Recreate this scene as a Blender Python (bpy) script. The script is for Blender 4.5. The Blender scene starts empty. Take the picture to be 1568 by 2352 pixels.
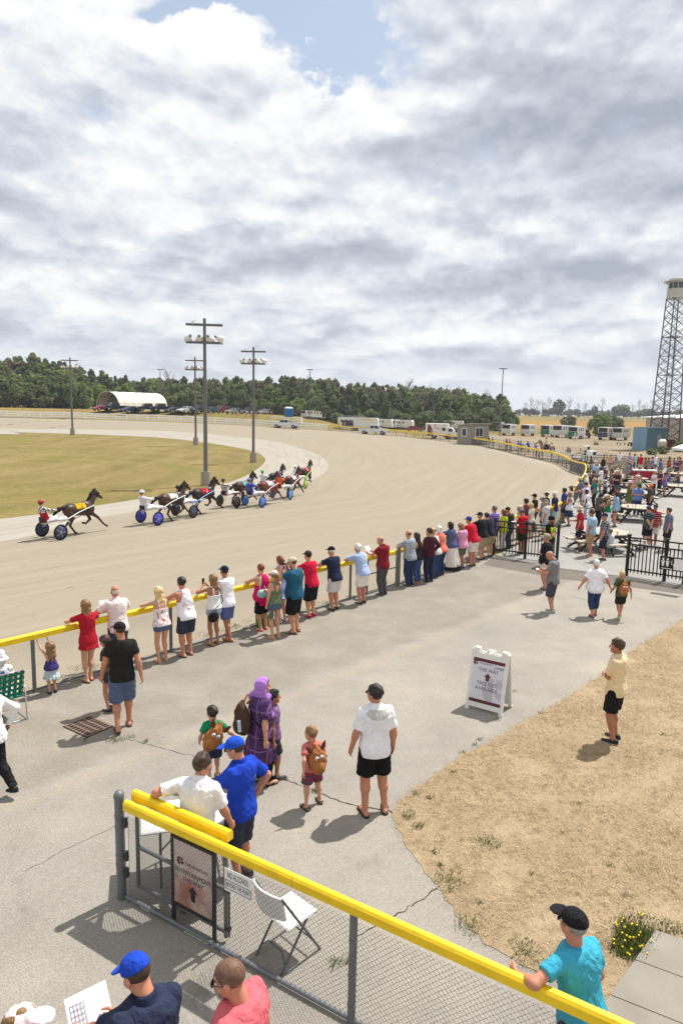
import bpy, bmesh, math, random, mathutils.geometry
import numpy as np
from mathutils import Vector, Matrix
R_ = math.radians
rnd = random.Random(7)
scene = bpy.context.scene
COL = scene.collection
# ------------------------------------------------------------------ camera
CAM_H, FPX, PITCH, ROLL = 5.5, 1568.0, R_(8.45), R_(1.2)
_r0, _u0, _fw = Vector((1, 0, 0)), Vector((0, math.sin(PITCH), math.cos(PITCH))), Vector((0, math.cos(PITCH), -math.sin(PITCH)))
_cr = _r0 * math.cos(ROLL) + _u0 * math.sin(ROLL)
_cu = _u0 * math.cos(ROLL) - _r0 * math.sin(ROLL)
CAMP = Vector((0, 0, CAM_H))
cam_d = bpy.data.cameras.new('camera')
cam = bpy.data.objects.new('camera', cam_d); COL.objects.link(cam)
cam_d.sensor_fit = 'VERTICAL'; cam_d.sensor_height = 36.0; cam_d.lens = 24.0
cam_d.clip_start = 0.1; cam_d.clip_end = 20000
m3 = Matrix((_cr, _cu, -_fw)).transposed()
cam.matrix_world = Matrix.Translation(CAMP) @ m3.to_4x4()
scene.camera = cam
# ------------------------------------------------------------------ light
SUN_AZ = Vector((0.60, 0.58, 0)).normalized()
SUN_EL = R_(61)
sun_d = bpy.data.lights.new('sun', 'SUN'); sun_d.energy = 4.6; sun_d.angle = R_(0.7); sun_d.color = (1.0, 0.965, 0.91)
sun = bpy.data.objects.new('sun', sun_d); COL.objects.link(sun)
_sd = Vector((SUN_AZ.x * math.cos(SUN_EL), SUN_AZ.y * math.cos(SUN_EL), math.sin(SUN_EL)))
sun.rotation_euler = (-_sd).to_track_quat('-Z', 'Y').to_euler()
sun.location = (40, 40, 60)
vs = scene.view_settings
scene.display_settings.display_device = 'sRGB'
vs.view_transform = 'Standard'; vs.look = 'None'; vs.gamma = 1.0; vs.use_curve_mapping = False
vs.exposure = 0.45
scene.cycles.max_bounces = 6; scene.cycles.diffuse_bounces = 3; scene.cycles.transparent_max_bounces = 12
scene.cycles.caustics_reflective = False; scene.cycles.caustics_refractive = False
def ray(px, py):
 return (_cr * ((px - 784) / FPX) - _cu * ((py - 1176) / FPX) + _fw)
def sstep(a, b, x):
 t = min(1, max(0, (x - a) / (b - a))); return t * t * (3 - 2 * t)
def hz(x, y):
 z = 1.4 * sstep(65, 150, y) * sstep(45, -15, x)
 return z
def at(px, py, z=None):
 r = ray(px, py)
 if z is not None:
  t = (z - CAM_H) / r.z; return CAMP + r * t
 t0, t = 2.0, 3.0
 f = lambda t: (CAM_H + r.z * t) - hz(r.x * t, r.y * t)
 while t < 6000 and f(t) > 0: t0 = t; t = t * 1.02 + 0.1
 for _ in range(40):
  tm = (t0 + t) / 2
  if f(tm) > 0: t0 = tm
  else: t = tm
 p = CAMP + r * t
 return Vector((p.x, p.y, hz(p.x, p.y)))
def proj(p):
 d = Vector(p) - CAMP
 w = d.dot(_fw); return (784 + FPX * d.dot(_cr) / w, 1176 - FPX * d.dot(_cu) / w)
def azel(px, py):
 r = ray(px, py).normalized(); return math.atan2(r.x, r.y), math.asin(r.z)
# ------------------------------------------------------------------ node helper
class NT:
 def __init__(s, tree): s.t = tree
 def n(s, typ, **kw):
  nd = s.t.nodes.new(typ)
  ins = kw.pop('ins', None)
  for k, v in kw.items(): setattr(nd, k, v)
  if ins:
   for k, v in ins.items():
    sock = nd.inputs[k]
    if isinstance(v, bpy.types.NodeSocket): s.t.links.new(v, sock)
    else:
     if hasattr(sock, 'default_value') and isinstance(v, (tuple, list)) and len(v) == 3 and sock.type == 'RGBA': v = (*v, 1)
     sock.default_value = v
  return nd
 def m(s, op, a, b=None, c=None, clamp=False):
  ins = {0: a}
  if b is not None: ins[1] = b
  if c is not None: ins[2] = c
  return s.n('ShaderNodeMath', operation=op, use_clamp=clamp, ins=ins).outputs[0]
 def mix(s, f, a, b, blend='MIX'):
  nd = s.n('ShaderNodeMix', data_type='RGBA', blend_type=blend, ins={0: f, 6: a, 7: b}); return nd.outputs[2]
 def ramp(s, f, stops):
  nd = s.n('ShaderNodeValToRGB', ins={0: f}); cr = nd.color_ramp
  while len(cr.elements) < len(stops): cr.elements.new(0.5)
  for e, (p, c) in zip(cr.elements, stops):
   e.position = p; e.color = (*c, 1) if len(c) == 3 else c
  return nd.outputs[0]
 def mapr(s, v, a, b, c=0.0, d=1.0, smooth=False):
  return s.n('ShaderNodeMapRange', interpolation_type='SMOOTHSTEP' if smooth else 'LINEAR', ins={0: v, 1: a, 2: b, 3: c, 4: d}).outputs[0]
 def noise(s, vec, scale, detail=4, rough=0.55, dist=0.0, dim='3D'):
  return s.n('ShaderNodeTexNoise', noise_dimensions=dim, ins={'Vector': vec, 'Scale': scale, 'Detail': detail, 'Roughness': rough, 'Distortion': dist})
def lin(c):
 def f(v):
  v /= 255.0
  return v / 12.92 if v <= .04045 else ((v + .055) / 1.055) ** 2.4
 return tuple(f(v) for v in c)
# ------------------------------------------------------------------ sky
world = bpy.data.worlds.new('World'); scene.world = world; world.use_nodes = True
w = NT(world.node_tree); world.node_tree.nodes.clear()
tc = w.n('ShaderNodeTexCoord').outputs['Generated']
sky = w.n('ShaderNodeTexSky', sky_type='NISHITA')
sky.sun_disc = False; sky.sun_elevation = SUN_EL; sky.sun_rotation = math.atan2(SUN_AZ.x, SUN_AZ.y)
sky.air_density = 1.0; sky.dust_density = 1.5; sky.ozone_density = 1.2
sep = w.n('ShaderNodeSeparateXYZ', ins={0: tc})
X, Y, Z = sep.outputs
Zc = w.m('MAXIMUM', Z, 0.0)
az = w.m('ARCTAN2', X, Y); el = w.m('ARCSINE', Zc)
dk = w.m('ADD', Zc, 0.10)
deck = w.n('ShaderNodeCombineXYZ', ins={0: w.m('DIVIDE', X, dk), 1: w.m('DIVIDE', Y, dk), 2: 0.37})
nbig = w.noise(deck.outputs[0], 1.15, 8, 0.54, 0.25, '2D')
dk2 = w.m('ADD', Zc, 0.135)
deck2 = w.n('ShaderNodeCombineXYZ', ins={0: w.m('DIVIDE', X, dk2), 1: w.m('DIVIDE', Y, dk2), 2: 0.37})
nup = w.noise(deck2.outputs[0], 1.15, 8, 0.54, 0.25, '2D')
nfine = w.noise(deck.outputs[0], 3.6, 7, 0.66, 0.3, '2D')
aev = w.n('ShaderNodeCombineXYZ', ins={0: w.m('MULTIPLY', az, 1.0), 1: w.m('MULTIPLY', el, 1.5), 2: 1.3})
nw1 = w.noise(aev.outputs[0], 5.0, 6, 0.62, 0.0, '2D')
wsep = w.n('ShaderNodeSeparateXYZ', ins={0: nw1.outputs['Color']})
azw = w.m('ADD', az, w.m('MULTIPLY', w.m('SUBTRACT', wsep.outputs[0], 0.5), 0.30))
elw = w.m('ADD', el, w.m('MULTIPLY', w.m('SUBTRACT', wsep.outputs[1], 0.5), 0.22))
def blob(px, py, rx, ry, tilt=0.0):
 a0, e0 = azel(px, py); sa, se = rx / FPX, ry / FPX
 u = w.m('MULTIPLY', w.m('SUBTRACT', azw, a0), 1 / sa); v = w.m('MULTIPLY', w.m('SUBTRACT', elw, e0), 1 / se)
 if tilt: v = w.m('ADD', v, w.m('MULTIPLY', u, tilt))
 q = w.m('ADD', w.m('MULTIPLY', u, u), w.m('MULTIPLY', v, v))
 return w.m('EXPONENT', w.m('MULTIPLY', q, -1.0))
def addup(items):
 s = None
 for amp, b in items:
  t = w.m('MULTIPLY', b, amp); s = t if s is None else w.m('ADD', s, t)
 return s
gap = addup([(0.90, blob(620, 10, 210, 85, -0.15)), (0.72, blob(740, 85, 110, 60)), (0.55, blob(440, 25, 120, 45)), (-0.6, blob(560, 130, 60, 50)), (-.35, blob(690, 70, 40, 40))])
dark = addup([(0.95, blob(1280, 310, 330, 130, 0.15)), (0.75, blob(1480, 470, 260, 90)), (0.75, blob(70, 420, 170, 85)), (0.95, blob(480, 560, 260, 50, -0.1)),
    (0.85, blob(1080, 640, 420, 48)), (0.55, blob(1500, 640, 250, 50)), (0.6, blob(760, 760, 420, 28)), (0.5, blob(250, 800, 420, 26)),
    (0.5, blob(1250, 770, 420, 26)), (0.4, blob(1150, 120, 260, 90)), (0.35, blob(1480, 100, 220, 160)), (0.3, blob(330, 250, 200, 50)), (0.35, blob(900, 850, 600, 30)), (0.45, blob(870, 330, 130, 60))])
lite = addup([(0.85, blob(400, 250, 330, 160)), (0.8, blob(620, 120, 180, 60)), (0.6, blob(150, 130, 200, 140)), (0.7, blob(830, 500, 260, 45)), (0.8, blob(580, 480, 90, 30)), (0.7, blob(1200, 500, 200, 35)), (0.6, blob(400, 690, 260, 35)), (0.7, blob(870, 190, 110, 60)), (0.5, blob(1500, 560, 120, 22)), (0.4, blob(1000, 790, 150, 16))])
emb = w.m('MULTIPLY', w.m('SUBTRACT', nbig.outputs['Fac'], nup.outputs['Fac']), 0.9)
nA = w.noise(w.n('ShaderNodeCombineXYZ', ins={0: az, 1: w.m('MULTIPLY', el, 1.7), 2: 4.3}).outputs[0], 4.6, 8, 0.55, 0.0, '2D')
nB = w.noise(w.n('ShaderNodeCombineXYZ', ins={0: az, 1: w.m('MULTIPLY', w.m('ADD', el, 0.022), 1.7), 2: 4.3}).outputs[0], 4.6, 8, 0.55, 0.0, '2D')
emb = w.m('ADD', emb, w.m('MULTIPLY', w.m('SUBTRACT', nA.outputs['Fac'], nB.outputs['Fac']), 2.2))
def puff(de):
 v = w.n('ShaderNodeCombineXYZ', ins={0: w.m('ADD', az, w.m('MULTIPLY', w.m('SUBTRACT', nA.outputs['Fac'], .5), .16)), 1: w.m('ADD', w.m('MULTIPLY', w.m('ADD', el, de), 1.8), w.m('MULTIPLY', w.m('SUBTRACT', nbig.outputs['Fac'], .5), .14)), 2: 0.5})
 return w.n('ShaderNodeTexVoronoi', feature='SMOOTH_F1', voronoi_dimensions='2D', ins={'Vector': v.outputs[0], 'Scale': 6.0, 'Detail': 3.0, 'Roughness': 0.5, 'Smoothness': 0.35}).outputs['Distance']
vorA = puff(0.0); vorB = puff(0.016)
emb = w.m('ADD', emb, w.m('MULTIPLY', w.m('SUBTRACT', vorB, vorA), 0.6))
texture = w.m('ADD', w.m('ADD', w.m('MULTIPLY', w.m('SUBTRACT', nbig.outputs['Fac'], 0.5), 1.1), w.m('MULTIPLY', w.m('SUBTRACT', nA.outputs['Fac'], 0.5), 1.7)), w.m('MULTIPLY', w.m('SUBTRACT', nfine.outputs['Fac'], 0.5), 0.3))
texture = w.m('ADD', texture, w.m('MULTIPLY', w.m('SUBTRACT', 0.68, vorA), 0.6))
dens = w.m('SUBTRACT', w.m('ADD', 0.60, w.m('MULTIPLY', texture, 0.72)), gap)
cov = w.mapr(dens, -0.16, 0.24, smooth=True)
shade = w.m('ADD', w.m('SUBTRACT', w.m('ADD', w.m('ADD', 0.615, emb), w.m('MULTIPLY', texture, 0.23)), w.m('MULTIPLY', dark, 0.46)), w.m('MULTIPLY', lite, 0.34))
ccol = w.ramp(w.mapr(shade, -0.25, 1.05), [(0.0, (0.29, 0.32, 0.38)), (0.38, (0.43, 0.462, 0.52)), (0.62, (0.565, 0.59, 0.635)), (0.84, (0.69, 0.695, 0.70)), (1.0, (0.755, 0.755, 0.75))])
low = w.mapr(el, 0.0, 0.10, 1.0, 0.0)
ccol = w.mix(w.m('MULTIPLY', low, 0.45), ccol, (0.56, 0.59, 0.63, 1))
skyc = w.mix(1.0, sky.outputs[0], (0.10, 0.10, 0.10, 1), 'MULTIPLY')
skyc = w.mix(0.42, skyc, (0.55, 0.61, 0.69, 1))
final = w.mix(cov, skyc, ccol)
bg = w.n('ShaderNodeBackground', ins={'Color': final, 'Strength': 1.0})
out = w.n('ShaderNodeOutputWorld', ins={'Surface': bg.outputs[0]})
world.cycles.sampling_method = 'MANUAL'; world.cycles.sample_map_resolution = 256
# ------------------------------------------------------------------ materials
MATS = {}
def new_mat(name):
 m = bpy.data.materials.new(name); m.use_nodes = True; m.node_tree.nodes.clear()
 t = NT(m.node_tree); b = t.n('ShaderNodeBsdfPrincipled')
 o = t.n('ShaderNodeOutputMaterial', ins={'Surface': b.outputs[0]})
 return m, t, b
def mat(col, rough=0.75, var=0.10, scale=14.0, metal=0.0, bump=0.0, spec=0.3, kind='cloth'):
 """plain procedural surface; col is an sRGB 0-255 reflectance"""
 key = (tuple(col), rough, var, scale, metal, bump, spec)
 if key in MATS: return MATS[key]
 m, t, b = new_mat('surface_%02x%02x%02x' % tuple(int(c) for c in col))
 L = lin(col)
 tcn = t.n('ShaderNodeTexCoord').outputs['Object']
 n = t.noise(tcn, scale, 5, 0.6)
 f = t.mapr(n.outputs['Fac'], 0.25, 0.75, 1 - var, 1 + var)
 hsv = t.n('ShaderNodeHueSaturation', ins={'Color': (*L, 1), 'Value': f})
 t.t.links.new(hsv.outputs[0], b.inputs['Base Color'])
 b.inputs['Roughness'].default_value = rough; b.inputs['Metallic'].default_value = metal
 b.inputs['Specular IOR Level'].default_value = spec
 if bump:
  n2 = t.noise(tcn, scale * 4, 4, 0.6)
  bp = t.n('ShaderNodeBump', ins={'Height': n2.outputs['Fac'], 'Strength': bump, 'Distance': 0.02})
  t.t.links.new(bp.outputs[0], b.inputs['Normal'])
 MATS[key] = m
 return m
def folds(t, b):
 P = t.n('ShaderNodeMapping', ins={'Vector': t.n('ShaderNodeTexCoord').outputs['Object'], 'Scale': (1, 1, .5)}).outputs[0]
 n = t.noise(P, 9.0, 3, .55, 1.6); t.t.links.new(t.n('ShaderNodeBump', ins={'Height': n.outputs['Fac'], 'Strength': .75, 'Distance': .05}).outputs[0], b.inputs['Normal'])
def cloth(col):
 m = mat(col, 0.9, 0.11, 9.0, 0.0, 0.0, 0.151)
 if not m.get('folded'): m['folded'] = 1; t = NT(m.node_tree); folds(t, m.node_tree.nodes['Principled BSDF'])
 return m
def paint(col, rough=0.4): return mat(col, rough, 0.06, 3.0, 0.0, 0.0, 0.4)
def metal(col, rough=0.45): return mat(col, rough, 0.08, 8.0, 0.7, 0.0, 0.5)
def skin(col): return mat(col, 0.55, 0.07, 20.0, 0.0, 0.12, 0.3)
# ------------------------------------------------------------------ object helpers
def tag(o, label=None, cat=None, group=None, kind=None):
 if label: o['label'] = label
 if cat: o['category'] = cat
 if group: o['group'] = group
 if kind: o['kind'] = kind
 return o
def link(name, me, mats=(), parent=None, loc=None):
 o = bpy.data.objects.new(name, me); COL.objects.link(o)
 if me is not None and mats:
  if not isinstance(mats, (list, tuple)): mats = [mats]
  while len(me.materials) < len(mats): me.materials.append(None)
  for i, mm in enumerate(mats):
   o.material_slots[i].link = 'OBJECT'; o.material_slots[i].material = mm
 if parent is not None: o.parent = parent
 if loc is not None: o.location = loc
 return o
def empty(name, loc=(0, 0, 0), rz=0.0, label=None, cat=None, group=None, kind=None):
 o = bpy.data.objects.new(name, None); COL.objects.link(o)
 o.location = loc; o.rotation_euler = (0, 0, rz); o.empty_display_size = 0.2
 return tag(o, label, cat, group, kind)
def copy_tree(o, parent=None):
 c = o.copy(); COL.objects.link(c); c.parent = parent
 for ch in o.children: copy_tree(ch, c)
 return c
class MB:
 """collects simple shapes into one mesh"""
 def __init__(s): s.v = []; s.f = []; s.mi = []; s.smooth = []
 def add(s, vs, fs, mi=0, M=None, smooth=False):
  b = len(s.v)
  for p in vs:
   p = Vector(p)
   s.v.append(M @ p if M is not None else p)
  for f in fs:
   s.f.append([b + i for i in f]); s.mi.append(mi); s.smooth.append(smooth)
  return s
 def box(s, c, d, mi=0, rz=0.0, M=None, taper=1.0, bev=0.0):
  hx, hy, hz_ = d[0] / 2, d[1] / 2, d[2] / 2
  T = Matrix.Translation(c) @ Matrix.Rotation(rz, 4, 'Z')
  if M is not None: T = M @ T
  t = taper
  if bev > 0:
   b = min(bev, hx * .9, hy * .9, hz_ * .9)
   rings = []
   for z, ins in ((-hz_, b), (-hz_ + b, 0), (hz_ - b, 0), (hz_, b)):
    x, y = hx - ins, hy - ins; c_ = b if ins == 0 else b * 0.5
    rings.append([(-x + c_, -y, z), (x - c_, -y, z), (x, -y + c_, z), (x, y - c_, z), (x - c_, y, z), (-x + c_, y, z), (-x, y - c_, z), (-x, -y + c_, z)])
   vs = [p for r in rings for p in r]
   fs = [list(range(7, -1, -1)), list(range(24, 32))]
   for k in range(3):
    for i in range(8):
     j = (i + 1) % 8; fs.append((k * 8 + i, k * 8 + j, k * 8 + 8 + j, k * 8 + 8 + i))
   return s.add(vs, fs, mi, T)
  vs = [(-hx, -hy, -hz_), (hx, -hy, -hz_), (hx, hy, -hz_), (-hx, hy, -hz_), (-hx * t, -hy * t, hz_), (hx * t, -hy * t, hz_), (hx * t, hy * t, hz_), (-hx * t, hy * t, hz_)]
  return s.add(vs, [(0, 3, 2, 1), (4, 5, 6, 7), (0, 1, 5, 4), (1, 2, 6, 5), (2, 3, 7, 6), (3, 0, 4, 7)], mi, T)
 def tube(s, a, b, r, r2=None, n=8, mi=0, cap=True, M=None, smooth=True):
  a, b = Vector(a), Vector(b); r2 = r if r2 is None else r2
  d = (b - a).normalized(); u = d.orthogonal().normalized(); v = d.cross(u)
  vs = [];
  for p, rr in ((a, r), (b, r2)):
   for i in range(n):
    t = 2 * math.pi * i / n; vs.append(p + (u * math.cos(t) + v * math.sin(t)) * rr)
  fs = [(i, (i + 1) % n, n + (i + 1) % n, n + i) for i in range(n)]
  s.add(vs, fs, mi, M, smooth and n > 4)
  if cap: s.add(vs[:n], [list(range(n - 1, -1, -1))], mi, M); s.add(vs[n:], [list(range(n))], mi, M)
  return s
 def path(s, pts, r, n=6, mi=0, M=None, closed=False):
  pts = [Vector(p) for p in pts]; k = len(pts); vs = []
  up = None
  for i, p in enumerate(pts):
   q0 = pts[i - 1] if (i > 0 or closed) else p; q1 = pts[(i + 1) % k] if (i < k - 1 or closed) else p
   d = (q1 - q0).normalized()
   if up is None: up = d.orthogonal().normalized()
   u = (up - d * up.dot(d)).normalized(); up = u; v = d.cross(u)
   for j in range(n):
    t = 2 * math.pi * j / n; vs.append(p + (u * math.cos(t) + v * math.sin(t)) * r)
  fs = []
  for i in range(k if closed else k - 1):
   for j in range(n):
    a = i * n + j; b = i * n + (j + 1) % n; c = ((i + 1) % k) * n
    fs.append((a, b, c + (j + 1) % n, c + j))
  s.add(vs, fs, mi, M, True)
  if not closed: s.add(vs[:n], [list(range(n - 1, -1, -1))], mi, M); s.add(vs[-n:], [list(range(n))], mi, M)
  return s
 def lathe(s, prof, n=16, mi=0, M=None, smooth=True):
  vs = []
  for r, z in prof:
   for i in range(n):
    t = 2 * math.pi * i / n; vs.append((r * math.cos(t), r * math.sin(t), z))
  fs = []
  for k in range(len(prof) - 1):
   for i in range(n):
    fs.append((k * n + i, k * n + (i + 1) % n, (k + 1) * n + (i + 1) % n, (k + 1) * n + i))
  s.add(vs, fs, mi, M, smooth)
  return s
 def prism(s, outline, a, b, axis='X', mi=0, M=None):
  """outline of 2-D points extruded along an axis from a to b"""
  k = len(outline); vs = []
  for c in (a, b):
   for (p, q) in outline:
    vs.append({'X': (c, p, q), 'Y': (p, c, q), 'Z': (p, q, c)}[axis])
  fs = [(i, (i + 1) % k, k + (i + 1) % k, k + i) for i in range(k)] + [list(range(k - 1, -1, -1)), list(range(k, 2 * k))]
  return s.add(vs, fs, mi, M)
 def mesh(s, name, fix=False):
  me = bpy.data.meshes.new(name)
  me.from_pydata([tuple(p) for p in s.v], [], s.f)
  me.polygons.foreach_set('material_index', s.mi); me.polygons.foreach_set('use_smooth', s.smooth)
  if fix:
   bm = bmesh.new(); bm.from_mesh(me); bmesh.ops.recalc_face_normals(bm, faces=bm.faces); bm.to_mesh(me); bm.free()
  me.update(); return me
 def build(s, name, mats, parent=None, loc=None, fix=True):
  return link(name, s.mesh(name, fix), mats, parent, loc)
def np_mesh(name, V, Q, mi=None, smooth=True):
 me = bpy.data.meshes.new(name)
 V = np.ascontiguousarray(V, np.float32); Q = np.ascontiguousarray(Q, np.int32)
 k = Q.shape[1]
 me.vertices.add(len(V)); me.vertices.foreach_set('co', V.ravel())
 me.loops.add(Q.size); me.loops.foreach_set('vertex_index', Q.ravel())
 me.polygons.add(len(Q)); me.polygons.foreach_set('loop_start', np.arange(0, Q.size, k, dtype=np.int32))
 try: me.polygons.foreach_set('loop_total', np.full(len(Q), k, np.int32))
 except Exception: pass
 if mi is not None: me.polygons.foreach_set('material_index', np.ascontiguousarray(mi, np.int32))
 me.polygons.foreach_set('use_smooth', np.full(len(Q), smooth, bool))
 me.update(calc_edges=True); me.validate()
 return me
def text_mesh(txt, size=1.0, sx=1.0, depth=0.0, align='CENTER', shear=0.0):
 cu = bpy.data.curves.new('lettering', 'FONT'); cu.body = txt; cu.size = size; cu.align_x = align; cu.align_y = 'CENTER'
 cu.shear = shear; cu.resolution_u = 3; cu.extrude = depth
 o = bpy.data.objects.new('lettering', cu); COL.objects.link(o)
 dg = bpy.context.evaluated_depsgraph_get()
 me = bpy.data.meshes.new_from_object(o.evaluated_get(dg))
 bpy.data.objects.remove(o); bpy.data.curves.remove(cu)
 for v in me.vertices: v.co.x *= sx
 return me
def text_into(mb, txt, size, M, mi=0, sx=1.0, align='CENTER', shear=0.0, fit=None):
 me = text_mesh(txt, size, sx, 0.0, align, shear)
 if fit:
  xs = [v.co.x for v in me.vertices]; k = fit / (max(xs) - min(xs))
  for v in me.vertices: v.co.x *= k
 mb.add([v.co.copy() for v in me.vertices], [list(p.vertices) for p in me.polygons], mi, M)
 bpy.data.meshes.remove(me)
# ------------------------------------------------------------------ land
def hz(x, y):
 z = 1.3 * sstep(65, 125, y) * sstep(45, -15, x)
 if y > 90:
  z += 1.2 * sstep(118, 146, y) * sstep(4, -40, x) + .6 * sstep(100, 150, y) * sstep(14, 34, x)
  z += 2.0 * sstep(146.5 + .03 * x, 157 + .03 * x, y) * sstep(3, -12, x)
  z += 3.0 * sstep(260, 560, y) * sstep(-60, 60, x)
 return z
def cr_curve(P, n=12):
 """smooth curve through points"""
 P = [Vector(p) for p in P]; out = []
 for i in range(len(P) - 1):
  p0 = P[max(i - 1, 0)]; p1 = P[i]; p2 = P[i + 1]; p3 = P[min(i + 2, len(P) - 1)]
  for k in range(n):
   t = k / n
   out.append(0.5 * ((2 * p1) + (p2 - p0) * t + (2 * p0 - 5 * p1 + 4 * p2 - p3) * t * t + (3 * p1 - p0 - 3 * p2 + p3) * t ** 3))
 out.append(P[-1]); return out
def resample(P, n):
 L = [0]
 for a, b in zip(P, P[1:]): L.append(L[-1] + (b - a).length)
 out = []; j = 0
 for i in range(n):
  s = L[-1] * i / (n - 1)
  while j < len(P) - 2 and L[j + 1] < s: j += 1
  t = (s - L[j]) / max(1e-9, L[j + 1] - L[j]); out.append(P[j].lerp(P[j + 1], t))
 return out
def strip(name, A, B, zoff, m, nacross=8, label_kind='structure'):
 bm = bmesh.new(); uvl = bm.loops.layers.uv.new('run')
 rows = []; s = 0
 for i, (a, b) in enumerate(zip(A, B)):
  if i: s += ((A[i] - A[i - 1]).length + (B[i] - B[i - 1]).length) / 2
  wdt = (b - a).length; row = []
  for k in range(nacross + 1):
   p = a.lerp(b, k / nacross)
   row.append((bm.verts.new((p.x, p.y, hz(p.x, p.y) + zoff)), (s, wdt * k / nacross)))
  rows.append(row)
 for r0, r1 in zip(rows, rows[1:]):
  for k in range(nacross):
   q = [r0[k], r1[k], r1[k + 1], r0[k + 1]]
   f = bm.faces.new([v for v, _ in q])
   for l, (_, uv) in zip(f.loops, q): l[uvl].uv = uv
   f.smooth = True
 bmesh.ops.recalc_face_normals(bm, faces=bm.faces)
 if sum(f.normal.z for f in bm.faces) < 0: bmesh.ops.reverse_faces(bm, faces=bm.faces)
 me = bpy.data.meshes.new(name); bm.to_mesh(me); bm.free()
 o = link(name, me, m); return tag(o, kind=label_kind)
def drape(name, pts, zoff, m, step=12.0, kind='structure'):
 bm = bmesh.new()
 n_ = len(pts); vo, _e, fo_, *_r = mathutils.geometry.delaunay_2d_cdt([Vector((p[0], p[1])) for p in pts], [], [list(range(n_))], 1, 1e-5)
 bv_ = [bm.verts.new((v.x, v.y, 0)) for v in vo]
 for f in fo_: bm.faces.new([bv_[i] for i in f])
 xs = [p[0] for p in pts]; ys = [p[1] for p in pts]
 if step:
  for ax, lo, hi in ((0, min(xs), max(xs)), (1, min(ys), max(ys))):
   c = math.ceil(lo / step) * step
   while c < hi:
    co = (c, 0, 0) if ax == 0 else (0, c, 0); no = (1, 0, 0) if ax == 0 else (0, 1, 0)
    bmesh.ops.bisect_plane(bm, geom=bm.verts[:] + bm.edges[:] + bm.faces[:], plane_co=co, plane_no=no)
    c += step
 for v in bm.verts: v.co.z = hz(v.co.x, v.co.y) + zoff
 bmesh.ops.recalc_face_normals(bm, faces=bm.faces)
 for f in bm.faces:
  if f.normal.z < 0: f.normal_flip()
 me = bpy.data.meshes.new(name); bm.to_mesh(me); bm.free()
 return tag(link(name, me, m), kind=kind)
def gmat(name, fn, rough=0.95, bump=0.0, bscale=60, bdist=0.02):
 m, t, b = new_mat(name)
 pos = t.n('ShaderNodeNewGeometry').outputs['Position']
 c = fn(t, pos)
 t.t.links.new(c, b.inputs['Base Color']); b.inputs['Roughness'].default_value = rough
 b.inputs['Specular IOR Level'].default_value = 0.1
 if bump:
  n = t.noise(pos, bscale, 4, 0.7)
  bp = t.n('ShaderNodeBump', ins={'Height': n.outputs['Fac'], 'Strength': bump, 'Distance': bdist})
  t.t.links.new(bp.outputs[0], b.inputs['Normal'])
 return m
def C(*c): return (*lin(c), 1)
def f_asphalt(t, pos):
 big = t.noise(pos, 0.22, 5, 0.6); mid = t.noise(pos, 1.3, 6, 0.65); stn = t.noise(pos, 0.55, 4, 0.7, 1.2)
 fine = t.noise(pos, 85.0, 2, 0.7); vor = t.n('ShaderNodeTexVoronoi', ins={'Vector': pos, 'Scale': 115.0})
 base = t.ramp(big.outputs['Fac'], [(0.30, lin((136, 131, 124))), (0.5, lin((149, 143, 134))), (0.68, lin((160, 152, 138)))])
 base = t.mix(t.mapr(mid.outputs['Fac'], .35, .7, 0, .35), base, C(120, 113, 104))
 base = t.mix(t.mapr(stn.outputs['Fac'], .62, .74, 0, .4), base, C(104, 99, 92))
 o1 = at(80, 1590); dd = t.n('ShaderNodeVectorMath', operation='DOT_PRODUCT', ins={0: pos, 1: (-.737, .675, 0)}).outputs['Value']
 d = t.m('ADD', t.m('SUBTRACT', dd, -.737 * o1.x + .675 * o1.y), t.m('MULTIPLY', t.m('SUBTRACT', mid.outputs['Fac'], .5), .5))
 base = t.mix(t.m('MULTIPLY', t.mapr(d, -3.4, -3.2, 0, 1), t.mapr(mid.outputs['Fac'], .3, .6, .25, .6)), base, C(126, 118, 106))
 base = t.mix(t.m('MULTIPLY', t.mapr(t.m('ABSOLUTE', t.m('ADD', d, 3.6)),   .22, 0, 0, .38), t.mapr(fine.outputs['Fac'], .3, .6)), base, C(164, 148, 120))
 sp = t.mapr(vor.outputs['Color'], 0.0, 1.0, 0.74, 1.26)
 f2 = t.mapr(fine.outputs['Fac'], .3, .7, .86, 1.14)
 base = t.mix(1.0, base, t.n('ShaderNodeCombineColor', ins={0: sp, 1: sp, 2: sp}).outputs[0], 'MULTIPLY')
 return t.mix(1.0, base, t.n('ShaderNodeCombineColor', ins={0: f2, 1: f2, 2: f2}).outputs[0], 'MULTIPLY')
M_asphalt = gmat('asphalt', f_asphalt, 0.95, 0.5, 75)
def f_darkasphalt(t, pos):
 n = t.noise(pos, 2.0, 6, 0.7); f = t.noise(pos, 40, 3, 0.7)
 return t.mix(t.mapr(f.outputs['Fac'], .3, .7, 0, .4), t.ramp(n.outputs['Fac'], [(.3, lin((104,98,90))), (.7, lin((122,114,105)))]), C(97,91,86))
M_patch = gmat('asphalt_patch', f_darkasphalt, 0.95, 0.4, 60)
def f_concrete(t, pos):
 n = t.noise(pos, 0.6, 6, 0.6); f = t.noise(pos, 30, 3, 0.7)
 c = t.ramp(n.outputs['Fac'], [(.3, lin((142,139,133))), (.7, lin((153,150,145)))])
 c = t.mix(t.mapr(f.outputs['Fac'], .3, .7, 0, .15), c, C(126,122,116))
 br = t.n('ShaderNodeTexBrick', offset=0.0, ins={'Vector': pos, 'Color1': (1, 1, 1, 1), 'Color2': (.96, .96, .96, 1), 'Mortar': (.6, .6, .6, 1), 'Scale': 1.0, 'Mortar Size': 0.012, 'Brick Width': 3.0, 'Row Height': 3.0})
 return t.mix(1.0, c, br.outputs[0], 'MULTIPLY')
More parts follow.
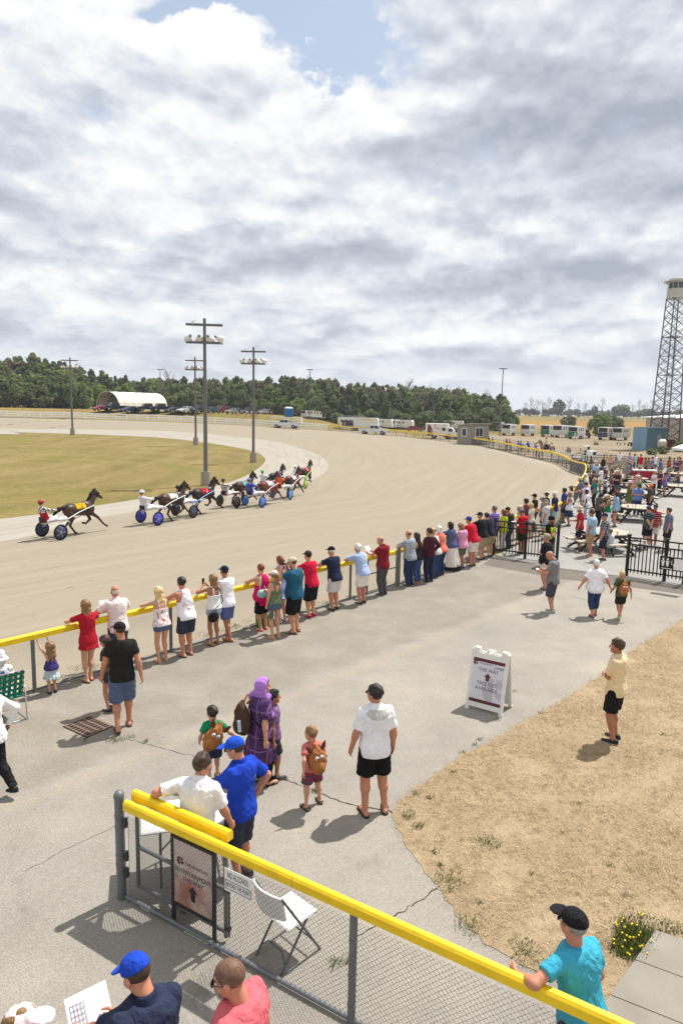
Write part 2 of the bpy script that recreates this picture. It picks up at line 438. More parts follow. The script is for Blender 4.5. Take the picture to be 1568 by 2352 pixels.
M_concrete = gmat('concrete', f_concrete, 0.9, 0.15, 40)
def f_slab(t, pos):
 n = t.noise(pos, 1.5, 6, 0.6); f = t.noise(pos, 60, 3, 0.7)
 c = t.ramp(n.outputs['Fac'], [(.3, lin((132,126,115))), (.7, lin((149,143,134)))])
 return t.mix(t.mapr(f.outputs['Fac'], .3, .7, 0, .3), c, C(122,116,107))
M_slab = gmat('concrete_slab', f_slab, 0.9, 0.2, 50)
def f_dry(t, pos):
 n = t.noise(pos, 1.1, 7, 0.65); n2 = t.noise(pos, 7, 5, 0.7); f = t.noise(pos, 45, 4, 0.75)
 c = t.ramp(n.outputs['Fac'], [(.28, lin((148,130,104))), (.5, lin((170,150,122))), (.72, lin((182,164,136)))])
 c = t.mix(t.mapr(n2.outputs['Fac'], .50, .72, 0, .6), c, C(87,76,49))
 return t.mix(t.mapr(f.outputs['Fac'], .35, .75, 0, .45), c, C(92,73,45))
M_dry = gmat('dry_grass_soil', f_dry, 1.0, 0.8, 35, 0.03)
def f_infield(t, pos):
 st = t.n('ShaderNodeMapping', ins={'Vector': pos, 'Scale': (0.35, 0.05, 1), 'Rotation': (0, 0, 0.5)}).outputs[0]
 n = t.noise(st, 1.0, 6, 0.65); n2 = t.noise(pos, 0.09, 5, 0.6); f = t.noise(pos, 1.9, 5, 0.75)
 c = t.ramp(n.outputs['Fac'], [(.3, lin((106,97,58))), (.5, lin((127,114,72))), (.7, lin((147,131,90)))])
 c = t.mix(t.mapr(n2.outputs['Fac'], .48, .66, 0, .75), c, C(116,114,50))
 ctr = t.n('ShaderNodeVectorMath', operation='DISTANCE', ins={0: pos, 1: (-30, 55, 0)}).outputs['Value']
 wv = t.m('SINE', t.m('ADD', t.m('MULTIPLY', ctr, 1.15), t.m('MULTIPLY', n2.outputs['Fac'], 7)))
 c = t.mix(t.mapr(wv, -1, 1, 0, .42), c, C(147,125,84))
 c = t.mix(t.mapr(f.outputs['Fac'], .35, .7, 0, .55), c, C(82,73,34))
 fl = t.noise(pos, 1.3, 6, 0.8); pl = t.noise(pos, 0.12, 3)
 c = t.mix(t.m('MULTIPLY', t.mapr(fl.outputs['Fac'], .60, .66), t.mapr(pl.outputs['Fac'], .45, .62)), c, C(151,130,17))
 return c
M_infield = gmat('infield_grass', f_infield, 1.0, 0.5, 6, 0.15)
def f_land(t, pos):
 n = t.noise(pos, 0.02, 6, 0.6); f = t.noise(pos, 0.6, 5, 0.7)
 c = t.ramp(n.outputs['Fac'], [(.3, lin((92, 90, 48))), (.5, lin((126, 110, 62))), (.7, lin((150, 126, 78)))])
 return t.mix(t.mapr(f.outputs['Fac'], .35, .7, 0, .4), c, C(88, 82, 42))
M_land = gmat('meadow', f_land, 1.0, 0.4, 3, 0.2)
def f_gold(t, pos):
 mp = t.n('ShaderNodeMapping', ins={'Vector': pos, 'Rotation': (0, 0, 0.25)}).outputs[0]
 sx = t.n('ShaderNodeSeparateXYZ', ins={0: mp})
 n = t.noise(pos, 0.03, 5, 0.6)
 wv = t.m('SINE', t.m('ADD', t.m('MULTIPLY', sx.outputs[1], 0.32), t.m('MULTIPLY', n.outputs['Fac'], 4)))
 c = t.mix(t.mapr(wv, -.6, .9), C(133,99,44), C(152,123,70))
 return t.mix(t.mapr(n.outputs['Fac'], .4, .7, 0, .3), c, C(115,86,43))
M_gold = gmat('harvested_field', f_gold)
def f_dirt(t, pos):
 n = t.noise(pos, 0.12, 6, 0.6); f = t.noise(pos, 3, 5, 0.7)
 c = t.ramp(n.outputs['Fac'], [(.3, lin((126,113,93))), (.7, lin((146,133,113)))])
 return t.mix(t.mapr(f.outputs['Fac'], .35, .7, 0, .25), c, C(112,97,75))
M_dirt = gmat('gravel_lot', f_dirt, 1.0, 0.3, 12)
def run_mat(name, fn, bump=0.4):
 m, t, b = new_mat(name)
 uv = t.n('ShaderNodeUVMap', uv_map='run').outputs[0]
 pos = t.n('ShaderNodeNewGeometry').outputs['Position']
 c, h = fn(t, uv, pos)
 t.t.links.new(c, b.inputs['Base Color']); b.inputs['Roughness'].default_value = 1.0; b.inputs['Specular IOR Level'].default_value = 0.05
 bp = t.n('ShaderNodeBump', ins={'Height': h, 'Strength': bump, 'Distance': 0.04}); t.t.links.new(bp.outputs[0], b.inputs['Normal'])
 return m
def f_track(t, uv, pos):
 st = t.n('ShaderNodeMapping', ins={'Vector': uv, 'Scale': (0.05, 1.3, 1)}).outputs[0]
 n = t.noise(st, 1.0, 7, 0.68, 0.1); st2 = t.n('ShaderNodeMapping', ins={'Vector': uv, 'Scale': (0.5, 6, 1)}).outputs[0]
 n2 = t.noise(st2, 1.0, 6, 0.7, 0.2); big = t.noise(pos, 0.07, 4, 0.6); clod = t.noise(t.n('ShaderNodeMapping', ins={'Vector': uv, 'Scale': (1.5, 3.6, 1)}).outputs[0], 1.0, 7, 0.74)
 c = t.ramp(n.outputs['Fac'], [(.22, lin((136,127,112))), (.5, lin((143,134,118))), (.78, lin((151,142,127)))])
 c = t.mix(t.mapr(n2.outputs['Fac'], .54, .76, 0, .5), c, C(121,104,83))
 c = t.mix(t.mapr(n2.outputs['Fac'], .42, .25, 0, .25), c, C(164,150,127))
 c = t.mix(t.mapr(big.outputs['Fac'], .5, .7, 0, .35), c, C(154,137,112))
 c = t.mix(t.mapr(clod.outputs['Fac'], .62, .67, 0, .8), c, C(99,83,61))
 v = t.n('ShaderNodeSeparateXYZ', ins={0: uv}).outputs[1]
 c = t.mix(t.m('MULTIPLY', t.mapr(v, 3.2, 0.6, 0, .8, True), t.mapr(n.outputs['Fac'], .3, .6, .5, 1)), c, C(157,146,130))
 h = t.m('ADD', t.m('MULTIPLY', n2.outputs['Fac'], 1.0), t.m('MULTIPLY', clod.outputs['Fac'], .6))
 return c, h
M_track = run_mat('track_sand', f_track, 0.55)
def f_lime(t, uv, pos):
 st = t.n('ShaderNodeMapping', ins={'Vector': uv, 'Scale': (0.12, 1.6, 1)}).outputs[0]
 n = t.noise(st, 1.0, 7, 0.66, 0.4); f = t.noise(pos, 5, 4, .7)
 c = t.ramp(n.outputs['Fac'], [(.28, lin((142,135,122))), (.5, lin((157,150,139))), (.75, lin((167,161,152)))])
 return t.mix(t.mapr(f.outputs['Fac'], .4, .75, 0, .25), c, C(127,118,103)), n.outputs['Fac']
M_lime = run_mat('limestone_screenings', f_lime, 0.3)
_xs = sorted(set([-6000, -3500, -2000, -1200, -800, -500] + list(range(-400, -160, 20)) + list(range(-160, 60, 10)) + list(range(60, 401, 20)) + [500, 800, 1200, 2000, 3500, 6000]))
_ys = sorted(set([-300, -150, -80, -40] + list(range(-20, 60, 20)) + list(range(60, 260, 5)) + list(range(260, 620, 20)) + [700, 900, 1300, 2000, 3200, 5000, 9000]))
V = []; Q = []
for y in _ys:
 for x in _xs: V.append((x, y, hz(x, y) - 0.03))
nx = len(_xs)
for j in range(len(_ys) - 1):
 for i in range(nx - 1): Q.append((j * nx + i, j * nx + i + 1, (j + 1) * nx + i + 1, (j + 1) * nx + i))
tag(link('ground', np_mesh('ground', V, Q), M_land), kind='structure')
def W(px, py): p = at(px, py); return Vector((p.x, p.y))
FD = (W(913, 1345) - W(80, 1590)).normalized()
FN = Vector((-FD.y, FD.x))
_O = [W(80, 1590) - FD * 14, W(80, 1590), W(620, 1434), W(1120, 1267), W(1284, 1205), W(1341, 1095), W(1280, 1066), W(1204, 1048), W(1097, 1024), W(938, 1004.5), W(754, 989), W(411, 970), W(165, 962), W(0, 958)]
_I = [W(0, 1245) - FD * 12, W(0, 1245), W(230, 1190), W(600, 1130), W(700, 1110), W(752, 1078), W(735, 1048), W(650, 1018), W(540, 1003), W(400, 991), W(200, 986.5), W(0, 985), W(-120, 984), W(-260, 983)]
_L = [W(0, 1192) - FD * 12, W(0, 1192), W(200, 1165), W(480, 1119), W(562, 1094), W(604, 1066), W(606, 1050), W(575, 1035), W(480, 1018), W(360, 1005), W(180, 997), W(0, 992), W(-120, 991), W(-260, 990)]
_ext0 = [p - FD * 90 for p in (_O[0], _I[0], _L[0])]
_d1 = (_O[-1] - _O[-3]).normalized()
_ext1 = [p + _d1 * 260 for p in (_O[-1], _I[-1], _L[-1])]
O_c, I_c, L_c = (cr_curve([e0] + P + [e1], 12) for e0, P, e1 in zip(_ext0, (_O, _I, _L), _ext1))
strip('racetrack', O_c, I_c, 0.0, M_track, 10)
strip('inner_lane', I_c, L_c, 0.005, M_lime, 5)
_Lp = [p for p in L_c[8:] if p.x > -330]
drape('infield', _Lp, -0.004, M_infield, 10)
_pa = _O[1]
yard = [_pa - FD * 40, _pa - FD * 14, _O[1], _O[2], _O[3], W(1137, 1277), W(1236, 1300), W(1423, 1324), W(1568, 1348), W(1568, 1348) + (W(1568, 1348) - W(1423, 1324)).normalized() * 25]
yard += [Vector((40, -30)), Vector((-30, -40))]
drape('asphalt_yard', yard, 0.004, M_asphalt, 0)
strip_pts = [W(1137, 1277), W(1236, 1300), W(1423, 1324), W(1568, 1348), W(1800, 1386), W(1800, 1404), W(1568, 1365), W(1439, 1348), W(1283, 1329), W(1108, 1297)]
drape('asphalt_strip', strip_pts, 0.009, M_patch, 0)
patio = [W(1137, 1277), W(1236, 1300), W(1423, 1324), W(1568, 1348), W(1800, 1386), W(1900, 1150), W(1700, 1062), W(1568, 1068), W(1440, 1068), W(1370, 1071), W(1345, 1096), W(1318, 1150), W(1286, 1206)]
drape('patio', patio, 0.02, M_concrete, 0)
lot = [W(1345, 1096), W(1370, 1071), W(1700, 1060), W(2100, 1060), W(2100, 1002), W(1480, 1002), W(1180, 1000), W(1000, 996), W(860, 992.5), W(800, 989), W(754, 988)]
lot += [p for p in (W(803, 992), W(889, 999), W(938, 1004), W(1029, 1014.5), W(1097, 1023.5), W(1204, 1047.5), W(1246, 1056.5), W(1280, 1065.5), W(1308, 1081))]
drape('gravel_lot', lot, 0.006, M_dirt, 8)
gold = [W(1185, 985), W(1700, 985), W(1700, 969), W(1420, 969.5), W(1195, 966)]
drape('harvested_field', gold, 0.05, M_gold, 20)
_e = [(1800, 1275), (1568, 1420), (1440, 1500), (1390, 1545), (1250, 1630), (1130, 1700), (1050, 1740), (960, 1805), (905, 1850), (908, 1890), (935, 1950), (985, 2020), (1050, 2100), (1110, 2165), (1200, 2217), (1260, 2247), (1330, 2300), (1400, 2400), (1500, 2560)]
edge = []
for a, b in zip(_e, _e[1:]):
 pa, pb = W(*a), W(*b); L_ = (pb - pa).length; nn = Vector((-(pb - pa).y, (pb - pa).x)) / L_; kk = max(1, int(L_ / .11))
 for k in range(kk): edge.append(pa.lerp(pb, k / kk) + nn * rnd.gauss(0, .022))
lawn_poly = edge + [Vector((12, 1.5)), Vector((22, 4)), Vector((24, 18))]
drape('lawn', lawn_poly, 0.010, M_dry, 0)
sA, sB, sC = W(1505, 2145), W(1453, 2212), W(1399, 2295)
sdir = (sC - sA).normalized(); sq = Vector((-sdir.y, sdir.x))
if sq.x < 0: sq = -sq
_j1 = (W(1568, 2255) - sB).normalized()
mbs = MB()
lens = [(sB - sA).length, (sC - sB).length, 1.1, 1.1]
s0 = 0
slab_top = 0.05
for i, L in enumerate(lens):
 a = sA + sdir * (s0 + 0.006); b = sA + sdir * (s0 + L - 0.006); s0 += L
 c = (a + b) / 2 + _j1 * 1.5
 qs = [a, a + _j1 * 3.0, b + _j1 * 3.0, b]
 vs = [(q.x, q.y, 0.0) for q in qs] + [(q.x, q.y, slab_top) for q in qs]
 mbs.add(vs, [(4, 5, 6, 7), (0, 1, 5, 4), (1, 2, 6, 5), (2, 3, 7, 6), (3, 0, 4, 7)])
tag(mbs.build('paving_slabs', M_slab), kind='structure')
def in_poly(x, y, P):
 c = False; j = len(P) - 1
 for i in range(len(P)):
  if (P[i][1] > y) != (P[j][1] > y) and x < (P[j][0] - P[i][0]) * (y - P[i][1]) / (P[j][1] - P[i][1]) + P[i][0]: c = not c
  j = i
 return c
def blades(name, pts, hmin, hmax, wid, m, flat=1.0, seed=3):
 rg = np.random.default_rng(seed); P = np.array(pts, np.float32); n = len(P)
 a = rg.uniform(0, 2 * np.pi, n); h = rg.uniform(hmin, hmax, n); ln = rg.uniform(0.2, 1.0, n) * flat * h * 1.6
 b = rg.uniform(0, 2 * np.pi, n)
 dx = np.cos(a) * wid / 2; dy = np.sin(a) * wid / 2
 v0 = P + np.stack([dx, dy, 0 * h], 1); v1 = P - np.stack([dx, dy, 0 * h], 1)
 v2 = P + np.stack([np.cos(b) * ln, np.sin(b) * ln, h], 1)
 V = np.stack([v0, v1, v2], 1).reshape(-1, 3); Q = np.arange(3 * n).reshape(-1, 3)
 o = link(name, np_mesh(name, V, Q, smooth=False), m); return o
pts = []
while len(pts) < 150000:
 u = rnd.random(); y = 2.8 + 16 * u * u; x = rnd.uniform(0.4, 14)
 if x > 0.55 * y + 1: continue
 if math.sin(x * 3.1 + 2 * math.sin(y * 2.3)) * math.sin(y * 3.7 + 1.7 * math.sin(x * 1.9)) + rnd.gauss(0, .5) < -.35: continue
 if in_poly(x + rnd.gauss(.0, .05), y + rnd.gauss(0, .05), lawn_poly): pts.append((x, y, 0.009))
def f_blade(t, pos):
 n = t.noise(pos, 9, 3, .7)
 return t.ramp(n.outputs['Fac'], [(.3, lin((128,106,72))), (.5, lin((188,167,134))), (.7, lin((208,190,158)))])
M_blade = gmat('straw', f_blade, 0.9)
tag(blades('dry_grass', pts, 0.010, 0.034, 0.0055, M_blade, 1.9), 'parched straw coloured grass blades over the lawn on the right', 'grass', kind='stuff')
def f_weed(t, pos):
 n = t.noise(pos, 7, 3, .7)
 return t.ramp(n.outputs['Fac'], [(.3, lin((62, 78, 34))), (.55, lin((96, 108, 50))), (.75, lin((134, 132, 76)))])
M_weed = gmat('weed', f_weed, 0.8)
tufts = []
def tuft(px, py, r, n, dens=1.0):
 c = W(px, py)
 for _ in range(int(n * .55)):
  a = rnd.uniform(0, 6.283); q = r * rnd.random() ** .8
  tufts.append((c.x + math.cos(a) * q, c.y + math.sin(a) * q, 0.012))
for (px, py, r, n) in [(955, 1825, .08, 50), (940, 1875, .10, 90), (960, 1900, .10, 110), (930, 1880, .06, 40), (1120, 1938, .16, 200), (1000, 1960, .06, 40), (1030, 2025, .2, 220), (1075, 2130, .16, 130), (1100, 1700, .06, 40),
      (1140, 1655, .07, 40), (1165, 1605, .05, 30), (1090, 1712, .04, 30), (1060, 1730, .05, 30), (1180, 1590, .05, 20), (1205, 2190, .2, 200), (1290, 1915, .05, 30), (1010, 1990, .05, 40), (1240, 1640, .04, 20),
      (1300, 2225, .18, 240), (1520, 1690, .06, 30), (985, 1835, .05, 40), (1040, 1775, .05, 40), (1100, 2075, .05, 30), (1400, 1990, .06, 30), (1220, 2010, .05, 26), (1330, 1850, .05, 30), (1440, 2060, .07, 40),
      (300, 1695, .10, 60), (265, 1700, .16, 140), (195, 1700, .08, 40), (640, 1787, .07, 60), (655, 1790, .05, 40), (725, 1820, .08, 90), (335, 1705, .06, 40), (690, 2110, .07, 40), (770, 2215, .08, 90), (800, 2210, .05, 40)]:
 tuft(px, py, r, n)
for i in range(60):
 q = _O[1] + FD * rnd.uniform(-2, 17) + FN * rnd.uniform(0.08, 0.5)
 for _ in range(rnd.randint(8, 40)): tufts.append((q.x + rnd.gauss(0, .10), q.y + rnd.gauss(0, .10), 0.01))
for i in range(220):
 k = rnd.randint(12 * 5 + 6, 12 * 9); p = O_c[k].lerp(O_c[k + 1], rnd.random()); 
 for _ in range(14): tufts.append((p.x + rnd.gauss(0, .25), p.y + rnd.gauss(0, .25), hz(p.x, p.y) + 0.01))
tag(blades('weeds', tufts, 0.02, 0.065, 0.011, M_weed, 0.9, 5), 'small green weeds in cracks, along fences and scattered over the lawn', 'weeds', kind='stuff')
cl = []; fl = MB()
for _ in range(1700):
 t = rnd.random(); q = sA.lerp(sB, t * 0.95) - _j1 * rnd.uniform(-0.02, 0.36 - 0.16 * t); q += Vector((rnd.gauss(0, .04), rnd.gauss(0, .04)))
 cl.append((q.x, q.y, 0.012))
for _ in range(450):
 q = sA + _j1 * rnd.uniform(-.3, 1.2) - sdir * rnd.uniform(0.0, 0.22) ; cl.append((q.x + rnd.gauss(0, .04), q.y + rnd.gauss(0, .04), 0.012))
tag(blades('clover', cl, 0.03, 0.075, 0.012, M_weed, 0.7, 8), 'low green clover growing beside the concrete slabs', 'plants', kind='stuff')
for _ in range(34):
 x, y, _z = rnd.choice(cl)
 fl.lathe([(0.001, 0.007), (0.009, 0.010), (0.011, 0.0), (0.002, -0.006)], 6, 0, Matrix.Translation((x, y, rnd.uniform(.05, .08))))
tag(fl.build('yellow_flowers', mat((222, 190, 20), .8)), 'tiny yellow flowers over the clover beside the slabs', 'flowers', kind='stuff')
ck = MB()
def crack(pts, wd=0.012):
 P = [];
 for a, b in zip(pts, pts[1:]):
  for k in range(7):
   t = k / 7; q = W(a[0] + (b[0] - a[0]) * t, a[1] + (b[1] - a[1]) * t); P.append(q + Vector((rnd.gauss(0, .018), rnd.gauss(0, .018))))
 for a, b in zip(P, P[1:]):
  d = (b - a); n_ = Vector((-d.y, d.x)).normalized() * wd * rnd.uniform(.4, 1.3)
  ck.add([(a.x - n_.x, a.y - n_.y, .006), (b.x - n_.x, b.y - n_.y, .006), (b.x + n_.x, b.y + n_.y, .006), (a.x + n_.x, a.y + n_.y, .006)], [(0, 1, 2, 3)])
crack([(600, 1790), (660, 1792), (720, 1815), (790, 1845), (880, 1862), (905, 1868)])
crack([(270, 1695), (330, 1708), (400, 1725), (470, 1745)], .006)
crack([(1000, 2040), (940, 2085), (880, 2120), (800, 2160)], .008)
crack([(60, 2000), (180, 1940), (280, 1890)], .004)
tag(ck.build('crack', mat((62, 56, 50), 1.0)), kind='structure')
# ------------------------------------------------------------------ chain-link and rails
M_galv = metal((120, 122, 124), 0.5); M_pipe = mat((112, 114, 117), 0.5, 0.1, 9, 0.35)
M_wire = mat((104, 104, 104), 0.5, 0.05, 9, 0.5); M_yellow = mat((228, 194, 20), 0.45, 0.12, 6.0, 0, 0.06, 0.4)
_t = NT(M_yellow.node_tree); _b = M_yellow.node_tree.nodes['Principled BSDF']; _src = _b.inputs['Base Color'].links[0].from_socket
_n = _t.noise(_t.n('ShaderNodeMapping', ins={'Vector': _t.n('ShaderNodeTexCoord').outputs['Object'], 'Scale': (3, 14, 14)}).outputs[0], 2.2, 6, .75, .5)
_t.t.links.new(_t.mix(_t.mapr(_n.outputs['Fac'], .60, .70, 0, .5), _src, C(150, 122, 34)), _b.inputs['Base Color'])
M_black = mat((28, 27, 27), 0.45, 0.05, 4)
def V3(p, z=0.0): return Vector((p.x, p.y, z + hz(p.x, p.y)))
def chainlink(mb, a, b, z0, z1, pitch=0.055, r=0.0017, mi=0, n=3):
 """woven wire between plan points a and b: zigzag wires, every other one mirrored"""
 L = (b - a).length; d = (b - a) / L; nrm = Vector((-d.y, d.x)); k = int((z1 - z0) / pitch); m = int(L / pitch)
 za, zb = hz(a.x, a.y), hz(b.x, b.y)
 V = []; Fq = []
 for i in range(-1, m + 1):
  pts = []
  for s in range(2 * k + 1):
   x = (i + 0.5 + (0.5 if s % 2 else 0.0)) * pitch; x = min(max(x, 0), L)
   off = 0.004 if s % 2 else -0.004
   q = a + d * x + nrm * off; pts.append((q.x, q.y, z0 + s * pitch / 2 + za + (zb - za) * x / L))
  base = len(V)
  for p in pts:
   for j in range(n):
    t = 2 * math.pi * j / n; V.append((p[0] + (d.x * math.cos(t) + nrm.x * math.sin(t)) * r * 1.25, p[1] + (d.y * math.cos(t) + nrm.y * math.sin(t)) * r * 1.25, p[2]))
  for s in range(len(pts) - 1):
   for j in range(n):
    a_ = base + s * n + j; b_ = base + s * n + (j + 1) % n; Fq.append((a_, b_, b_ + n, a_ + n))
  base = len(V)
  for s, p in enumerate(pts):
   x = (i + 0.5 - (0.5 if s % 2 else 0.0)) * pitch; x = min(max(x, 0), L)
   off = -0.004 if s % 2 else 0.004
   q = a + d * x + nrm * off
   for j in range(n):
    t = 2 * math.pi * j / n; V.append((q.x + (d.x * math.cos(t) + nrm.x * math.sin(t)) * r * 1.25, q.y + (d.y * math.cos(t) + nrm.y * math.sin(t)) * r * 1.25, p[2]))
  for s in range(len(pts) - 1):
   for j in range(n):
    a_ = base + s * n + j; b_ = base + s * n + (j + 1) % n; Fq.append((a_, b_, b_ + n, a_ + n))
 b0 = len(mb.v); mb.v.extend(Vector(p) for p in V); mb.f.extend([[b0 + i for i in f] for f in Fq]); mb.mi.extend([mi] * len(Fq)); mb.smooth.extend([True] * len(Fq))
def rail_cap(mb, pts, zc, w=0.10, h=0.14, mi=0):
 """yellow plastic cap rail: hexagonal hollow section swept along plan points"""
 sec = [(-w / 2, -h / 2), (-w / 2, h * .28), (-w * .28, h / 2), (w * .28, h / 2), (w / 2, h * .28), (w / 2, -h / 2)]
 k = len(sec); vs = []
 for i, p in enumerate(pts):
  q0 = pts[max(i - 1, 0)]; q1 = pts[min(i + 1, len(pts) - 1)]; d = (q1 - q0).normalized(); nn = Vector((d.y, -d.x))
  for (u, v) in sec: vs.append((p.x + nn.x * u, p.y + nn.y * u, hz(p.x, p.y) + zc + v))
 fs = []
 for i in range(len(pts) - 1):
  for j in range(k): fs.append((i * k + j, i * k + (j + 1) % k, (i + 1) * k + (j + 1) % k, (i + 1) * k + j))
 fs += [list(range(k - 1, -1, -1)), [len(vs) - k + j for j in range(k)]]
 mb.add(vs, fs, mi)
root = empty('chain_link_fence', V3(_O[1]), 0, 'long yellow topped chain link fence along the track, lined with spectators', 'fence')
def rel(o, r): o.parent = r; o.matrix_parent_inverse = r.matrix_world.inverted() if False else Matrix.Translation(-Vector(r.location)); return o
gate_a = (W(838, 1366) - _O[1]).dot(FD); gate_b = (W(913, 1345) - _O[1]).dot(FD)
GP = _O[1] + FD * gate_b; FE = _O[3]; FL2 = (FE - GP).length; FD2 = (FE - GP) / FL2
for A0, D0, LL in ((_O[1] - FD * 9, FD, gate_a + 9), (GP, FD2, FL2)):
 mb = MB(); chainlink(mb, A0, A0 + D0 * LL, 0.05, 1.10, 0.06, 0.0015)
 rel(mb.build('wire_mesh', M_wire, fix=False), root)
 s = 0
 while s < LL - 0.05:
  e = min(LL, s + 3.1); mb = MB(); rail_cap(mb, [A0 + D0 * s, A0 + D0 * (e - 0.004)], 1.125, 0.10, 0.12); s = e
  rel(mb.build('top_rail', M_yellow), root)
 mb = MB(); mb.tube(V3(A0, .05), V3(A0 + D0 * LL, .05), .022, n=8); rel(mb.build('bottom_pipe', M_pipe), root)
s = 0.0
posts = [-6.2, -3.1, 0.0]
while s + 3.1 < gate_a - 0.6: s += 3.1; posts.append(s)
posts.append(gate_a)
PQ = [_O[1] + FD * s - FN * 0.012 for s in posts] + [GP + FD2 * s for s in (2.7, 5.4, FL2)]
for p in PQ:
 mb = MB(); mb.tube(V3(p, 0), V3(p, 1.10), .038, n=12); rel(mb.build('post', M_pipe), root)
p = _O[1] + FD * gate_b
mb = MB(); mb.tube(V3(p, 0), V3(p, 1.34), .062, n=14); mb.lathe([(.066, 1.30), (.066, 1.34), (.04, 1.375), (0.001, 1.385)], 14, 0, Matrix.Translation(V3(p)))
rel(mb.build('gate_post', M_galv), root)
g = empty('gate', V3(_O[1] + FD * gate_a), 0, 'chain link gate with yellow top beside the man in dark red polo', 'gate')
a, b = _O[1] + FD * (gate_a + .06), _O[1] + FD * (gate_b - .12)
mb = MB(); chainlink(mb, a, b, 0.08, 1.12, 0.06, 0.0015); rel(mb.build('wire_mesh', M_wire, fix=False), g)
mb = MB()
for z in (.08, .62, 1.06): mb.tube(V3(a, z), V3(b, z), .02)
mb.tube(V3(a, .06), V3(a, 1.1), .02); mb.tube(V3(b, .06), V3(b, 1.16), .02); rel(mb.build('gate_frame', M_pipe), g)
mb = MB(); rail_cap(mb, [a, b - FD * .1], 1.13, .10, .12); rel(mb.build('top_rail', M_yellow), g)
fo = [W(754, 989), W(803, 993), W(889, 1000), W(938, 1004.5), W(1029, 1015), W(1097, 1024), W(1139, 1032), W(1204, 1048), W(1246, 1057), W(1280, 1066), W(1308, 1082)]
fo_c = cr_curve(fo, 6)
root2 = empty('turn_fence', V3(fo[0]), 0, 'yellow topped chain link fence curving round the far side of the turn', 'fence')
mb = MB(); rail_cap(mb, fo_c, 1.12, .12, .22); rel(mb.build('top_rail', M_yellow), root2)
for p in resample(fo_c, 30):
 mb = MB(); mb.tube(V3(p, 0), V3(p, 1.05), .05, n=6); rel(mb.build('post', M_pipe), root2)
mb = MB()
rs = resample(fo_c, 24)
for a, b in zip(rs, rs[1:]): chainlink(mb, a, b, 0.05, 1.05, 0.16, 0.0022)
rel(mb.build('wire_mesh', M_wire, fix=False), root2)
mb = MB(); mb.path([V3(p, .06) for p in fo_c], .03); mb.path([V3(p, .6) for p in fo_c[:int(len(fo_c) * .86)]], .018, 4); rel(mb.build('bottom_pipe', M_pipe), root2)
fp = [W(1308, 1082), W(1322, 1088), W(1341, 1095), W(1340, 1118), W(1318, 1158), W(1284, 1205), W(1205, 1234), W(1120, 1267)]
fp_c = cr_curve(fp, 6)
root3 = empty('screened_fence', V3(fp[0]), 0, 'curved fence with dark grey windscreen behind the crowd at the bend', 'fence')
mb = MB()
for i in range(11):
 a, b = fp_c[i], fp_c[i + 1]
 mb.add([V3(a, .05), V3(b, .05), V3(b, 1.05), V3(a, 1.05)], [(0, 1, 2, 3)])
o = mb.build('windscreen', mat((98, 100, 106), .8, .15, 3), fix=False); sm = o.modifiers.new('thickness', 'SOLIDIFY'); sm.thickness = .02; rel(o, root3)
mb = MB(); rail_cap(mb, fp_c, 1.10, .09, .11); rel(mb.build('top_rail', M_yellow), root3)
mb = MB(); rs = fp_c[11:]
for a, b in zip(rs, rs[1:]): chainlink(mb, a, b, 0.05, 1.05, 0.075, 0.002)
rel(mb.build('wire_mesh', M_wire, fix=False), root3)
for p in resample(fp_c, 14):
 mb = MB(); mb.tube(V3(p, 0), V3(p, 1.08), .045, n=8); rel(mb.build('post', M_pipe), root3)
wr = cr_curve([W(754, 989), W(587, 979), W(411, 970), W(165, 962), W(0, 958), W(0, 958) + _d1 * 60], 8)
root4 = empty('track_rail', V3(wr[0]), 0, 'white three board rail along the outside of the far turn', 'rail')
Mw = paint((236, 234, 228), .6)
for z in (.32, .78, 1.22):
 mb = MB(); vs = []
 for i, p in enumerate(wr):
  d = (wr[min(i + 1, len(wr) - 1)] - wr[max(i - 1, 0)]).normalized(); nn = Vector((d.y, -d.x)) * .05
  for q, zz in ((p - nn, z - .13), (p + nn, z - .13), (p + nn, z + .13), (p - nn, z + .13)): vs.append(V3(q, zz))
 fs = []
 for i in range(len(wr) - 1):
  for j in range(4): fs.append((i * 4 + j, i * 4 + (j + 1) % 4, i * 4 + 4 + (j + 1) % 4, i * 4 + 4 + j))
 mb.add(vs, fs + [(3, 2, 1, 0)]); rel(mb.build('board', Mw), root4)
for p in resample(wr, 56):
 mb = MB(); q = p + Vector((.06, .08)); mb.box(V3(q, .68), (.10, .10, 1.36)); rel(mb.build('post', Mw), root4)
for i, (px, py) in enumerate([(185, 984.5), (441, 997), (670, 1009), (876 * 0 + 620, 1024), (697, 1029), (733, 1068), (518, 1150)]):
 p = at(px, py); mb = MB(); mb.tube((0, 0, 0), (0, 0, .95), .05, .045, 8); mb.lathe([(.045, .95), (.03, .985), (.001, 1.0)], 8)
 o = mb.build('marker_peg', paint((225, 222, 214)), None, p)
 tag(o, ['thin white track peg left of the leftmost light pole', 'white track peg below the white arched tent', 'white track peg right of the tallest light pole, near the far turn', 'white track peg just right of the second light pole', 'white track peg above the leading horses, upper of the pair', 'white track peg above the leading horses, lower of the pair', 'white track peg between the second sulky and its follower'][i], 'track peg', 'white pegs along the inside of the track')
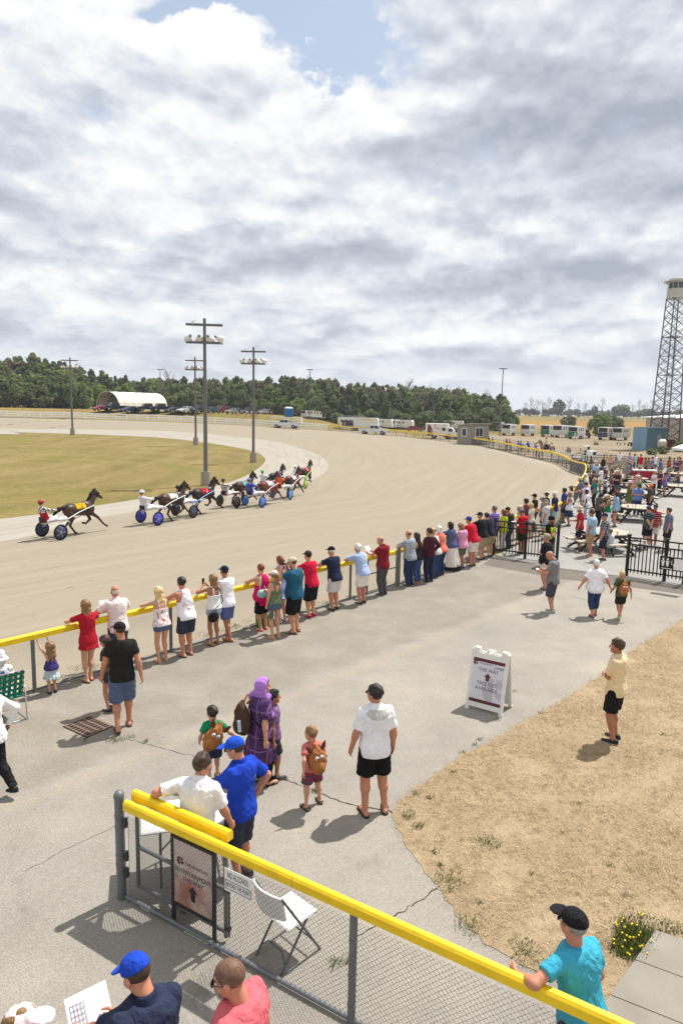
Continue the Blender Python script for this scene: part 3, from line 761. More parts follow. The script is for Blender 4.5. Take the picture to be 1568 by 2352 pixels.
# ------------------------------------------------------------------ bodies as one continuous surface (distance field -> surface net)
class Field:
 def __init__(s, lo, hi, res):
  s.lo = np.array(lo, np.float32); s.res = res
  s.n = np.maximum(np.ceil((np.array(hi) - np.array(lo)) / res).astype(int) + 1, 4)
  s.ax = [s.lo[i] + res * np.arange(s.n[i], dtype=np.float32) for i in range(3)]
  s.F = np.full(s.n, 1.0, np.float32)
 def blk(s, lo, hi):
  sl = []
  for i in range(3):
   a = int(np.floor((lo[i] - s.lo[i]) / s.res)); b = int(np.ceil((hi[i] - s.lo[i]) / s.res)) + 1
   a = max(0, a); b = min(s.n[i], b)
   if b <= a: return None
   sl.append(slice(a, b))
  X = s.ax[0][sl[0]][:, None, None]; Y = s.ax[1][sl[1]][None, :, None]; Z = s.ax[2][sl[2]][None, None, :]
  return tuple(sl), X, Y, Z
 def put(s, sl, d, k):
  F = s.F[sl]
  if k <= 0: s.F[sl] = np.minimum(F, d); return
  h = np.clip(0.5 + 0.5 * (F - d) / k, 0, 1); s.F[sl] = F * (1 - h) + d * h - k * h * (1 - h)
 def cone(s, a, b, ra, rb, k=0.02, cut=None, flat=None, wr=0.0, cuts=None):
  a = np.array(a, np.float32); b = np.array(b, np.float32); R = max(ra, rb) + k + 3 * s.res
  q = s.blk(np.minimum(a, b) - R, np.maximum(a, b) + R)
  if q is None: return
  sl, X, Y, Z = q; ba = b - a; L2 = float(ba @ ba) + 1e-9
  x, y, z = X - a[0], Y - a[1], Z - a[2]
  t = np.clip((x * ba[0] + y * ba[1] + z * ba[2]) / L2, 0, 1)
  dx, dy, dz = x - ba[0] * t, y - ba[1] * t, z - ba[2] * t
  if flat is not None: dx, dy, dz = dx * flat[0], dy * flat[1], dz * flat[2]
  d = np.sqrt(dx * dx + dy * dy + dz * dz) - (ra + (rb - ra) * t)
  if wr: d = d + wrinkle(X, Y, Z, wr)
  if cut is not None:
   L = math.sqrt(L2); d = np.maximum(d, (x * ba[0] + y * ba[1] + z * ba[2]) / L - L * cut)
  if cuts is not None:
   p, nn = cuts; d = np.maximum(d, (X - p[0]) * nn[0] + (Y - p[1]) * nn[1] + (Z - p[2]) * nn[2])
  s.put(sl, d, k)
 def ell(s, c, r, k=0.02, rot=None, sub=False, clip=None, wr=0.0):
  R = max(r) + k + 3 * s.res; c = np.array(c, np.float32)
  q = s.blk(c - R, c + R)
  if q is None: return
  sl, X, Y, Z = q; x, y, z = X - c[0], Y - c[1], Z - c[2]
  if rot is not None:
   m = rot
   x, y, z = m[0][0] * x + m[1][0] * y + m[2][0] * z, m[0][1] * x + m[1][1] * y + m[2][1] * z, m[0][2] * x + m[1][2] * y + m[2][2] * z
  k0 = np.sqrt((x / r[0]) ** 2 + (y / r[1]) ** 2 + (z / r[2]) ** 2) + 1e-6
  k1 = np.sqrt((x / r[0] ** 2) ** 2 + (y / r[1] ** 2) ** 2 + (z / r[2] ** 2) ** 2) + 1e-6
  d = k0 * (k0 - 1) / k1
  if wr: d = d + wrinkle(X, Y, Z, wr)
  if clip is not None: d = np.maximum(d, clip(x, y, z))
  if sub:
   F = s.F[sl]; h = np.clip(0.5 - 0.5 * (F + d) / k, 0, 1); s.F[sl] = F * (1 - h) - d * h + k * h * (1 - h)
  else: s.put(sl, d, k)
 def prof(s, M, zs, ws, ds, ys, z0, z1, k=0.03, off=0.0, wr=0.0, pleat=None, mask=None):
  """elliptic sections along the local z of frame M (3x4 numpy)"""
  Rm, T = M[:, :3], M[:, 3]
  top = max(max(ws), max(ds)) + off + k + 3 * s.res
  c0 = Rm @ np.array([0, 0, z0]) + T; c1 = Rm @ np.array([0, 0, z1]) + T
  q = s.blk(np.minimum(c0, c1) - top, np.maximum(c0, c1) + top)
  if q is None: return
  sl, X, Y, Z = q; X0, Y0, Z0 = X - T[0], Y - T[1], Z - T[2]
  x = Rm[0, 0] * X0 + Rm[1, 0] * Y0 + Rm[2, 0] * Z0
  y = Rm[0, 1] * X0 + Rm[1, 1] * Y0 + Rm[2, 1] * Z0
  z = Rm[0, 2] * X0 + Rm[1, 2] * Y0 + Rm[2, 2] * Z0
  w_ = np.interp(z, zs, ws).astype(np.float32) + off; d_ = np.interp(z, zs, ds).astype(np.float32) + off
  y = y - np.interp(z, zs, ys).astype(np.float32)
  if pleat:
   th = np.arctan2(x / w_, y / d_); g = 1 + pleat[0] * np.sin(pleat[1] * th) * np.clip((pleat[2] - z) / max(1e-3, pleat[2] - z0), 0, 1)
   w_ = w_ * g; d_ = d_ * g
  k0 = np.sqrt((np.abs(x) / w_) ** 2.3 + (np.abs(y) / d_) ** 2.3)
  k0 = k0 ** (2 / 2.3) if False else np.power((np.abs(x) / w_) ** 2.4 + (np.abs(y) / d_) ** 2.4, 1 / 2.4)
  d = (k0 - 1) * np.minimum(w_, d_)
  if wr: d = d + wrinkle(X, Y, Z, wr)
  d = np.maximum(d, np.maximum(z0 - z, z - z1))
  if mask is not None: d = np.maximum(d, mask(x, y, z))
  s.put(sl, d.astype(np.float32), k)
 def net(s):
  F = s.F; I = F < 0
  nx, ny, nz = F.shape
  c = [F[i:nx - 1 + i, j:ny - 1 + j, k:nz - 1 + k] for i in (0, 1) for j in (0, 1) for k in (0, 1)]
  cnt = sum((q < 0).astype(np.int8) for q in c)
  act = (cnt > 0) & (cnt < 8)
  ii = np.argwhere(act)
  if len(ii) == 0: return np.zeros((0, 3)), np.zeros((0, 4), int)
  cv = np.stack([q[act] for q in c], 1)
  offs = np.array([(i, j, k) for i in (0, 1) for j in (0, 1) for k in (0, 1)], np.float32)
  acc = np.zeros((len(ii), 3), np.float32); n = np.zeros(len(ii), np.float32)
  for a in range(8):
   for b in range(a + 1, 8):
    if np.abs(offs[a] - offs[b]).sum() != 1: continue
    fa, fb = cv[:, a], cv[:, b]; cr = (fa < 0) != (fb < 0)
    t = np.where(cr, fa / np.where(cr, fa - fb, 1), 0)[:, None]
    p = offs[a] + (offs[b] - offs[a]) * t
    acc += p * cr[:, None]; n += cr
  V = (ii + acc / n[:, None]) * s.res + s.lo
  idx = np.full((nx - 1, ny - 1, nz - 1), -1, np.int32); idx[act] = np.arange(len(ii))
  Q = []
  for ax in range(3):
   a1, a2 = (ax + 1) % 3, (ax + 2) % 3
   A = np.moveaxis(F, (ax, a1, a2), (0, 1, 2)); G = np.moveaxis(idx, (ax, a1, a2), (0, 1, 2))
   s0 = A[:-1, 1:-1, 1:-1] < 0; s1 = A[1:, 1:-1, 1:-1] < 0; e = np.argwhere(s0 != s1)
   if len(e) == 0: continue
   i, j, k = e[:, 0], e[:, 1], e[:, 2]
   q = np.stack([G[i, j, k], G[i, j + 1, k], G[i, j + 1, k + 1], G[i, j, k + 1]], 1)
   fl = s0[i, j, k]
   q[~fl] = q[~fl][:, ::-1]
   Q.append(q)
  Q = np.concatenate(Q); Q = Q[(Q >= 0).all(1)]
  return V, Q
def wrinkle(X, Y, Z, a):
 return a * (np.sin(34 * X + 2.6 * np.sin(19 * Z + 1) + 1.7) * np.sin(27 * Z + 2.2 * np.sin(23 * Y + 9 * X) + 0.6) + 0.5 * np.sin(61 * Z + 17 * X + 3 * np.sin(29 * X)))
TPL = {}
def head_tpl(lod):
 key = ('head', lod)
 if key in TPL: return TPL[key]
 r = (.0065, .010, .016)[lod]
 f = Field((-.12, -.14, -.24), (.12, .15, .16), r)
 f.ell((0, -.012, .032), (.076, .097, .088), 0)
 f.ell((0, .022, -.052), (.058, .064, .066), .03)
 f.cone((0, -.018, -.05), (0, -.035, -.22), .056, .060, .03)
 if lod < 2:
  f.ell((0, .07, -.096), (.022, .018, .016), .03)
  f.cone((-.036, .078, .024), (.036, .078, .024), .012, .012, .018)
  for sx in (-1, 1):
   f.ell((sx * .040, .058, -.03), (.026, .024, .026), .025)
   f.ell((sx * .032, .099, .004), (.017, .020, .013), .012, sub=True)
   f.ell((sx * .079, -.004, -.006), (.010, .024, .033), .008)
  f.cone((0, .088, .006), (0, .108, -.026), .009, .0145, .012)
  f.cone((-.020, .084, -.062), (.020, .084, -.062), .0075, .0075, .008)
 V, Q = f.net(); c = V[Q].mean(1); mi = np.zeros(len(Q), int)
 if lod < 2:
  mi[(np.abs(c[:, 2] + .062) < .009) & (np.abs(c[:, 0]) < .026) & (c[:, 1] > .078)] = 3
  mi[(np.abs(c[:, 2] - .028) < .007) & (np.abs(np.abs(c[:, 0]) - .034) < .02) & (c[:, 1] > .068)] = 4
  for sx in (-1, 1):
   n = 8; vs = []; fs = []; ms = []
   for a in range(n + 1):
    th = math.pi * a / n
    for b in range(n):
     ph = 2 * math.pi * b / n
     vs.append((sx * .032 + .0125 * math.sin(th) * math.cos(ph), .0795 + .0125 * math.cos(th), .004 + .0125 * math.sin(th) * math.sin(ph)))
   for a in range(n):
    for b in range(n):
     fs.append((a * n + b, a * n + (b + 1) % n, (a + 1) * n + (b + 1) % n, (a + 1) * n + b)); ms.append(2 if a < 2 else 1)
   Q = np.concatenate([Q, np.array(fs) + len(V)]); V = np.concatenate([V, np.array(vs)]); mi = np.concatenate([mi, ms])
 TPL[key] = (V, Q, mi); return TPL[key]
def hand_tpl(kind, lod):
 key = ('hand', kind, lod)
 if key in TPL: return TPL[key]
 f = Field((-.07, -.05, -.045), (.09, .12, .22), (.0048, .0075, .012)[lod])
 f.ell((0, 0, .048), (.041, .017, .056), 0); f.cone((0, 0, -.03), (0, 0, .03), .026, .028, .03, flat=(1, 1.35, 1))
 c1, c2 = {'relax': (22, 30), 'grip': (70, 85), 'flat': (6, 10)}[kind]
 for i, (x, L) in enumerate([(.029, .066), (.010, .074), (-.010, .069), (-.028, .054)]):
  rr = .0088 - .0006 * i; a1 = R_(c1 + 4 * i); a2 = a1 + R_(c2)
  p0 = (x, 0, .088 - abs(x) * .25); p1 = (x * 1.12, math.sin(a1) * L * .52, p0[2] + math.cos(a1) * L * .52)
  p2 = (x * 1.15, p1[1] + math.sin(a2) * L * .5, p1[2] + math.cos(a2) * L * .5)
  f.cone(p0, p1, rr, rr * .95, .006); f.cone(p1, p2, rr * .95, rr * .78, .004)
 o = .012 if kind != 'grip' else .03
 f.cone((.030, .004, .022), (.058, .014 + o * .4, .055), .0135, .0105, .012); f.cone((.058, .014 + o * .4, .055), (.062, .022 + o, .086), .0105, .008, .005)
 V, Q = f.net(); TPL[key] = (V, Q, np.zeros(len(Q), int)); return TPL[key]
def grid_tpl(key, lo, hi, res, fn, split=None):
 if key in TPL: return TPL[key]
 f = Field(lo, hi, res); fn(f); V, Q = f.net(); c = V[Q].mean(1)
 mi = split(c).astype(int) if split is not None else np.zeros(len(Q), int)
 TPL[key] = np_mesh(str(key[0]), V, Q, mi); return TPL[key]
def shoe_tpl(kind, lod):
 r = (.007, .011, .016)[lod]
 if kind == 'shoe':
  def fn(f):
   f.cone((0, -.045, .035), (0, .02, .04), .040, .042, .02); f.cone((0, .02, .034), (.004, .155, .024), .043, .036, .03, flat=(1, 1, 1.15)); f.cone((0, -.04, .05), (0, -.035, .085), .040, .042, .02)
   f.F = np.maximum(f.F, (.004 - f.ax[2])[None, None, :]); f.F = np.maximum(f.F, (f.ax[2] - .092)[None, None, :])
  return grid_tpl(('shoe', lod), (-.07, -.11, -.01), (.07, .22, .12), r, fn, lambda c: c[:, 2] < .024)
 def fn(f):
  f.cone((0, -.05, .008), (.003, .155, .008), .042, .050, .01); f.F = np.maximum(f.F, np.abs(f.ax[2] - .010)[None, None, :] - .010)
  f.cone((-.052, .06, .03), (.0, .13, .058), .009, .009, .008); f.cone((.054, .06, .03), (.0, .13, .058), .009, .009, .008); f.cone((0, .128, .056), (0, .145, .035), .007, .007, .006)
  if kind == 'sandal':
   f.cone((-.05, .10, .03), (0, .095, .068), .012, .012, .01); f.cone((.05, .10, .03), (0, .095, .068), .012, .012, .01)
   f.cone((-.045, -.06, .06), (.045, -.06, .06), .010, .010, .01); f.cone((-.045, -.06, .06), (-.045, .02, .02), .009, .009, .01); f.cone((.045, -.06, .06), (.045, .02, .02), .009, .009, .01)
 return grid_tpl((kind, lod), (-.08, -.11, -.01), (.08, .23, .10), r, fn)
def hair_tpl(kind, lod):
 r = (.008, .012, .017)[lod]
 lo, hi = (-.17, -.22, -.48), (.17, .16, .18)
 if kind in ('short', 'buzz', 'fringe', 'cropped'): lo, hi = (-.12, -.15, -.14), (.12, .14, .16)
 def hairline(g): return lambda x, y, z: np.maximum(y - (.035 + .80 * (z - .022)) , -.075 - z - 0 * x)
 def fn(f):
  cap = {'short': .014, 'buzz': .005, 'cropped': .009, 'fringe': .004}.get(kind, .014)
  def clip(x, y, z):
   Y = y - .012; Z = z + .032
   d = np.maximum(Y - (.045 + .85 * (Z - .03)), -.085 - Z + 0 * x)
   if kind == 'fringe': d = np.maximum(d, Z - .036 + .2 * (Y + .1))
   return d
  f.ell((0, -.012, .032), (.076 + cap, .097 + cap, .088 + cap), 0, clip=clip, wr=.0065 if kind not in ('buzz', 'fringe') else 0)
  if kind in ('long', 'longloose'):
   f.cone((0, -.075, .03), (0, -.105, -.17), .070, .072, .05, flat=(.85, 1.5, 1), wr=.006); f.cone((0, -.105, -.17), (.01, -.115, -.36), .066, .028, .04, flat=(.9, 1.5, 1), wr=.008)
   for sx in (-1, 1): f.cone((sx * .066, -.03, .03), (sx * .085, -.05, -.16 - .03 * sx), .03, .022, .04, wr=.006)
  if kind == 'bob':
   f.cone((0, -.06, .0), (0, -.07, -.10), .078, .07, .05, flat=(.85, 1.3, 1), wr=.006)
   for sx in (-1, 1): f.cone((sx * .072, -.015, .03), (sx * .078, -.02, -.10), .03, .026, .04, wr=.005)
  if kind == 'pony':
   f.cone((0, -.10, .05), (0, -.145, .02), .026, .03, .015); f.cone((0, -.145, .02), (.005, -.13, -.16), .034, .036, .03, wr=.006); f.cone((.005, -.13, -.16), (.01, -.115, -.30), .035, .014, .03, wr=.006)
  if kind == 'bun': f.ell((0, -.115, .07), (.045, .04, .04), .015, wr=.005)
  if kind == 'curly':
   f.ell((0, -.03, .03), (.105, .105, .115), .04, wr=.012, clip=lambda x, y, z: y - (.075 + .6 * (z - .0)))
 return grid_tpl(('hair_' + kind, lod), lo, hi, r, fn)
def beard_tpl(lod):
 def fn(f):
  f.ell((0, .026, -.066), (.062, .066, .064), 0, clip=lambda x, y, z: np.maximum(np.maximum(z - (.010 + .0 * x), -(y - .0)), -(np.abs(x) - .030 + (z + .0) * 0) if False else -(y + .03)))
  f.ell((0, .10, -.064 + .066 * 0), (.018, .03, .010), .004, sub=True)
 return grid_tpl(('beard', lod), (-.1, -.05, -.15), (.1, .12, .02), (.007, .011, .016)[lod], fn)
def goatee_tpl(lod):
 def fn(f):
  f.ell((0, .076, -.092), (.026, .021, .030), 0); f.cone((-.026, .080, -.052), (.026, .080, -.052), .008, .008, .01)
  for sx in (-1, 1): f.cone((sx * .027, .080, -.05), (sx * .022, .080, -.085), .007, .007, .008)
 return grid_tpl(('goatee', lod), (-.06, .03, -.14), (.06, .12, -.03), .006, fn)
def hat_tpl(kind, lod):
 r = (.008, .012, .017)[lod]
 def fn(f):
  if kind == 'cap':
   f.ell((0, -.010, .045), (.090, .110, .092), 0, clip=lambda x, y, z: -z - .012 - .12 * y)
   f.ell((0, .125, .040), (.076, .085, .011), .008, rot=Matrix.Rotation(R_(-10), 3, 'X'))
  elif kind == 'bucket':
   f.ell((0, -.010, .055), (.098, .112, .085), 0, clip=lambda x, y, z: -z - .01); f.cone((0, -.01, .055), (0, -.01, .03), .11, .11, 0)
   f.F = np.full_like(f.F, 1.0)
   M = np.array([[1, 0, 0, 0], [0, 1, 0, -.01], [0, 0, 1, 0]], float)
   f.prof(M, [-.03, .03, .05, .12, .15], [.165, .115, .098, .09, .06], [.175, .125, .11, .10, .07], [0] * 5, -.01, .142, .0)
  else:
   M = np.array([[1, 0, 0, 0], [0, 1, 0, -.01], [0, 0, 1, 0]], float)
   f.prof(M, [.02, .04, .05, .12, .15], [.098, .098, .096, .085, .06], [.112, .112, .11, .10, .07], [0] * 5, .02, .145, 0)
   f.ell((0, -.005, .042), (.168, .185, .016), .012)
 sp = (lambda c: (c[:, 2] > .052) & (c[:, 2] < .078) & (np.abs(c[:, 0]) < .13)) if kind == 'straw' else None
 return grid_tpl((kind, lod), (-.2, -.22, -.05), (.2, .24, .19), r, fn, sp)
def turban_tpl(lod):
 def fn(f):
  f.ell((0, -.015, .06), (.102, .125, .095), 0, clip=lambda x, y, z: -z - .03 - .35 * y)
  for i in range(4): f.ell((0, -.012, .035 + .022 * i), (.106 - .010 * i, .128 - .010 * i, .018), .006, rot=Matrix.Rotation(R_(16), 3, 'X'))
 return grid_tpl(('turban', lod), (-.14, -.17, -.05), (.14, .15, .19), (.008, .012, .016)[lod], fn)
def ik(a, t, l1, l2, hint):
 a, t, hint = Vector(a), Vector(t), Vector(hint); d = t - a; L = min(d.length, (l1 + l2) * .995)
 if d.length < 1e-6: d = Vector((0, 0, -1))
 u = d.normalized(); t = a + u * L
 x = (l1 * l1 - l2 * l2 + L * L) / (2 * L); hh = math.sqrt(max(0, l1 * l1 - x * x))
 v = hint - a; v = v - u * v.dot(u)
 v = v.normalized() if v.length > 1e-6 else u.orthogonal().normalized()
 return a + u * x + v * hh, t
POSES = {
 'stand': {}, 'walk': dict(feet=[(.050, .13, 0, 0), (-.050, -.15, 0, .045)], wr=(.165, -.12, .52), wl=(-.165, .13, .53), lean=3),
 'walk2': dict(feet=[(.050, -.14, 0, .04), (-.050, .12, 0, 0)], wr=(.165, .11, .53), wl=(-.165, -.12, .52), lean=3),
 'stroll': dict(feet=[(.055, .06, -4, 0), (-.055, -.08, 6, .015)], wr=(.17, -.05, .50), wl=(-.17, .05, .51), lean=1),
 'cross': dict(wr=(-.045, .105, .67), wl=(.05, .118, .65), er=(.3, .0, .5), el=(-.3, .0, .5), hdr=(-1, -.35, .12), hdl=(1, -.3, -.12)),
 'back': dict(wr=(-.015, -.115, .50), wl=(.02, -.13, .49), er=(.4, -.25, .6), el=(-.4, -.25, .6)),
 'hips': dict(wr=(.125, .045, .555), wl=(-.125, .045, .555), er=(.45, -.15, .62), el=(-.45, -.15, .62)),
 'hip1': dict(wr=(.125, .045, .555), er=(.45, -.15, .62)),
 'pocket': dict(wr=(.125, .045, .49), wl=(-.125, .045, .49), er=(.4, -.3, .6), el=(-.4, -.3, .6)),
 'phone': dict(wr=(.015, .20, .83), wl=(-.055, .19, .82), er=(.3, .1, .5), el=(-.45, .15, .6), hand='grip'),
 'camera': dict(wr=(.035, .15, .87), wl=(-.05, .17, .86), er=(.3, .05, .5), el=(-.3, .05, .5), hand='grip'),
 'read': dict(wr=(.06, .19, .66), wl=(-.07, .20, .655), er=(.35, -.1, .5), el=(-.35, -.1, .5), head=(0, -28), hand='grip'),
 'cup': dict(wr=(-.01, .20, .66), er=(.35, -.1, .5), hand='grip'), 'drink': dict(wr=(.02, .13, .89), er=(.4, .12, .72), hand='grip', head=(0, 12)),
 'sit': dict(seat=True), 'sitread': dict(seat=True, wr=(.06, .21, .50), wl=(-.06, .21, .50), head=(0, -25)),
}
PCACHE = {}
def person_geo(h, pose, sleeve, bottom, build, fem, kid, hem, res, lod, feet_kind, rd=None, rz=1.215, dress=None, ov=None, turn=(0, 0), hairk=None):
 """all meshes of one figure, in its own frame: x right, y ahead, z up"""
 key = (round(h, 2), pose, sleeve, bottom, round(build, 2), fem, kid, hem, res, lod, feet_kind, rd and round(rd, 2), round(rz, 2), dress, repr(ov), turn)
 if key in PCACHE: return PCACHE[key]
 P = dict(POSES.get(pose, {}))
 if ov: P.update(ov)
 hs = (.88 if h > 1.0 else .82) if kid else (1.01 if fem else 1.05) * (h / 1.77) ** .5
 nz = (h - .262 * hs) / h + .01
 B = build
 seat = P.get('seat'); hipz = (.27 if seat else .515) * h
 lean = R_(P.get('lean', 0)); twist = R_(P.get('twist', 0)); side = R_(P.get('side', 0))
 if pose == 'rail':
  need = max(0.0, (rd or .35) - .30); lean = R_(5) + math.asin(min(.4, need / (.42 * h)))
 Rt = Matrix.Rotation(-lean, 3, 'X') @ Matrix.Rotation(side, 3, 'Y') @ Matrix.Rotation(twist, 3, 'Z')
 hip = Vector((P.get('hx', 0), -math.sin(lean) * .10 * h * (0 if seat else 1) + P.get('hy', 0), hipz + P.get('hz', 0)))
 Rn = np.array([[Rt[i][j] for j in range(3)] for i in range(3)])
 base = hip - Rt @ Vector((0, 0, .515 * h))
 M = np.concatenate([Rn, np.array([[base.x], [base.y], [base.z]])], 1)
 def T(v): return base + Rt @ Vector(v)
 zk = lambda z: .515 + (z - .515) * (nz - .515) / (.845 - .515) if z > .515 else z
 sw = (.097 if not fem else .086) * (1 + .25 * (B - 1)) * (.95 if kid else 1)
 tz = [.44, .475, .51, .545, .60, .66, .72, .765, .80, .825, .845]
 if fem: tw = [.070, .098, .104, .098, .080, .078, .084, .086, .080, .056, .034]; td = [.055, .073, .076, .070, .058, .056, .068, .066, .052, .044, .034]
 else: tw = [.070, .092, .096, .092, .084, .086, .096, .101, .092, .062, .036]; td = [.055, .070, .072, .066, .061, .062, .068, .068, .056, .046, .036]
 belly = [1, 1.15, 1.35, 1.6, 1.75, 1.6, 1.3, 1.15, 1.05, 1, 1]
 zs = [zk(z) * h for z in tz]
 ws = [w_ * h * (1 + (B - 1) * (.75 if 2 < i < 7 else .6 if i < 9 else .2)) for i, w_ in enumerate(tw)]
 ds = [d_ * h * (1 + (B - 1) * (belly[i] - .35)) for i, d_ in enumerate(td)]
 ys = [(0 if i > 7 else (B - 1) * .05 * h * (belly[i] - 1)) for i in range(len(tz))]
 shz = zk(.803) * h
 Sr, Sl = T((sw * h, 0, shz)), T((-sw * h, 0, shz))
 neck = T((0, 0, zk(.845) * h))
 hyaw, hpit = P.get('head', (0, 0)); hyaw += turn[0]; hpit += turn[1]
 Rh = Matrix.Rotation(twist, 3, 'Z') @ Matrix.Rotation(R_(hyaw), 3, 'Z') @ Matrix.Rotation(R_(hpit) - lean * .35, 3, 'X')
 hc = neck + Rt @ Vector((0, .015 * h, 0)) * 1 + Rh @ Vector((0, .018, .135)) * hs
 l1, l2 = .172 * h, .150 * h
 def tgt(v, sgn):
  if v is None: return T((sgn * (sw + .045) * h * (1 + .3 * (B - 1)), .02 * h, shz - .312 * h))
  return Vector(v) * h
 if pose == 'rail':
  wr_t, wl_t = Vector((.07, rd + .05, rz + .012)), Vector((-.10, rd + .03, rz + .02)); er_h, el_h = Vector((.5 * h, rd - .05, rz)), Vector((-.5 * h, rd - .05, rz))
  if P.get('wr') is not None: wr_t = Vector(P['wr']) * h
  if P.get('wl') is not None: wl_t = Vector(P['wl']) * h
 elif seat:
  wr_t, wl_t = tgt(P.get('wr', (.09, .20, .36)), 1), tgt(P.get('wl', (-.09, .20, .36)), -1); er_h, el_h = Vector((.35, -.1, .3)) * h, Vector((-.35, -.1, .3)) * h
 else:
  wr_t, wl_t = tgt(P.get('wr'), 1), tgt(P.get('wl'), -1); er_h, el_h = Vector(P.get('er', (.3, -.4, .6))) * h, Vector(P.get('el', (-.3, -.4, .6))) * h
 Er, Wr = ik(Sr, wr_t, l1, l2, er_h); El, Wl = ik(Sl, wl_t, l1, l2, el_h)
 hr = hip + Vector((.052 * h * (1 + .3 * (B - 1)), 0, -.01 * h)); hl = hip + Vector((-.052 * h * (1 + .3 * (B - 1)), 0, -.01 * h))
 ft = P.get('feet') or ([(.06, .25, -6, 0), (-.06, .23, 6, 0)] if seat else [(.058, .01, -9, 0), (-.058, -.01, 9, 0)])
 legs = []
 for hp, (fx, fy, fyaw, lift), sg in ((hr, ft[0], 1), (hl, ft[1], -1)):
  ank = Vector((fx * h, fy * h - .02 * h, .042 * h + lift * h))
  kn, ank = ik(hp, ank, .235 * h, .235 * h, Vector((fx * 1.2 * h, fy * h + h, .3 * h)))
  legs.append((hp, kn, ank, R_(fyaw), lift))
 mx = max(.42 * h, .3) + .1 * (B - 1)
 pts = [Sr, Sl, Er, El, Wr, Wl, neck, hip] + [p for l in legs for p in l[:3]]
 lo = [min(p[i] for p in pts) - .22 * max(1, B) for i in range(3)]; hi = [max(p[i] for p in pts) + .22 * max(1, B) for i in range(3)]
 lo[2] = min(lo[2], -.03); out = {}
 f = Field(lo, hi, res)
 f.prof(M, zs, ws, ds, ys, zs[0], zs[-1] - .022 * h, .0)
 ra = (1 + .45 * (B - 1)) * (.86 if fem else 1) * (.92 if kid else 1)
 f.cone(neck - Rt @ Vector((0, 0, .04 * h)), hc - Rh @ Vector((0, .02, .06)) * hs, .034 * h * (1.0 if not fem else .86), .052 * hs, .03)
 for S, E_, W_ in ((Sr, Er, Wr), (Sl, El, Wl)):
  f.cone(S, E_, .029 * h * ra, .0245 * h * ra, .05); f.cone(E_, W_, .0255 * h * ra, .0165 * h * ra, .015)
  m_ = E_.lerp(W_, .28); f.cone(E_.lerp(W_, .12), m_, .026 * h * ra, .026 * h * ra, .02)
 for hp, kn, an, fy, lift in legs:
  f.cone(hp, kn, .058 * h * ra, .036 * h * ra, .03); f.cone(kn, an, .034 * h * ra, .0215 * h * ra, .02)
  cb = kn.lerp(an, .30) + Vector((0, -.010 * h, 0)); f.cone(kn.lerp(an, .18), cb, .034 * h * ra, .036 * h * ra, .03)
  if feet_kind != 'shoe':
   q = .145 * h; dv = Vector((-math.sin(fy), math.cos(fy), 0))
   tip = -.25 * lift * h * 2
   f.cone(an + Vector((0, 0, -.015 * h)), an + dv * q * .62 + Vector((0, 0, -.026 * h + tip)), .022 * h, .018 * h, .02); f.cone(an + Vector((0, 0, -.02 * h)) - dv * .02 * h, an + Vector((0, 0, -.02 * h)) - dv * .024 * h, .020 * h, .020 * h, .01)
 V, Q = f.net(); mi = np.zeros(len(Q), int)
 def joinT(V, Q, mi, tpl, R3, t, sc):
  v, q, m_ = tpl; A = np.array([[R3[i][j] for j in range(3)] for i in range(3)]) * sc
  v = v @ A.T + np.array(t); return np.concatenate([V, v]), np.concatenate([Q, q + len(V)]), np.concatenate([mi, m_])
 V, Q, mi = joinT(V, Q, mi, head_tpl(lod), Rh, hc, hs)
 hk = P.get('hand', 'relax'); hands = []
 for sgn, E_, W_, nm in ((1, Er, Wr, 'r'), (-1, El, Wl, 'l')):
  z = (W_ - E_).normalized()
  if pose == 'rail' and P.get('w' + nm) is None: z = (Vector((-sgn * .8, .5, -.05))).normalized()
  hd = P.get('hd' + nm)
  if hd: z = Vector(hd).normalized()
  palm = Vector((-sgn, .25, 0)) if pose not in ('rail', 'cross') else Vector((0, -.2, -1))
  if P.get('palm' + nm): palm = Vector(P['palm' + nm])
  y = (palm - z * palm.dot(z)); y = y.normalized() if y.length > .05 else z.orthogonal().normalized()
  x = y.cross(z)
  th = Vector((0, 1, .3)) if abs(z.z) > .6 else Vector((0, 0, 1))
  mir = 1 if x.dot(th) > 0 else -1
  R3 = Matrix(((x.x * mir, y.x, z.x), (x.y * mir, y.y, z.y), (x.z * mir, y.z, z.z)))
  v, q, m_ = hand_tpl(P.get('hand' + nm, hk), lod)
  if mir < 0: q = q[:, ::-1]
  sc = (h / 1.77) ** .8 * (.9 if fem else 1.0) * (1.0 if not kid else .85)
  V, Q, mi = joinT(V, Q, mi, (v, q, m_), R3, W_, sc)
  hands.append(W_ + z * .07 * sc + y * .02)
 out['body'] = np_mesh('person', V, Q, mi)
 sl = {'none': 0, 'tee': .62, 'half': .80, 'long': 2, 'tank': 0, 'strap': 0}.get(sleeve, .62)
 loose = .012 + .006 * B
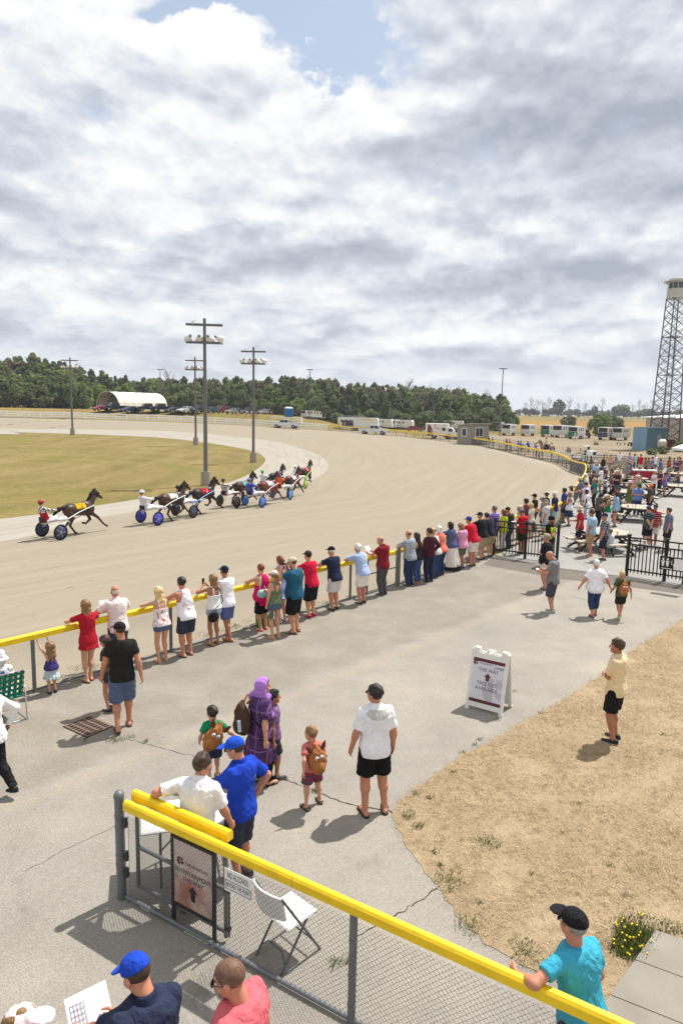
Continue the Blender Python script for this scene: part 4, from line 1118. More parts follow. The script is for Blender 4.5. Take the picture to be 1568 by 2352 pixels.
 if sleeve != 'none':
  f = Field(lo, hi, res); hz_ = hem * h
  top = zk(.842) * h
  hz_lo = hz_
  zz = [z for z in zs]; w2 = list(ws); d2 = list(ds)
  w2 = [w_ + (.014 if z_ > zk(.81) * h else 0) for w_, z_ in zip(w2, zs)]; d2 = [w_ + (.016 if z_ > zk(.79) * h else 0) for w_, z_ in zip(d2, zs)]; ws_, ds_ = ws, ds; ws, ds = w2, d2
  if dress:
   zz = [dress * h, .40 * h, .47 * h] + zs[2:]; fl_ = .128 if not kid else .15
   w2 = [fl_ * h * (1 + .4 * (B - 1)), .112 * h * (1 + .5 * (B - 1)), ws[1]] + ws[2:]; d2 = [fl_ * .92 * h * (1 + .4 * (B - 1)), .092 * h * (1 + .6 * (B - 1)), ds[1]] + ds[2:]
   yy = [0, ys[1], ys[1]] + ys[2:]; hz_lo = dress * h
  else:
   yy = ys; w2 = [w_ + (.014 if z_ < .62 * h else 0) for w_, z_ in zip(ws, zs)]; d2 = [w_ + (.024 if z_ < .60 * h else .01 if z_ < .66 * h else 0) for w_, z_ in zip(ds, zs)]
  ws, ds = ws_, ds_; mask = None
  if sleeve == 'tank':
   def mask(x, y, z, c=sw * h, t=shz, nw=.03 * h):
    arm = (c * .72) - np.abs(x) * 1.0
    a_ = np.where(z > t - .11 * h, np.abs(x) - (c * .80 - .25 * np.clip(z - (t - .10 * h), 0, None)), -1.0)
    return a_.astype(np.float32)
  elif sleeve == 'strap':
   def mask(x, y, z, c=sw * h, t=shz):
    st = np.abs(np.abs(x) - c * .52) - .012
    return np.where(z > t - .085 * h, st, -1.0).astype(np.float32)
  f.prof(M, zz, w2, d2, yy, hz_lo, top, 0, off=loose, wr=.0028 if lod < 2 else 0, pleat=(.06, 9, .47 * h) if dress else None, mask=mask)
  if sl:
   for S, E_, W_ in ((Sr, Er, Wr), (Sl, El, Wl)):
    rr = .0275 * h * ra + loose * .75
    if sl >= 2:
     f.cone(S, E_, rr, .0265 * h * ra + loose, .055, wr=.004); f.cone(E_, W_, .0265 * h * ra + loose * .9, .019 * h * ra + loose * .6, .02, cut=.98, wr=.003)
    else: f.cone(S, E_, rr, .028 * h * ra + loose * 1.5, .055, cut=sl, wr=.003 if lod < 2 else 0)
  V, Q = f.net(); out['shirt'] = np_mesh('shirt', V, Q)
 if bottom != 'none' and not (dress and bottom == 'dress'):
  f = Field(lo, hi, res); lo_ = .012 + .004 * B
  fr = {'shorts': .82, 'long': 1.0, 'short': .42, 'mini': .28, 'pants': 9, 'capri': 5, 'skirt': 0, 'longskirt': 0}[bottom]
  wz = .575
  i0 = [zs[0], zs[1], zs[2], zs[3], zs[4]]
  if bottom in ('skirt', 'longskirt'):
   b_ = (.30 if bottom == 'skirt' else .09); flr = .135 if bottom == 'skirt' else .13
   zz = [b_ * h, .42 * h, zs[2], zs[3], zs[4]]; w2 = [flr * h * (1 + .3 * (B - 1)), ws[1] * 1.06, ws[2], ws[3], ws[4]]; d2 = [flr * .95 * h, ds[1] * 1.08, ds[2], ds[3], ds[4]]
   f.prof(M, zz, w2, d2, [0] * 5, b_ * h, wz * h, 0, off=lo_, pleat=(.09, 14, .5 * h))
  else:
   f.prof(M, zs[:6], ws[:6], ds[:6], ys[:6], zs[0], wz * h, 0, off=lo_ * .45)
   for hp, kn, an, fy, lift in legs:
    r0, r1, r2 = .058 * h * ra + lo_, .036 * h * ra + lo_ * 1.2, .0215 * h * ra + lo_ * .9
    if fr >= 5:
     f.cone(hp, kn, r0, r1, .03, wr=.004); f.cone(kn, an, r1, r2 + .012, .025, cut=(.96 if fr > 5 else .62), wr=.004)
     f.cone(kn.lerp(an, .15), kn.lerp(an, .3) + Vector((0, -.008 * h, 0)), .036 * h * ra + lo_ * .8, .038 * h * ra + lo_ * .8, .03)
    else: f.cone(hp, kn, r0, r0 * .55 + r1 * .55 + .008, .035, cut=fr, wr=.004 if lod < 2 else 0)
  V, Q = f.net(); out['bottom'] = np_mesh('trousers' if fr >= 5 else 'shorts', V, Q)
 out['info'] = dict(head=(hc, Rh, hs), hands=hands, legs=legs, T=(base, Rt), h=h, neck=neck, zk=zk, sw=sw * h, ws=ws, ds=ds, zs=zs, ys=ys, wr=Wr, wl=Wl, er=Er, el=El)
 PCACHE[key] = out; return out
M_eye = mat((225, 222, 216), .3, .02); M_iris = mat((40, 28, 20), .3, .02); M_lip = mat((158, 92, 84), .5)
SK = {'f': (196, 146, 116), 't': (166, 114, 84), 'd': (84, 54, 40), 'm': (134, 92, 66), 'r': (186, 128, 102)}
HR = {'br': (62, 44, 32), 'dk': (36, 28, 24), 'bk': (22, 20, 20), 'bl': (182, 150, 98), 'gr': (130, 126, 122), 'wh': (206, 202, 196), 'rd': (110, 56, 34), 'lb': (128, 96, 62), 'gy': (92, 86, 80)}
def hair_mat(c):
 key = ('hair', c)
 if key in MATS: return MATS[key]
 m, t, b = new_mat('hair'); L = lin(HR[c] if isinstance(c, str) else c)
 v = t.n('ShaderNodeMapping', ins={'Vector': t.n('ShaderNodeTexCoord').outputs['Object'], 'Scale': (90, 90, 7)}).outputs[0]
 n = t.noise(v, 1.0, 4, .6)
 f = t.mapr(n.outputs['Fac'], .3, .7, .6, 1.45)
 t.t.links.new(t.n('ShaderNodeHueSaturation', ins={'Color': (*L, 1), 'Value': f}).outputs[0], b.inputs['Base Color'])
 b.inputs['Roughness'].default_value = .5; b.inputs['Specular IOR Level'].default_value = .35
 t.t.links.new(t.n('ShaderNodeBump', ins={'Height': n.outputs['Fac'], 'Strength': .5, 'Distance': .01}).outputs[0], b.inputs['Normal'])
 MATS[key] = m; return m
def pattern(kind, c1, c2, scale=1.0, c3=None):
 """cloth with a printed or woven pattern"""
 key = (kind, c1, c2, scale, c3)
 if key in MATS: return MATS[key]
 m, t, b = new_mat('cloth_' + kind); P = t.n('ShaderNodeTexCoord').outputs['Object']
 s = t.n('ShaderNodeSeparateXYZ', ins={0: P}); A, Bc = C(*c1), C(*c2)
 if kind == 'stripes': f = t.m('GREATER_THAN', t.m('SINE', t.m('MULTIPLY', s.outputs[2], 6.283 / (.055 * scale))), .15)
 elif kind == 'vstripes': f = t.m('GREATER_THAN', t.m('SINE', t.m('MULTIPLY', s.outputs[0], 6.283 / (.05 * scale))), .5)
 elif kind == 'thin': f = t.m('GREATER_THAN', t.m('SINE', t.m('MULTIPLY', s.outputs[2], 6.283 / (.10 * scale))), .90)
 elif kind == 'plaid':
  a = t.m('GREATER_THAN', t.m('SINE', t.m('MULTIPLY', s.outputs[2], 6.283 / (.07 * scale))), .1)
  q = t.m('GREATER_THAN', t.m('SINE', t.m('MULTIPLY', t.m('ADD', s.outputs[0], t.m('MULTIPLY', s.outputs[1], .6)), 6.283 / (.07 * scale))), .1)
  f = t.m('MULTIPLY', t.m('ADD', a, q), .5)
 elif kind == 'window':
  a = t.m('GREATER_THAN', t.m('SINE', t.m('MULTIPLY', s.outputs[2], 6.283 / (.13 * scale))), .965)
  q = t.m('GREATER_THAN', t.m('SINE', t.m('MULTIPLY', t.m('ADD', s.outputs[0], t.m('MULTIPLY', s.outputs[1], .5)), 6.283 / (.12 * scale))), .965)
  f = t.m('MAXIMUM', a, q)
 elif kind == 'check':
  ch = t.n('ShaderNodeTexChecker', ins={'Vector': P, 'Scale': 15.0 / scale}); f = ch.outputs['Fac']
 elif kind == 'jockey': f = t.n('ShaderNodeTexChecker', ins={'Vector': P, 'Scale': 15.0}).outputs['Fac']
 elif kind == 'dots':
  v = t.n('ShaderNodeTexVoronoi', ins={'Vector': P, 'Scale': 38.0 / scale}); f = t.m('LESS_THAN', v.outputs['Distance'], .22)
 else:
  v = t.noise(P, 14.0 / scale, 3, .6); f = t.mapr(v.outputs['Fac'], .56, .60)
 c = t.mix(f, A, Bc)
 if kind == 'jockey': c = t.mix(t.m('GREATER_THAN', s.outputs[2], .80), C(*c3), c)
 elif c3:
  v2 = t.noise(P, 17.0 / scale, 2, .5); c = t.mix(t.mapr(v2.outputs['Fac'], .60, .63), c, C(*c3))
 n = t.noise(P, 9, 4, .6); c = t.n('ShaderNodeHueSaturation', ins={'Color': c, 'Value': t.mapr(n.outputs['Fac'], .25, .75, .9, 1.1)}).outputs[0]
 t.t.links.new(c, b.inputs['Base Color']); b.inputs['Roughness'].default_value = .9; b.inputs['Specular IOR Level'].default_value = .15; folds(t, b)
 MATS[key] = m; return m
def asmat(c, f=None):
 if isinstance(c, bpy.types.Material): return c
 return (f or cloth)(c)
PEOPLE = []
def person(px, py, h, yaw, label, pose='stand', shirt=(240, 240, 240), sleeve='tee', bottom='shorts', bc=(40, 40, 44), sk='f', hair='short', hc='br', hat=None, hatc=(30, 30, 32),
   build=1.0, fem=False, kid=False, hem=None, shoes='shoe', shc=(40, 38, 38), sole=(220, 216, 210), dress=None, ov=None, turn=(0, 0), group=None, sun=False, beard=None, pos=None, rdist=None, collar=None, paint_face=None, z=None):
 p = Vector(pos) if pos is not None else at(px, py)
 if z is not None: p.z = z
 dist = math.hypot(p.x, p.y)
 lod = 0 if dist < 15 else 1 if dist < 30 else 2
 res = .0105 if dist < 8.5 else .0125 if dist < 13 else .015 if dist < 20 else .018 if dist < 30 else .021 if dist < 60 else .026
 rd = None
 if pose == 'rail':
  if rdist is not None: rd = rdist
  else:
   fc = Vector((-math.sin(R_(yaw)), math.cos(R_(yaw)))); q = Vector((p.x, p.y)) - _O[1]; nn = FN
   if q.dot(FD) > gate_b: q = Vector((p.x, p.y)) - GP; nn = Vector((-FD2.y, FD2.x))
   rd = (-(q.dot(nn))) / max(.5, fc.dot(nn)) - .02
  rd = min(max(rd, .24), .46)
  if dist > 24: rd = round(rd * 10) / 10
 if hem is None: hem = .475
 G = person_geo(round(h, 2) if dist < 30 else round(h * 20) / 20, pose, sleeve, bottom, build, fem, kid, hem, res, lod, shoes, rd, 1.215, dress, ov, turn)
 I = G['info']; hcn, Rh, hs = I['head']
 smt = asmat(SK.get(sk, sk), skin)
 root = link('person', G['body'], [smt, M_eye, M_iris, M_lip, hair_mat(hc)])
 root.location = p; root.rotation_euler = (0, 0, R_(yaw)); tag(root, label, 'person', group)
 def child(nm, me, mats, M4=None):
  o = link(nm, me, mats, root)
  if M4 is not None: o.matrix_local = M4
  return o
 if 'shirt' in G: child('dress' if dress else 'shirt', G['shirt'], asmat(shirt))
 if 'bottom' in G:
  nm = {'pants': 'trousers', 'capri': 'trousers', 'skirt': 'skirt', 'longskirt': 'skirt'}.get(bottom, 'shorts'); child(nm, G['bottom'], asmat(bc))
 H4 = Matrix.Translation(hcn) @ Rh.to_4x4() @ Matrix.Scale(hs, 4)
 if hair and hair != 'bald' and not (hat == 'hijab'):
  k = hair
  if hat in ('cap', 'bucket', 'straw', 'turban') and hair in ('short', 'cropped'): k = 'buzz'
  child('hair', hair_tpl(k, lod), hair_mat(hc), H4)
 if hat == 'turban': child('turban', turban_tpl(lod), asmat(hatc), H4)
 elif hat == 'hijab':
  def fn(f):
   f.ell((0, -.022, .035), (.098, .118, .105), 0, clip=lambda x, y, z: y - (.055 + .55 * (z - .02)), wr=.004)
   f.cone((0, -.035, -.03), (0, -.045, -.17), .088, .098, .05, flat=(.95, 1, 1), wr=.006); f.cone((-.06, .03, -.09), (.05, .07, -.15), .034, .04, .03, wr=.004)
   f.cone((.02, -.10, -.06), (-.13, -.15, -.19), .05, .055, .03, wr=.008); f.cone((.07, .02, -.14), (.12, .10, -.42), .045, .05, .03, flat=(1, 1.3, 1), wr=.006)
   f.ell((0, .085, -.015), (.058, .08, .10), .01, sub=True)
  child('headscarf', grid_tpl(('hijab', 0), (-.26, -.28, -.50), (.24, .22, .18), .009, fn), asmat(hatc), H4)
  def fn2(f): f.ell((0, -.012, .036), (.083, .106, .096), 0, clip=lambda x, y, z: np.maximum(y - (.075 + .65 * (z - .03)), -z - .02))
  child('underscarf', grid_tpl(('underscarf', 0), (-.12, -.14, -.05), (.12, .13, .16), .008, fn2), asmat((22, 20, 22)), H4)
 elif hat == 'helmet':
  def fn(f): f.ell((0, -.012, .045), (.10, .125, .105), 0, clip=lambda x, y, z: -z - .035 - .25 * y); f.ell((0, .105, .04), (.07, .06, .012), .01)
  child('helmet', grid_tpl(('helmet', 0), (-.14, -.17, -.06), (.14, .19, .19), .014, fn), asmat(hatc, paint), H4)
 elif hat in ('cap', 'bucket', 'straw'):
  ms = [asmat(hatc)] if hat != 'straw' else [asmat(hatc), cloth((40, 38, 36))]
  child({'straw': 'straw_hat', 'bucket': 'sun_hat'}.get(hat, hat), hat_tpl(hat, lod), ms, H4)
 if beard == 'beard': child('beard', beard_tpl(lod), hair_mat(hc), H4)
 elif beard == 'goatee': child('beard', goatee_tpl(lod), hair_mat(hc), H4)
 if sun and lod < 2:
  mb = MB()
  for s_ in (-1, 1):
   mb.box((s_ * .034, .103, .006), (.050, .012, .036), 0, 0, None, 1, .01); mb.tube((s_ * .060, .098, .012), (s_ * .082, .0, .008), .003, n=5, mi=1)
  mb.tube((-.012, .105, .012), (.012, .105, .012), .003, n=5, mi=1)
  child('sunglasses', mb.mesh('sunglasses'), [paint((14, 14, 16), .15), paint((60, 58, 54), .3)], H4)
 for hp, kn, an, fy, lift in I['legs']:
  sc = h / 1.77 * (1.02 if not fem else .92) * (1 if not kid else 1.08)
  M4 = Matrix.Translation((an.x, an.y, max(0.0, an.z - .042 * h) + .002)) @ Matrix.Rotation(fy, 4, 'Z') @ Matrix.Rotation(-lift * 4.0, 4, 'X') @ Matrix.Scale(sc, 4)
  if shoes == 'shoe': child('shoe', shoe_tpl('shoe', lod), [asmat(shc, lambda c: mat(c, .6)), asmat(sole, lambda c: mat(c, .6))], M4)
  else: child('sandal', shoe_tpl('flip' if shoes == 'flip' else 'sandal', lod), [asmat(shc, lambda c: mat(c, .7))], M4)
 if collar is not None and lod < 2:
  def fn(f):
   f.cone((0, 0, -.03), (0, .006, .034), .076, .068, 0); f.F = np.maximum(f.F, (f.ax[2] - .030)[None, None, :])
   f.cone((-.01, .05, .0), (-.05, .085, -.035), .016, .010, .008); f.cone((.01, .05, .0), (.05, .085, -.035), .016, .010, .008)
  child('collar', grid_tpl(('collar', 0), (-.1, -.1, -.08), (.1, .13, .05), .009, fn), asmat(collar), Matrix.Translation(I['neck']) @ I['T'][1].to_4x4() @ Matrix.Rotation(R_(-12), 4, 'X') @ Matrix.Scale(h / 1.77 * (1 + .12 * (build - 1)), 4))
 if paint_face is not None:
  def fn(f): f.ell((0, .022, -.02), (.064, .072, .085), 0, clip=lambda x, y, z: -(y - .035))
  child('face_paint', grid_tpl(('face_paint', 0), (-.1, .0, -.14), (.1, .12, .1), .006, fn), asmat(paint_face, skin), H4)
 rec = dict(root=root, G=G, M=Matrix.Translation(p) @ Matrix.Rotation(R_(yaw), 4, 'Z'), I=I, H4=H4, child=child, px=px, py=py)
 PEOPLE.append(rec); return rec
def wpt(rec, v): return rec['M'] @ Vector(v)
# ------------------------------------------------------------------ who stands where
def top(px, py, h):
 p = at(px, py, h); return (p.x, p.y, hz(p.x, p.y))
WHT = (226, 224, 222); DEN = (72, 84, 108); DENL = (120, 134, 156); BLK = (26, 25, 26); NVY = (34, 38, 62); KHA = (172, 150, 116); GRY = (118, 120, 124); TAN = (196, 178, 148); CHR = (62, 60, 60)
RW = 'spectators leaning along the near fence'
def q(fx, fy, h, yaw, label, **k): return person(fx, fy, h, yaw, label, **k)
def t(tx, ty, h, yaw, label, **k): return person(tx, ty, h, yaw, label, pos=top(tx, ty, h), **k)
pinkcap = t(36, 2322, 1.62, -75, 'person in a pale pink cap at the bottom left corner', shirt=(222, 178, 186), bottom='pants', bc=(70, 74, 90), hat='cap', hatc=(232, 208, 210), hair='bob', hc='lb', fem=True)
navy = t(334, 2212, 1.78, 38, 'person in navy polo and blue cap reading a white sheet at the bottom edge', pose='read', ov=dict(wl=(-.20, .27, .60), wr=(-.06, .25, .60), head=(22, -24), er=(.45, 0, .5), el=(-.4, .1, .5)), shirt=(44, 50, 72), bottom='pants', bc=(40, 40, 46), hat='cap', hatc=(30, 66, 170), hair='short', hc='br', build=1.25, collar=(36, 42, 64), sk='r')
pink = t(552, 2214, 1.80, 66, 'person with shaved head, goatee and sunglasses in a salmon pink tee', shirt=(206, 100, 108), hair='buzz', hc=(104, 76, 60), beard='goatee', sun=True, build=1.25, bc=(60, 60, 66), turn=(18, -14), sk='r')
turq = t(1346, 2112, 1.67, 28, 'person in turquoise tee and black cap leaning an elbow on the yellow rail', shirt=(62, 158, 184), hat='cap', hatc=(30, 29, 33), hair='buzz', hc='gr', bc=(60, 60, 70), build=1.08, sk='r', sun=True, turn=(8, 6), ov=dict(wl=(-.24, .17, .68), el=(-.7, -.1, .66), lean=12, wr=(.15, .12, .52)))
wpolo = t(450, 1742, 1.78, -14, 'person in white polo and jeans draping an arm over the gate rail', shirt=WHT, sleeve='half', bottom='pants', bc=(62, 88, 128), hc='br', ov=dict(lean=12, wl=(-.33, .06, .66), el=(-.4, -.2, .75), wr=(.16, .16, .50)), collar=WHT, turn=(-16, 0), build=1.12, sk='r')
bpolo = t(553, 1698, 1.76, 58, 'person in royal blue polo and blue cap talking beside the gate', shirt=(30, 64, 176), sleeve='half', bottom='long', bc=(52, 54, 68), hat='cap', hatc=(34, 78, 190), hc='br', collar=(28, 58, 164), turn=(22, -12), sk='r', sun=True, ov=dict(wl=(-.10, .24, .60), el=(-.3, -.1, .5), wr=(.13, -.02, .56), er=(.45, -.25, .6)))
gboy = q(490, 1790, 1.14, 14, 'child in green tee and navy shorts wearing a brown horse faced bag', pose='stroll', kid=True, shirt=(20, 132, 88), bc=(44, 52, 74), shoes='sandal', turn=(30, 0), hc='dk', ov=dict(wr=(.30, .02, .56)))
hij = q(598, 1802, 1.63, -52, 'person in lilac headscarf and purple plaid tunic with a brown backpack', pose='stroll', fem=True, hair=None, hat='hijab', hatc=(170, 122, 196), shirt=pattern('window', (78, 50, 92), (128, 96, 142), 1.5, (48, 32, 58)), dress=.27, sleeve='half', bottom='pants', bc=BLK, shoes='sandal', build=1.3, turn=(-18, 0))
yboy = q(622, 1790, 1.40, -58, 'child with yellow face paint half hidden behind the purple headscarf', pose='stroll', kid=True, shirt=(122, 90, 130), bc=(50, 50, 60), turn=(-20, 0), hc='bk', sk='t', paint_face=(196, 170, 50))
pboy = q(716, 1850, 1.16, 26, 'child in coral polo and plaid shorts wearing a brown horse faced bag', pose='walk2', kid=True, shirt=(204, 116, 108), bc=pattern('plaid', (72, 74, 90), (142, 46, 62), 1.2), shoes='sandal', turn=(36, 0), hc='lb', hair='cropped', paint_face=(222, 176, 160), ov=dict(feet=[(.11, .03, -4, .0), (-.10, -.04, 8, 0)]))
wman = q(856, 1863, 1.82, 14, 'person in white shirt with grey yoke, black shorts and flip flops', shirt=(232, 231, 236), sleeve='half', bc=(24, 23, 23), shoes='flip', shc=BLK, hc='dk', collar=(232, 231, 236), turn=(38, 2), sun=True, build=1.12, sk='r', ov=dict(feet=[(.085, -.01, -14, 0), (-.075, -.02, 8, 0)], wl=(-.17, .05, .50)))
cream = q(1404, 1702, 1.80, 48, 'person in cream shirt and black shorts standing arms crossed on the dry lawn', pose='cross', shirt=(224, 202, 160), sleeve='half', bc=(28, 27, 28), shc=(28, 28, 30), hc='br', sk='t', collar=(224, 202, 160), turn=(20, 0))
black = q(284, 1672, 1.86, 22, 'person in black tee, black cap and denim shorts beside the drain grate', pose='stroll', shirt=(38, 35, 34), bc=(84, 98, 124), hat='cap', hatc=(32, 30, 32), hair='buzz', hc='br', shoes='flip', shc=(70, 44, 32), turn=(30, -4), beard='beard', build=1.05, sk='r', bottom='long')
girl = q(254, 1632, 1.42, 62, 'child with long brown hair half hidden behind the person in black', kid=True, fem=True, shirt=pattern('floral', (66, 58, 48), (124, 104, 76)), bottom='short', bc=(60, 60, 66), hair='long', hc='br', turn=(20, -20), sk='r')
edge_p = q(-12, 1828, 1.72, 64, 'person in white long sleeved top and black jeans cut off by the left edge', pose='hip1', sleeve='long', shirt=WHT, bottom='pants', bc=(34, 33, 36), shc=(20, 20, 22), sk='m', hc='bk', hair='long', fem=True, ov=dict(wr=(.15, -.02, .56), er=(.5, -.2, .6), feet=[(.05, -.16, 0, .05), (-.05, .10, 0, 0)]))
seat_p = q(8, 1650, 1.60, 47, 'person in white sun hat and floral blouse sitting in the lawn chair', pose='sit', fem=True, shirt=pattern('floral', (222, 222, 222), (72, 84, 150), 0.8, (206, 186, 70)), bottom='pants', bc=(200, 200, 206), hat='bucket', hatc=(236, 236, 236), hair='bob', hc='wh', build=1.15)
q(121, 1592, 1.02, 47, 'small child in purple top and pale tulle skirt gripping the rail overhead', pose='stand', kid=True, fem=True, sleeve='tank', shirt=(66, 58, 118), bottom='skirt', bc=(176, 192, 194), hair='longloose', hc='lb', shc=(40, 40, 44), ov=dict(wr=(.06, .28, 1.03), wl=(-.14, .22, .98), er=(.3, .2, .9), el=(-.4, .1, .8)), group=RW)
reddress = q(206, 1563, 1.66, 44, 'person with long blond hair in a short red dress leaning on the rail', pose='rail', fem=True, dress=.415, hem=.4, shirt=pattern('dots', (168, 26, 44), (186, 60, 74), .5), bottom='dress', hair='longloose', hc='lb', shoes='flip', shc=BLK, group=RW, ov=dict(feet=[(.02, .02, 0, 0), (-.05, -.03, 10, 0)]))
bald = q(274, 1538, 1.80, 44, 'bald person in a pale pink shirt holding a race sheet at the rail', pose='rail', shirt=(228, 212, 210), sleeve='half', hair='fringe', hc='wh', bottom='pants', bc=(60, 64, 80), sk='r', build=1.1, collar=(228, 212, 210), group=RW)
q(372, 1520, 1.66, 44, 'person with bleached blond hair in a white flowered camisole at the rail', pose='rail', fem=True, sleeve='strap', shirt=pattern('floral', (226, 220, 218), (196, 90, 84), .9), bottom='mini', bc=(82, 100, 126), hair='long', hc=(206, 176, 124), shoes='flip', shc=(168, 140, 120), group=RW, hem=.5)
tank = q(428, 1506, 1.79, 46, 'person in a white tank top with red script on its back', pose='rail', sleeve='tank', shirt=(232, 231, 234), bc=(50, 54, 72), bottom='shorts', hc='dk', sk='r', shoes='flip', shc=(60, 58, 60), group=RW, build=1.08)
phone_w = q(492, 1481, 1.68, 46, 'person in white top and cut off jeans filming with a raised phone', pose='phone', fem=True, sleeve='strap', shirt=(232, 230, 232), bottom='mini', bc=(156, 172, 190), hair='longloose', hc='lb', shoes='flip', shc=(70, 50, 40), sk='t', hem=.53, group=RW)
q(521, 1471, 1.80, 46, 'person in white tee, backwards navy cap and blue shorts, ankles crossed', pose='rail', shirt=(232, 231, 236), bc=(88, 98, 146), hat='cap', hatc=(32, 30, 48), hair='buzz', hc='dk', shoes='flip', shc=(96, 74, 50), sk='t', group=RW, turn=(0, 0), ov=dict(feet=[(-.01, .0, -8, 0), (.0, -.06, 14, 0)]))
mag = q(603, 1447, 1.68, 46, 'heavyset person in a magenta top with short auburn hair at the rail', pose='rail', fem=True, sleeve='tank', shirt=(206, 22, 92), hem=.40, bottom='long', bc=(26, 24, 28), hair='cropped', hc='rd', build=1.38, shoes='flip', shc=(220, 40, 90), group=RW)
q(646, 1428, 1.74, 44, 'person with auburn hair in a pale blue sundress at the rail', pose='rail', fem=True, sleeve='strap', dress=.38, shirt=pattern('vstripes', (132, 150, 200), (166, 180, 216), .6), bottom='dress', hair='pony', hc='rd', group=RW, shc=(200, 190, 184))
q(631, 1465, 1.66, 40, 'person in olive camisole, denim shorts and white cap, ponytail down the back', pose='cup', fem=True, sleeve='strap', shirt=(104, 116, 88), bottom='mini', bc=(84, 100, 128), hat='cap', hatc=(218, 212, 204), hair='pony', hc='lb', shoes='flip', shc=(190, 160, 140), hem=.53)
teal = q(676, 1453, 1.90, 62, 'tall person in teal tee and beige cap aiming a camera', pose='camera', shirt=(36, 88, 112), bc=(28, 27, 29), bottom='long', hat='cap', hatc=(196, 182, 156), hair='buzz', hc='rd', beard='beard', build=1.32, shoes='sandal', shc=(60, 44, 34), sk='f', sun=True, ov=dict(head=(10, -12)))
q(713, 1418, 1.80, 46, 'person in crimson tee and dark cap with long black shorts at the rail', pose='rail', shirt=(198, 24, 60), bc=(28, 30, 38), bottom='long', hat='cap', hatc=(54, 54, 58), hair='buzz', hc='dk', shc=(150, 26, 36), group=RW)
q(766, 1402, 1.79, 46, 'person in navy tee, black cap and pale grey shorts at the rail', pose='rail', shirt=(36, 42, 66), bc=(200, 196, 194), hat='cap', hatc=(28, 27, 29), hair='buzz', hc='wh', shc=(24, 24, 26), sk='r', build=1.12, group=RW)
q(829, 1387, 1.76, 46, 'white haired person in light blue shirt and white shorts at the rail', pose='rail', shirt=pattern('vstripes', (158, 176, 212), (176, 192, 222), .5), sleeve='half', bc=(226, 220, 212), hair='short', hc='wh', shc=(30, 30, 34), sk='r', build=1.15, group=RW, collar=(160, 178, 214))
dred = q(877, 1367, 1.80, 46, 'person in dark red polo and grey trousers reading by the fence gate', pose='read', shirt=(124, 28, 42), bottom='pants', bc=(78, 76, 78), hc='gy', hair='fringe', sk='r', build=1.1, collar=(120, 26, 40), group=RW, ov=dict(wr=(.02, .25, .70), wl=(-.12, .24, .70)), turn=(22, 0))
q(938, 1346, 1.80, 44, 'balding person in pale checked shirt and dark jeans right of the gate post', pose='rail', shirt=pattern('plaid', (168, 174, 182), (126, 136, 148)), sleeve='half', bottom='pants', bc=(44, 54, 82), hair='fringe', hc='br', build=1.18, shc=(24, 24, 26), group=RW)
q(957, 1340, 1.66, 44, 'person with long dark hair, black top and cowboy boots at the fence', pose='rail', fem=True, sleeve='tank', shirt=(44, 36, 34), bottom='pants', bc=(60, 82, 122), hair='longloose', hc='dk', shc=(150, 104, 66), group=RW)
q(983, 1337, 1.78, 30, 'bearded person in maroon long sleeved top standing hand on hip', pose='hip1', sleeve='long', shirt=(70, 30, 44), bottom='pants', bc=(36, 42, 66), hc='dk', beard='beard', shc=(24, 24, 26), turn=(30, 0))
q(997, 1327, 1.68, 46, 'person with a blond topknot and white tee beside the coral top', pose='rail', fem=True, shirt=(214, 206, 202), bottom='pants', bc=(60, 76, 110), hair='bun', hc='bl', group=RW)
q(1010, 1322, 1.72, 44, 'white haired person in a coral top and jeans at the fence', pose='rail', fem=True, sleeve='half', shirt=(220, 120, 104), bottom='pants', bc=(46, 60, 92), hair='bob', hc='wh', build=1.1, group=RW)
q(1034, 1310, 1.72, 44, 'person in dotted blue blouse and long white wrap skirt at the fence', pose='rail', fem=True, sleeve='half', shirt=pattern('dots', (74, 84, 122), (176, 184, 204), .5), bottom='longskirt', bc=(226, 220, 212), hair='bob', hc='bk', sk='m', build=1.25, group=RW)
q(1058, 1307, 1.66, 42, 'heavyset person in a pink tee and green shorts reading a sheet', pose='read', fem=True, shirt=(216, 152, 186), bottom='shorts', bc=(92, 100, 78), hair='bob', hc='lb', build=1.32, shc=(60, 70, 160), sk='r')
q(1082, 1301, 1.84, 44, 'person in red polo, blue cap and white cargo shorts at the fence', pose='rail', shirt=(190, 28, 50), bc=(222, 214, 206), hat='cap', hatc=(38, 60, 150), hair='buzz', hc='br', sk='r', build=1.2, shc=(70, 52, 44), group=RW)
q(1104, 1286, 1.82, 44, 'person in black shirt, black cap and khaki cargo shorts at the fence', pose='rail', shirt=(34, 33, 36), sleeve='half', bc=(166, 148, 122), bottom='long', hat='cap', hatc=(28, 27, 28), hair='buzz', hc='gy', build=1.2, shc=(24, 24, 26), group=RW)
q(1122, 1280, 1.76, 40, 'person in dark navy top and khaki shorts crouched over the fence', pose='rail', sleeve='half', shirt=(38, 42, 58), bc=(158, 140, 112), hc='dk', group=RW)
t(1137, 1163, 1.80, 46, 'person in purple striped polo behind the left end of the black gate', pose='stand', shirt=pattern('stripes', (98, 70, 168), (160, 140, 206), 1.3), sleeve='half', bc=(36, 36, 40), hc='gy', sk='r', build=1.2, ov=dict(wl=(-.18, .25, .66), wr=(.06, .26, .66)))
t(1158, 1171, 1.66, 46, 'person with long red hair in a lime green top behind the gate', fem=True, sleeve='half', shirt=(190, 204, 50), hem=.42, bottom='pants', bc=(210, 206, 204), hair='longloose', hc='rd', build=1.1, pose='cup')
t(1172, 1165, 1.74, 50, 'hunched person in a charcoal hoodie behind the black gate', sleeve='long', shirt=(58, 56, 60), bottom='pants', bc=(46, 56, 86), hat='cap', hatc=(36, 36, 40), hc='dk', build=1.15, pose='read')
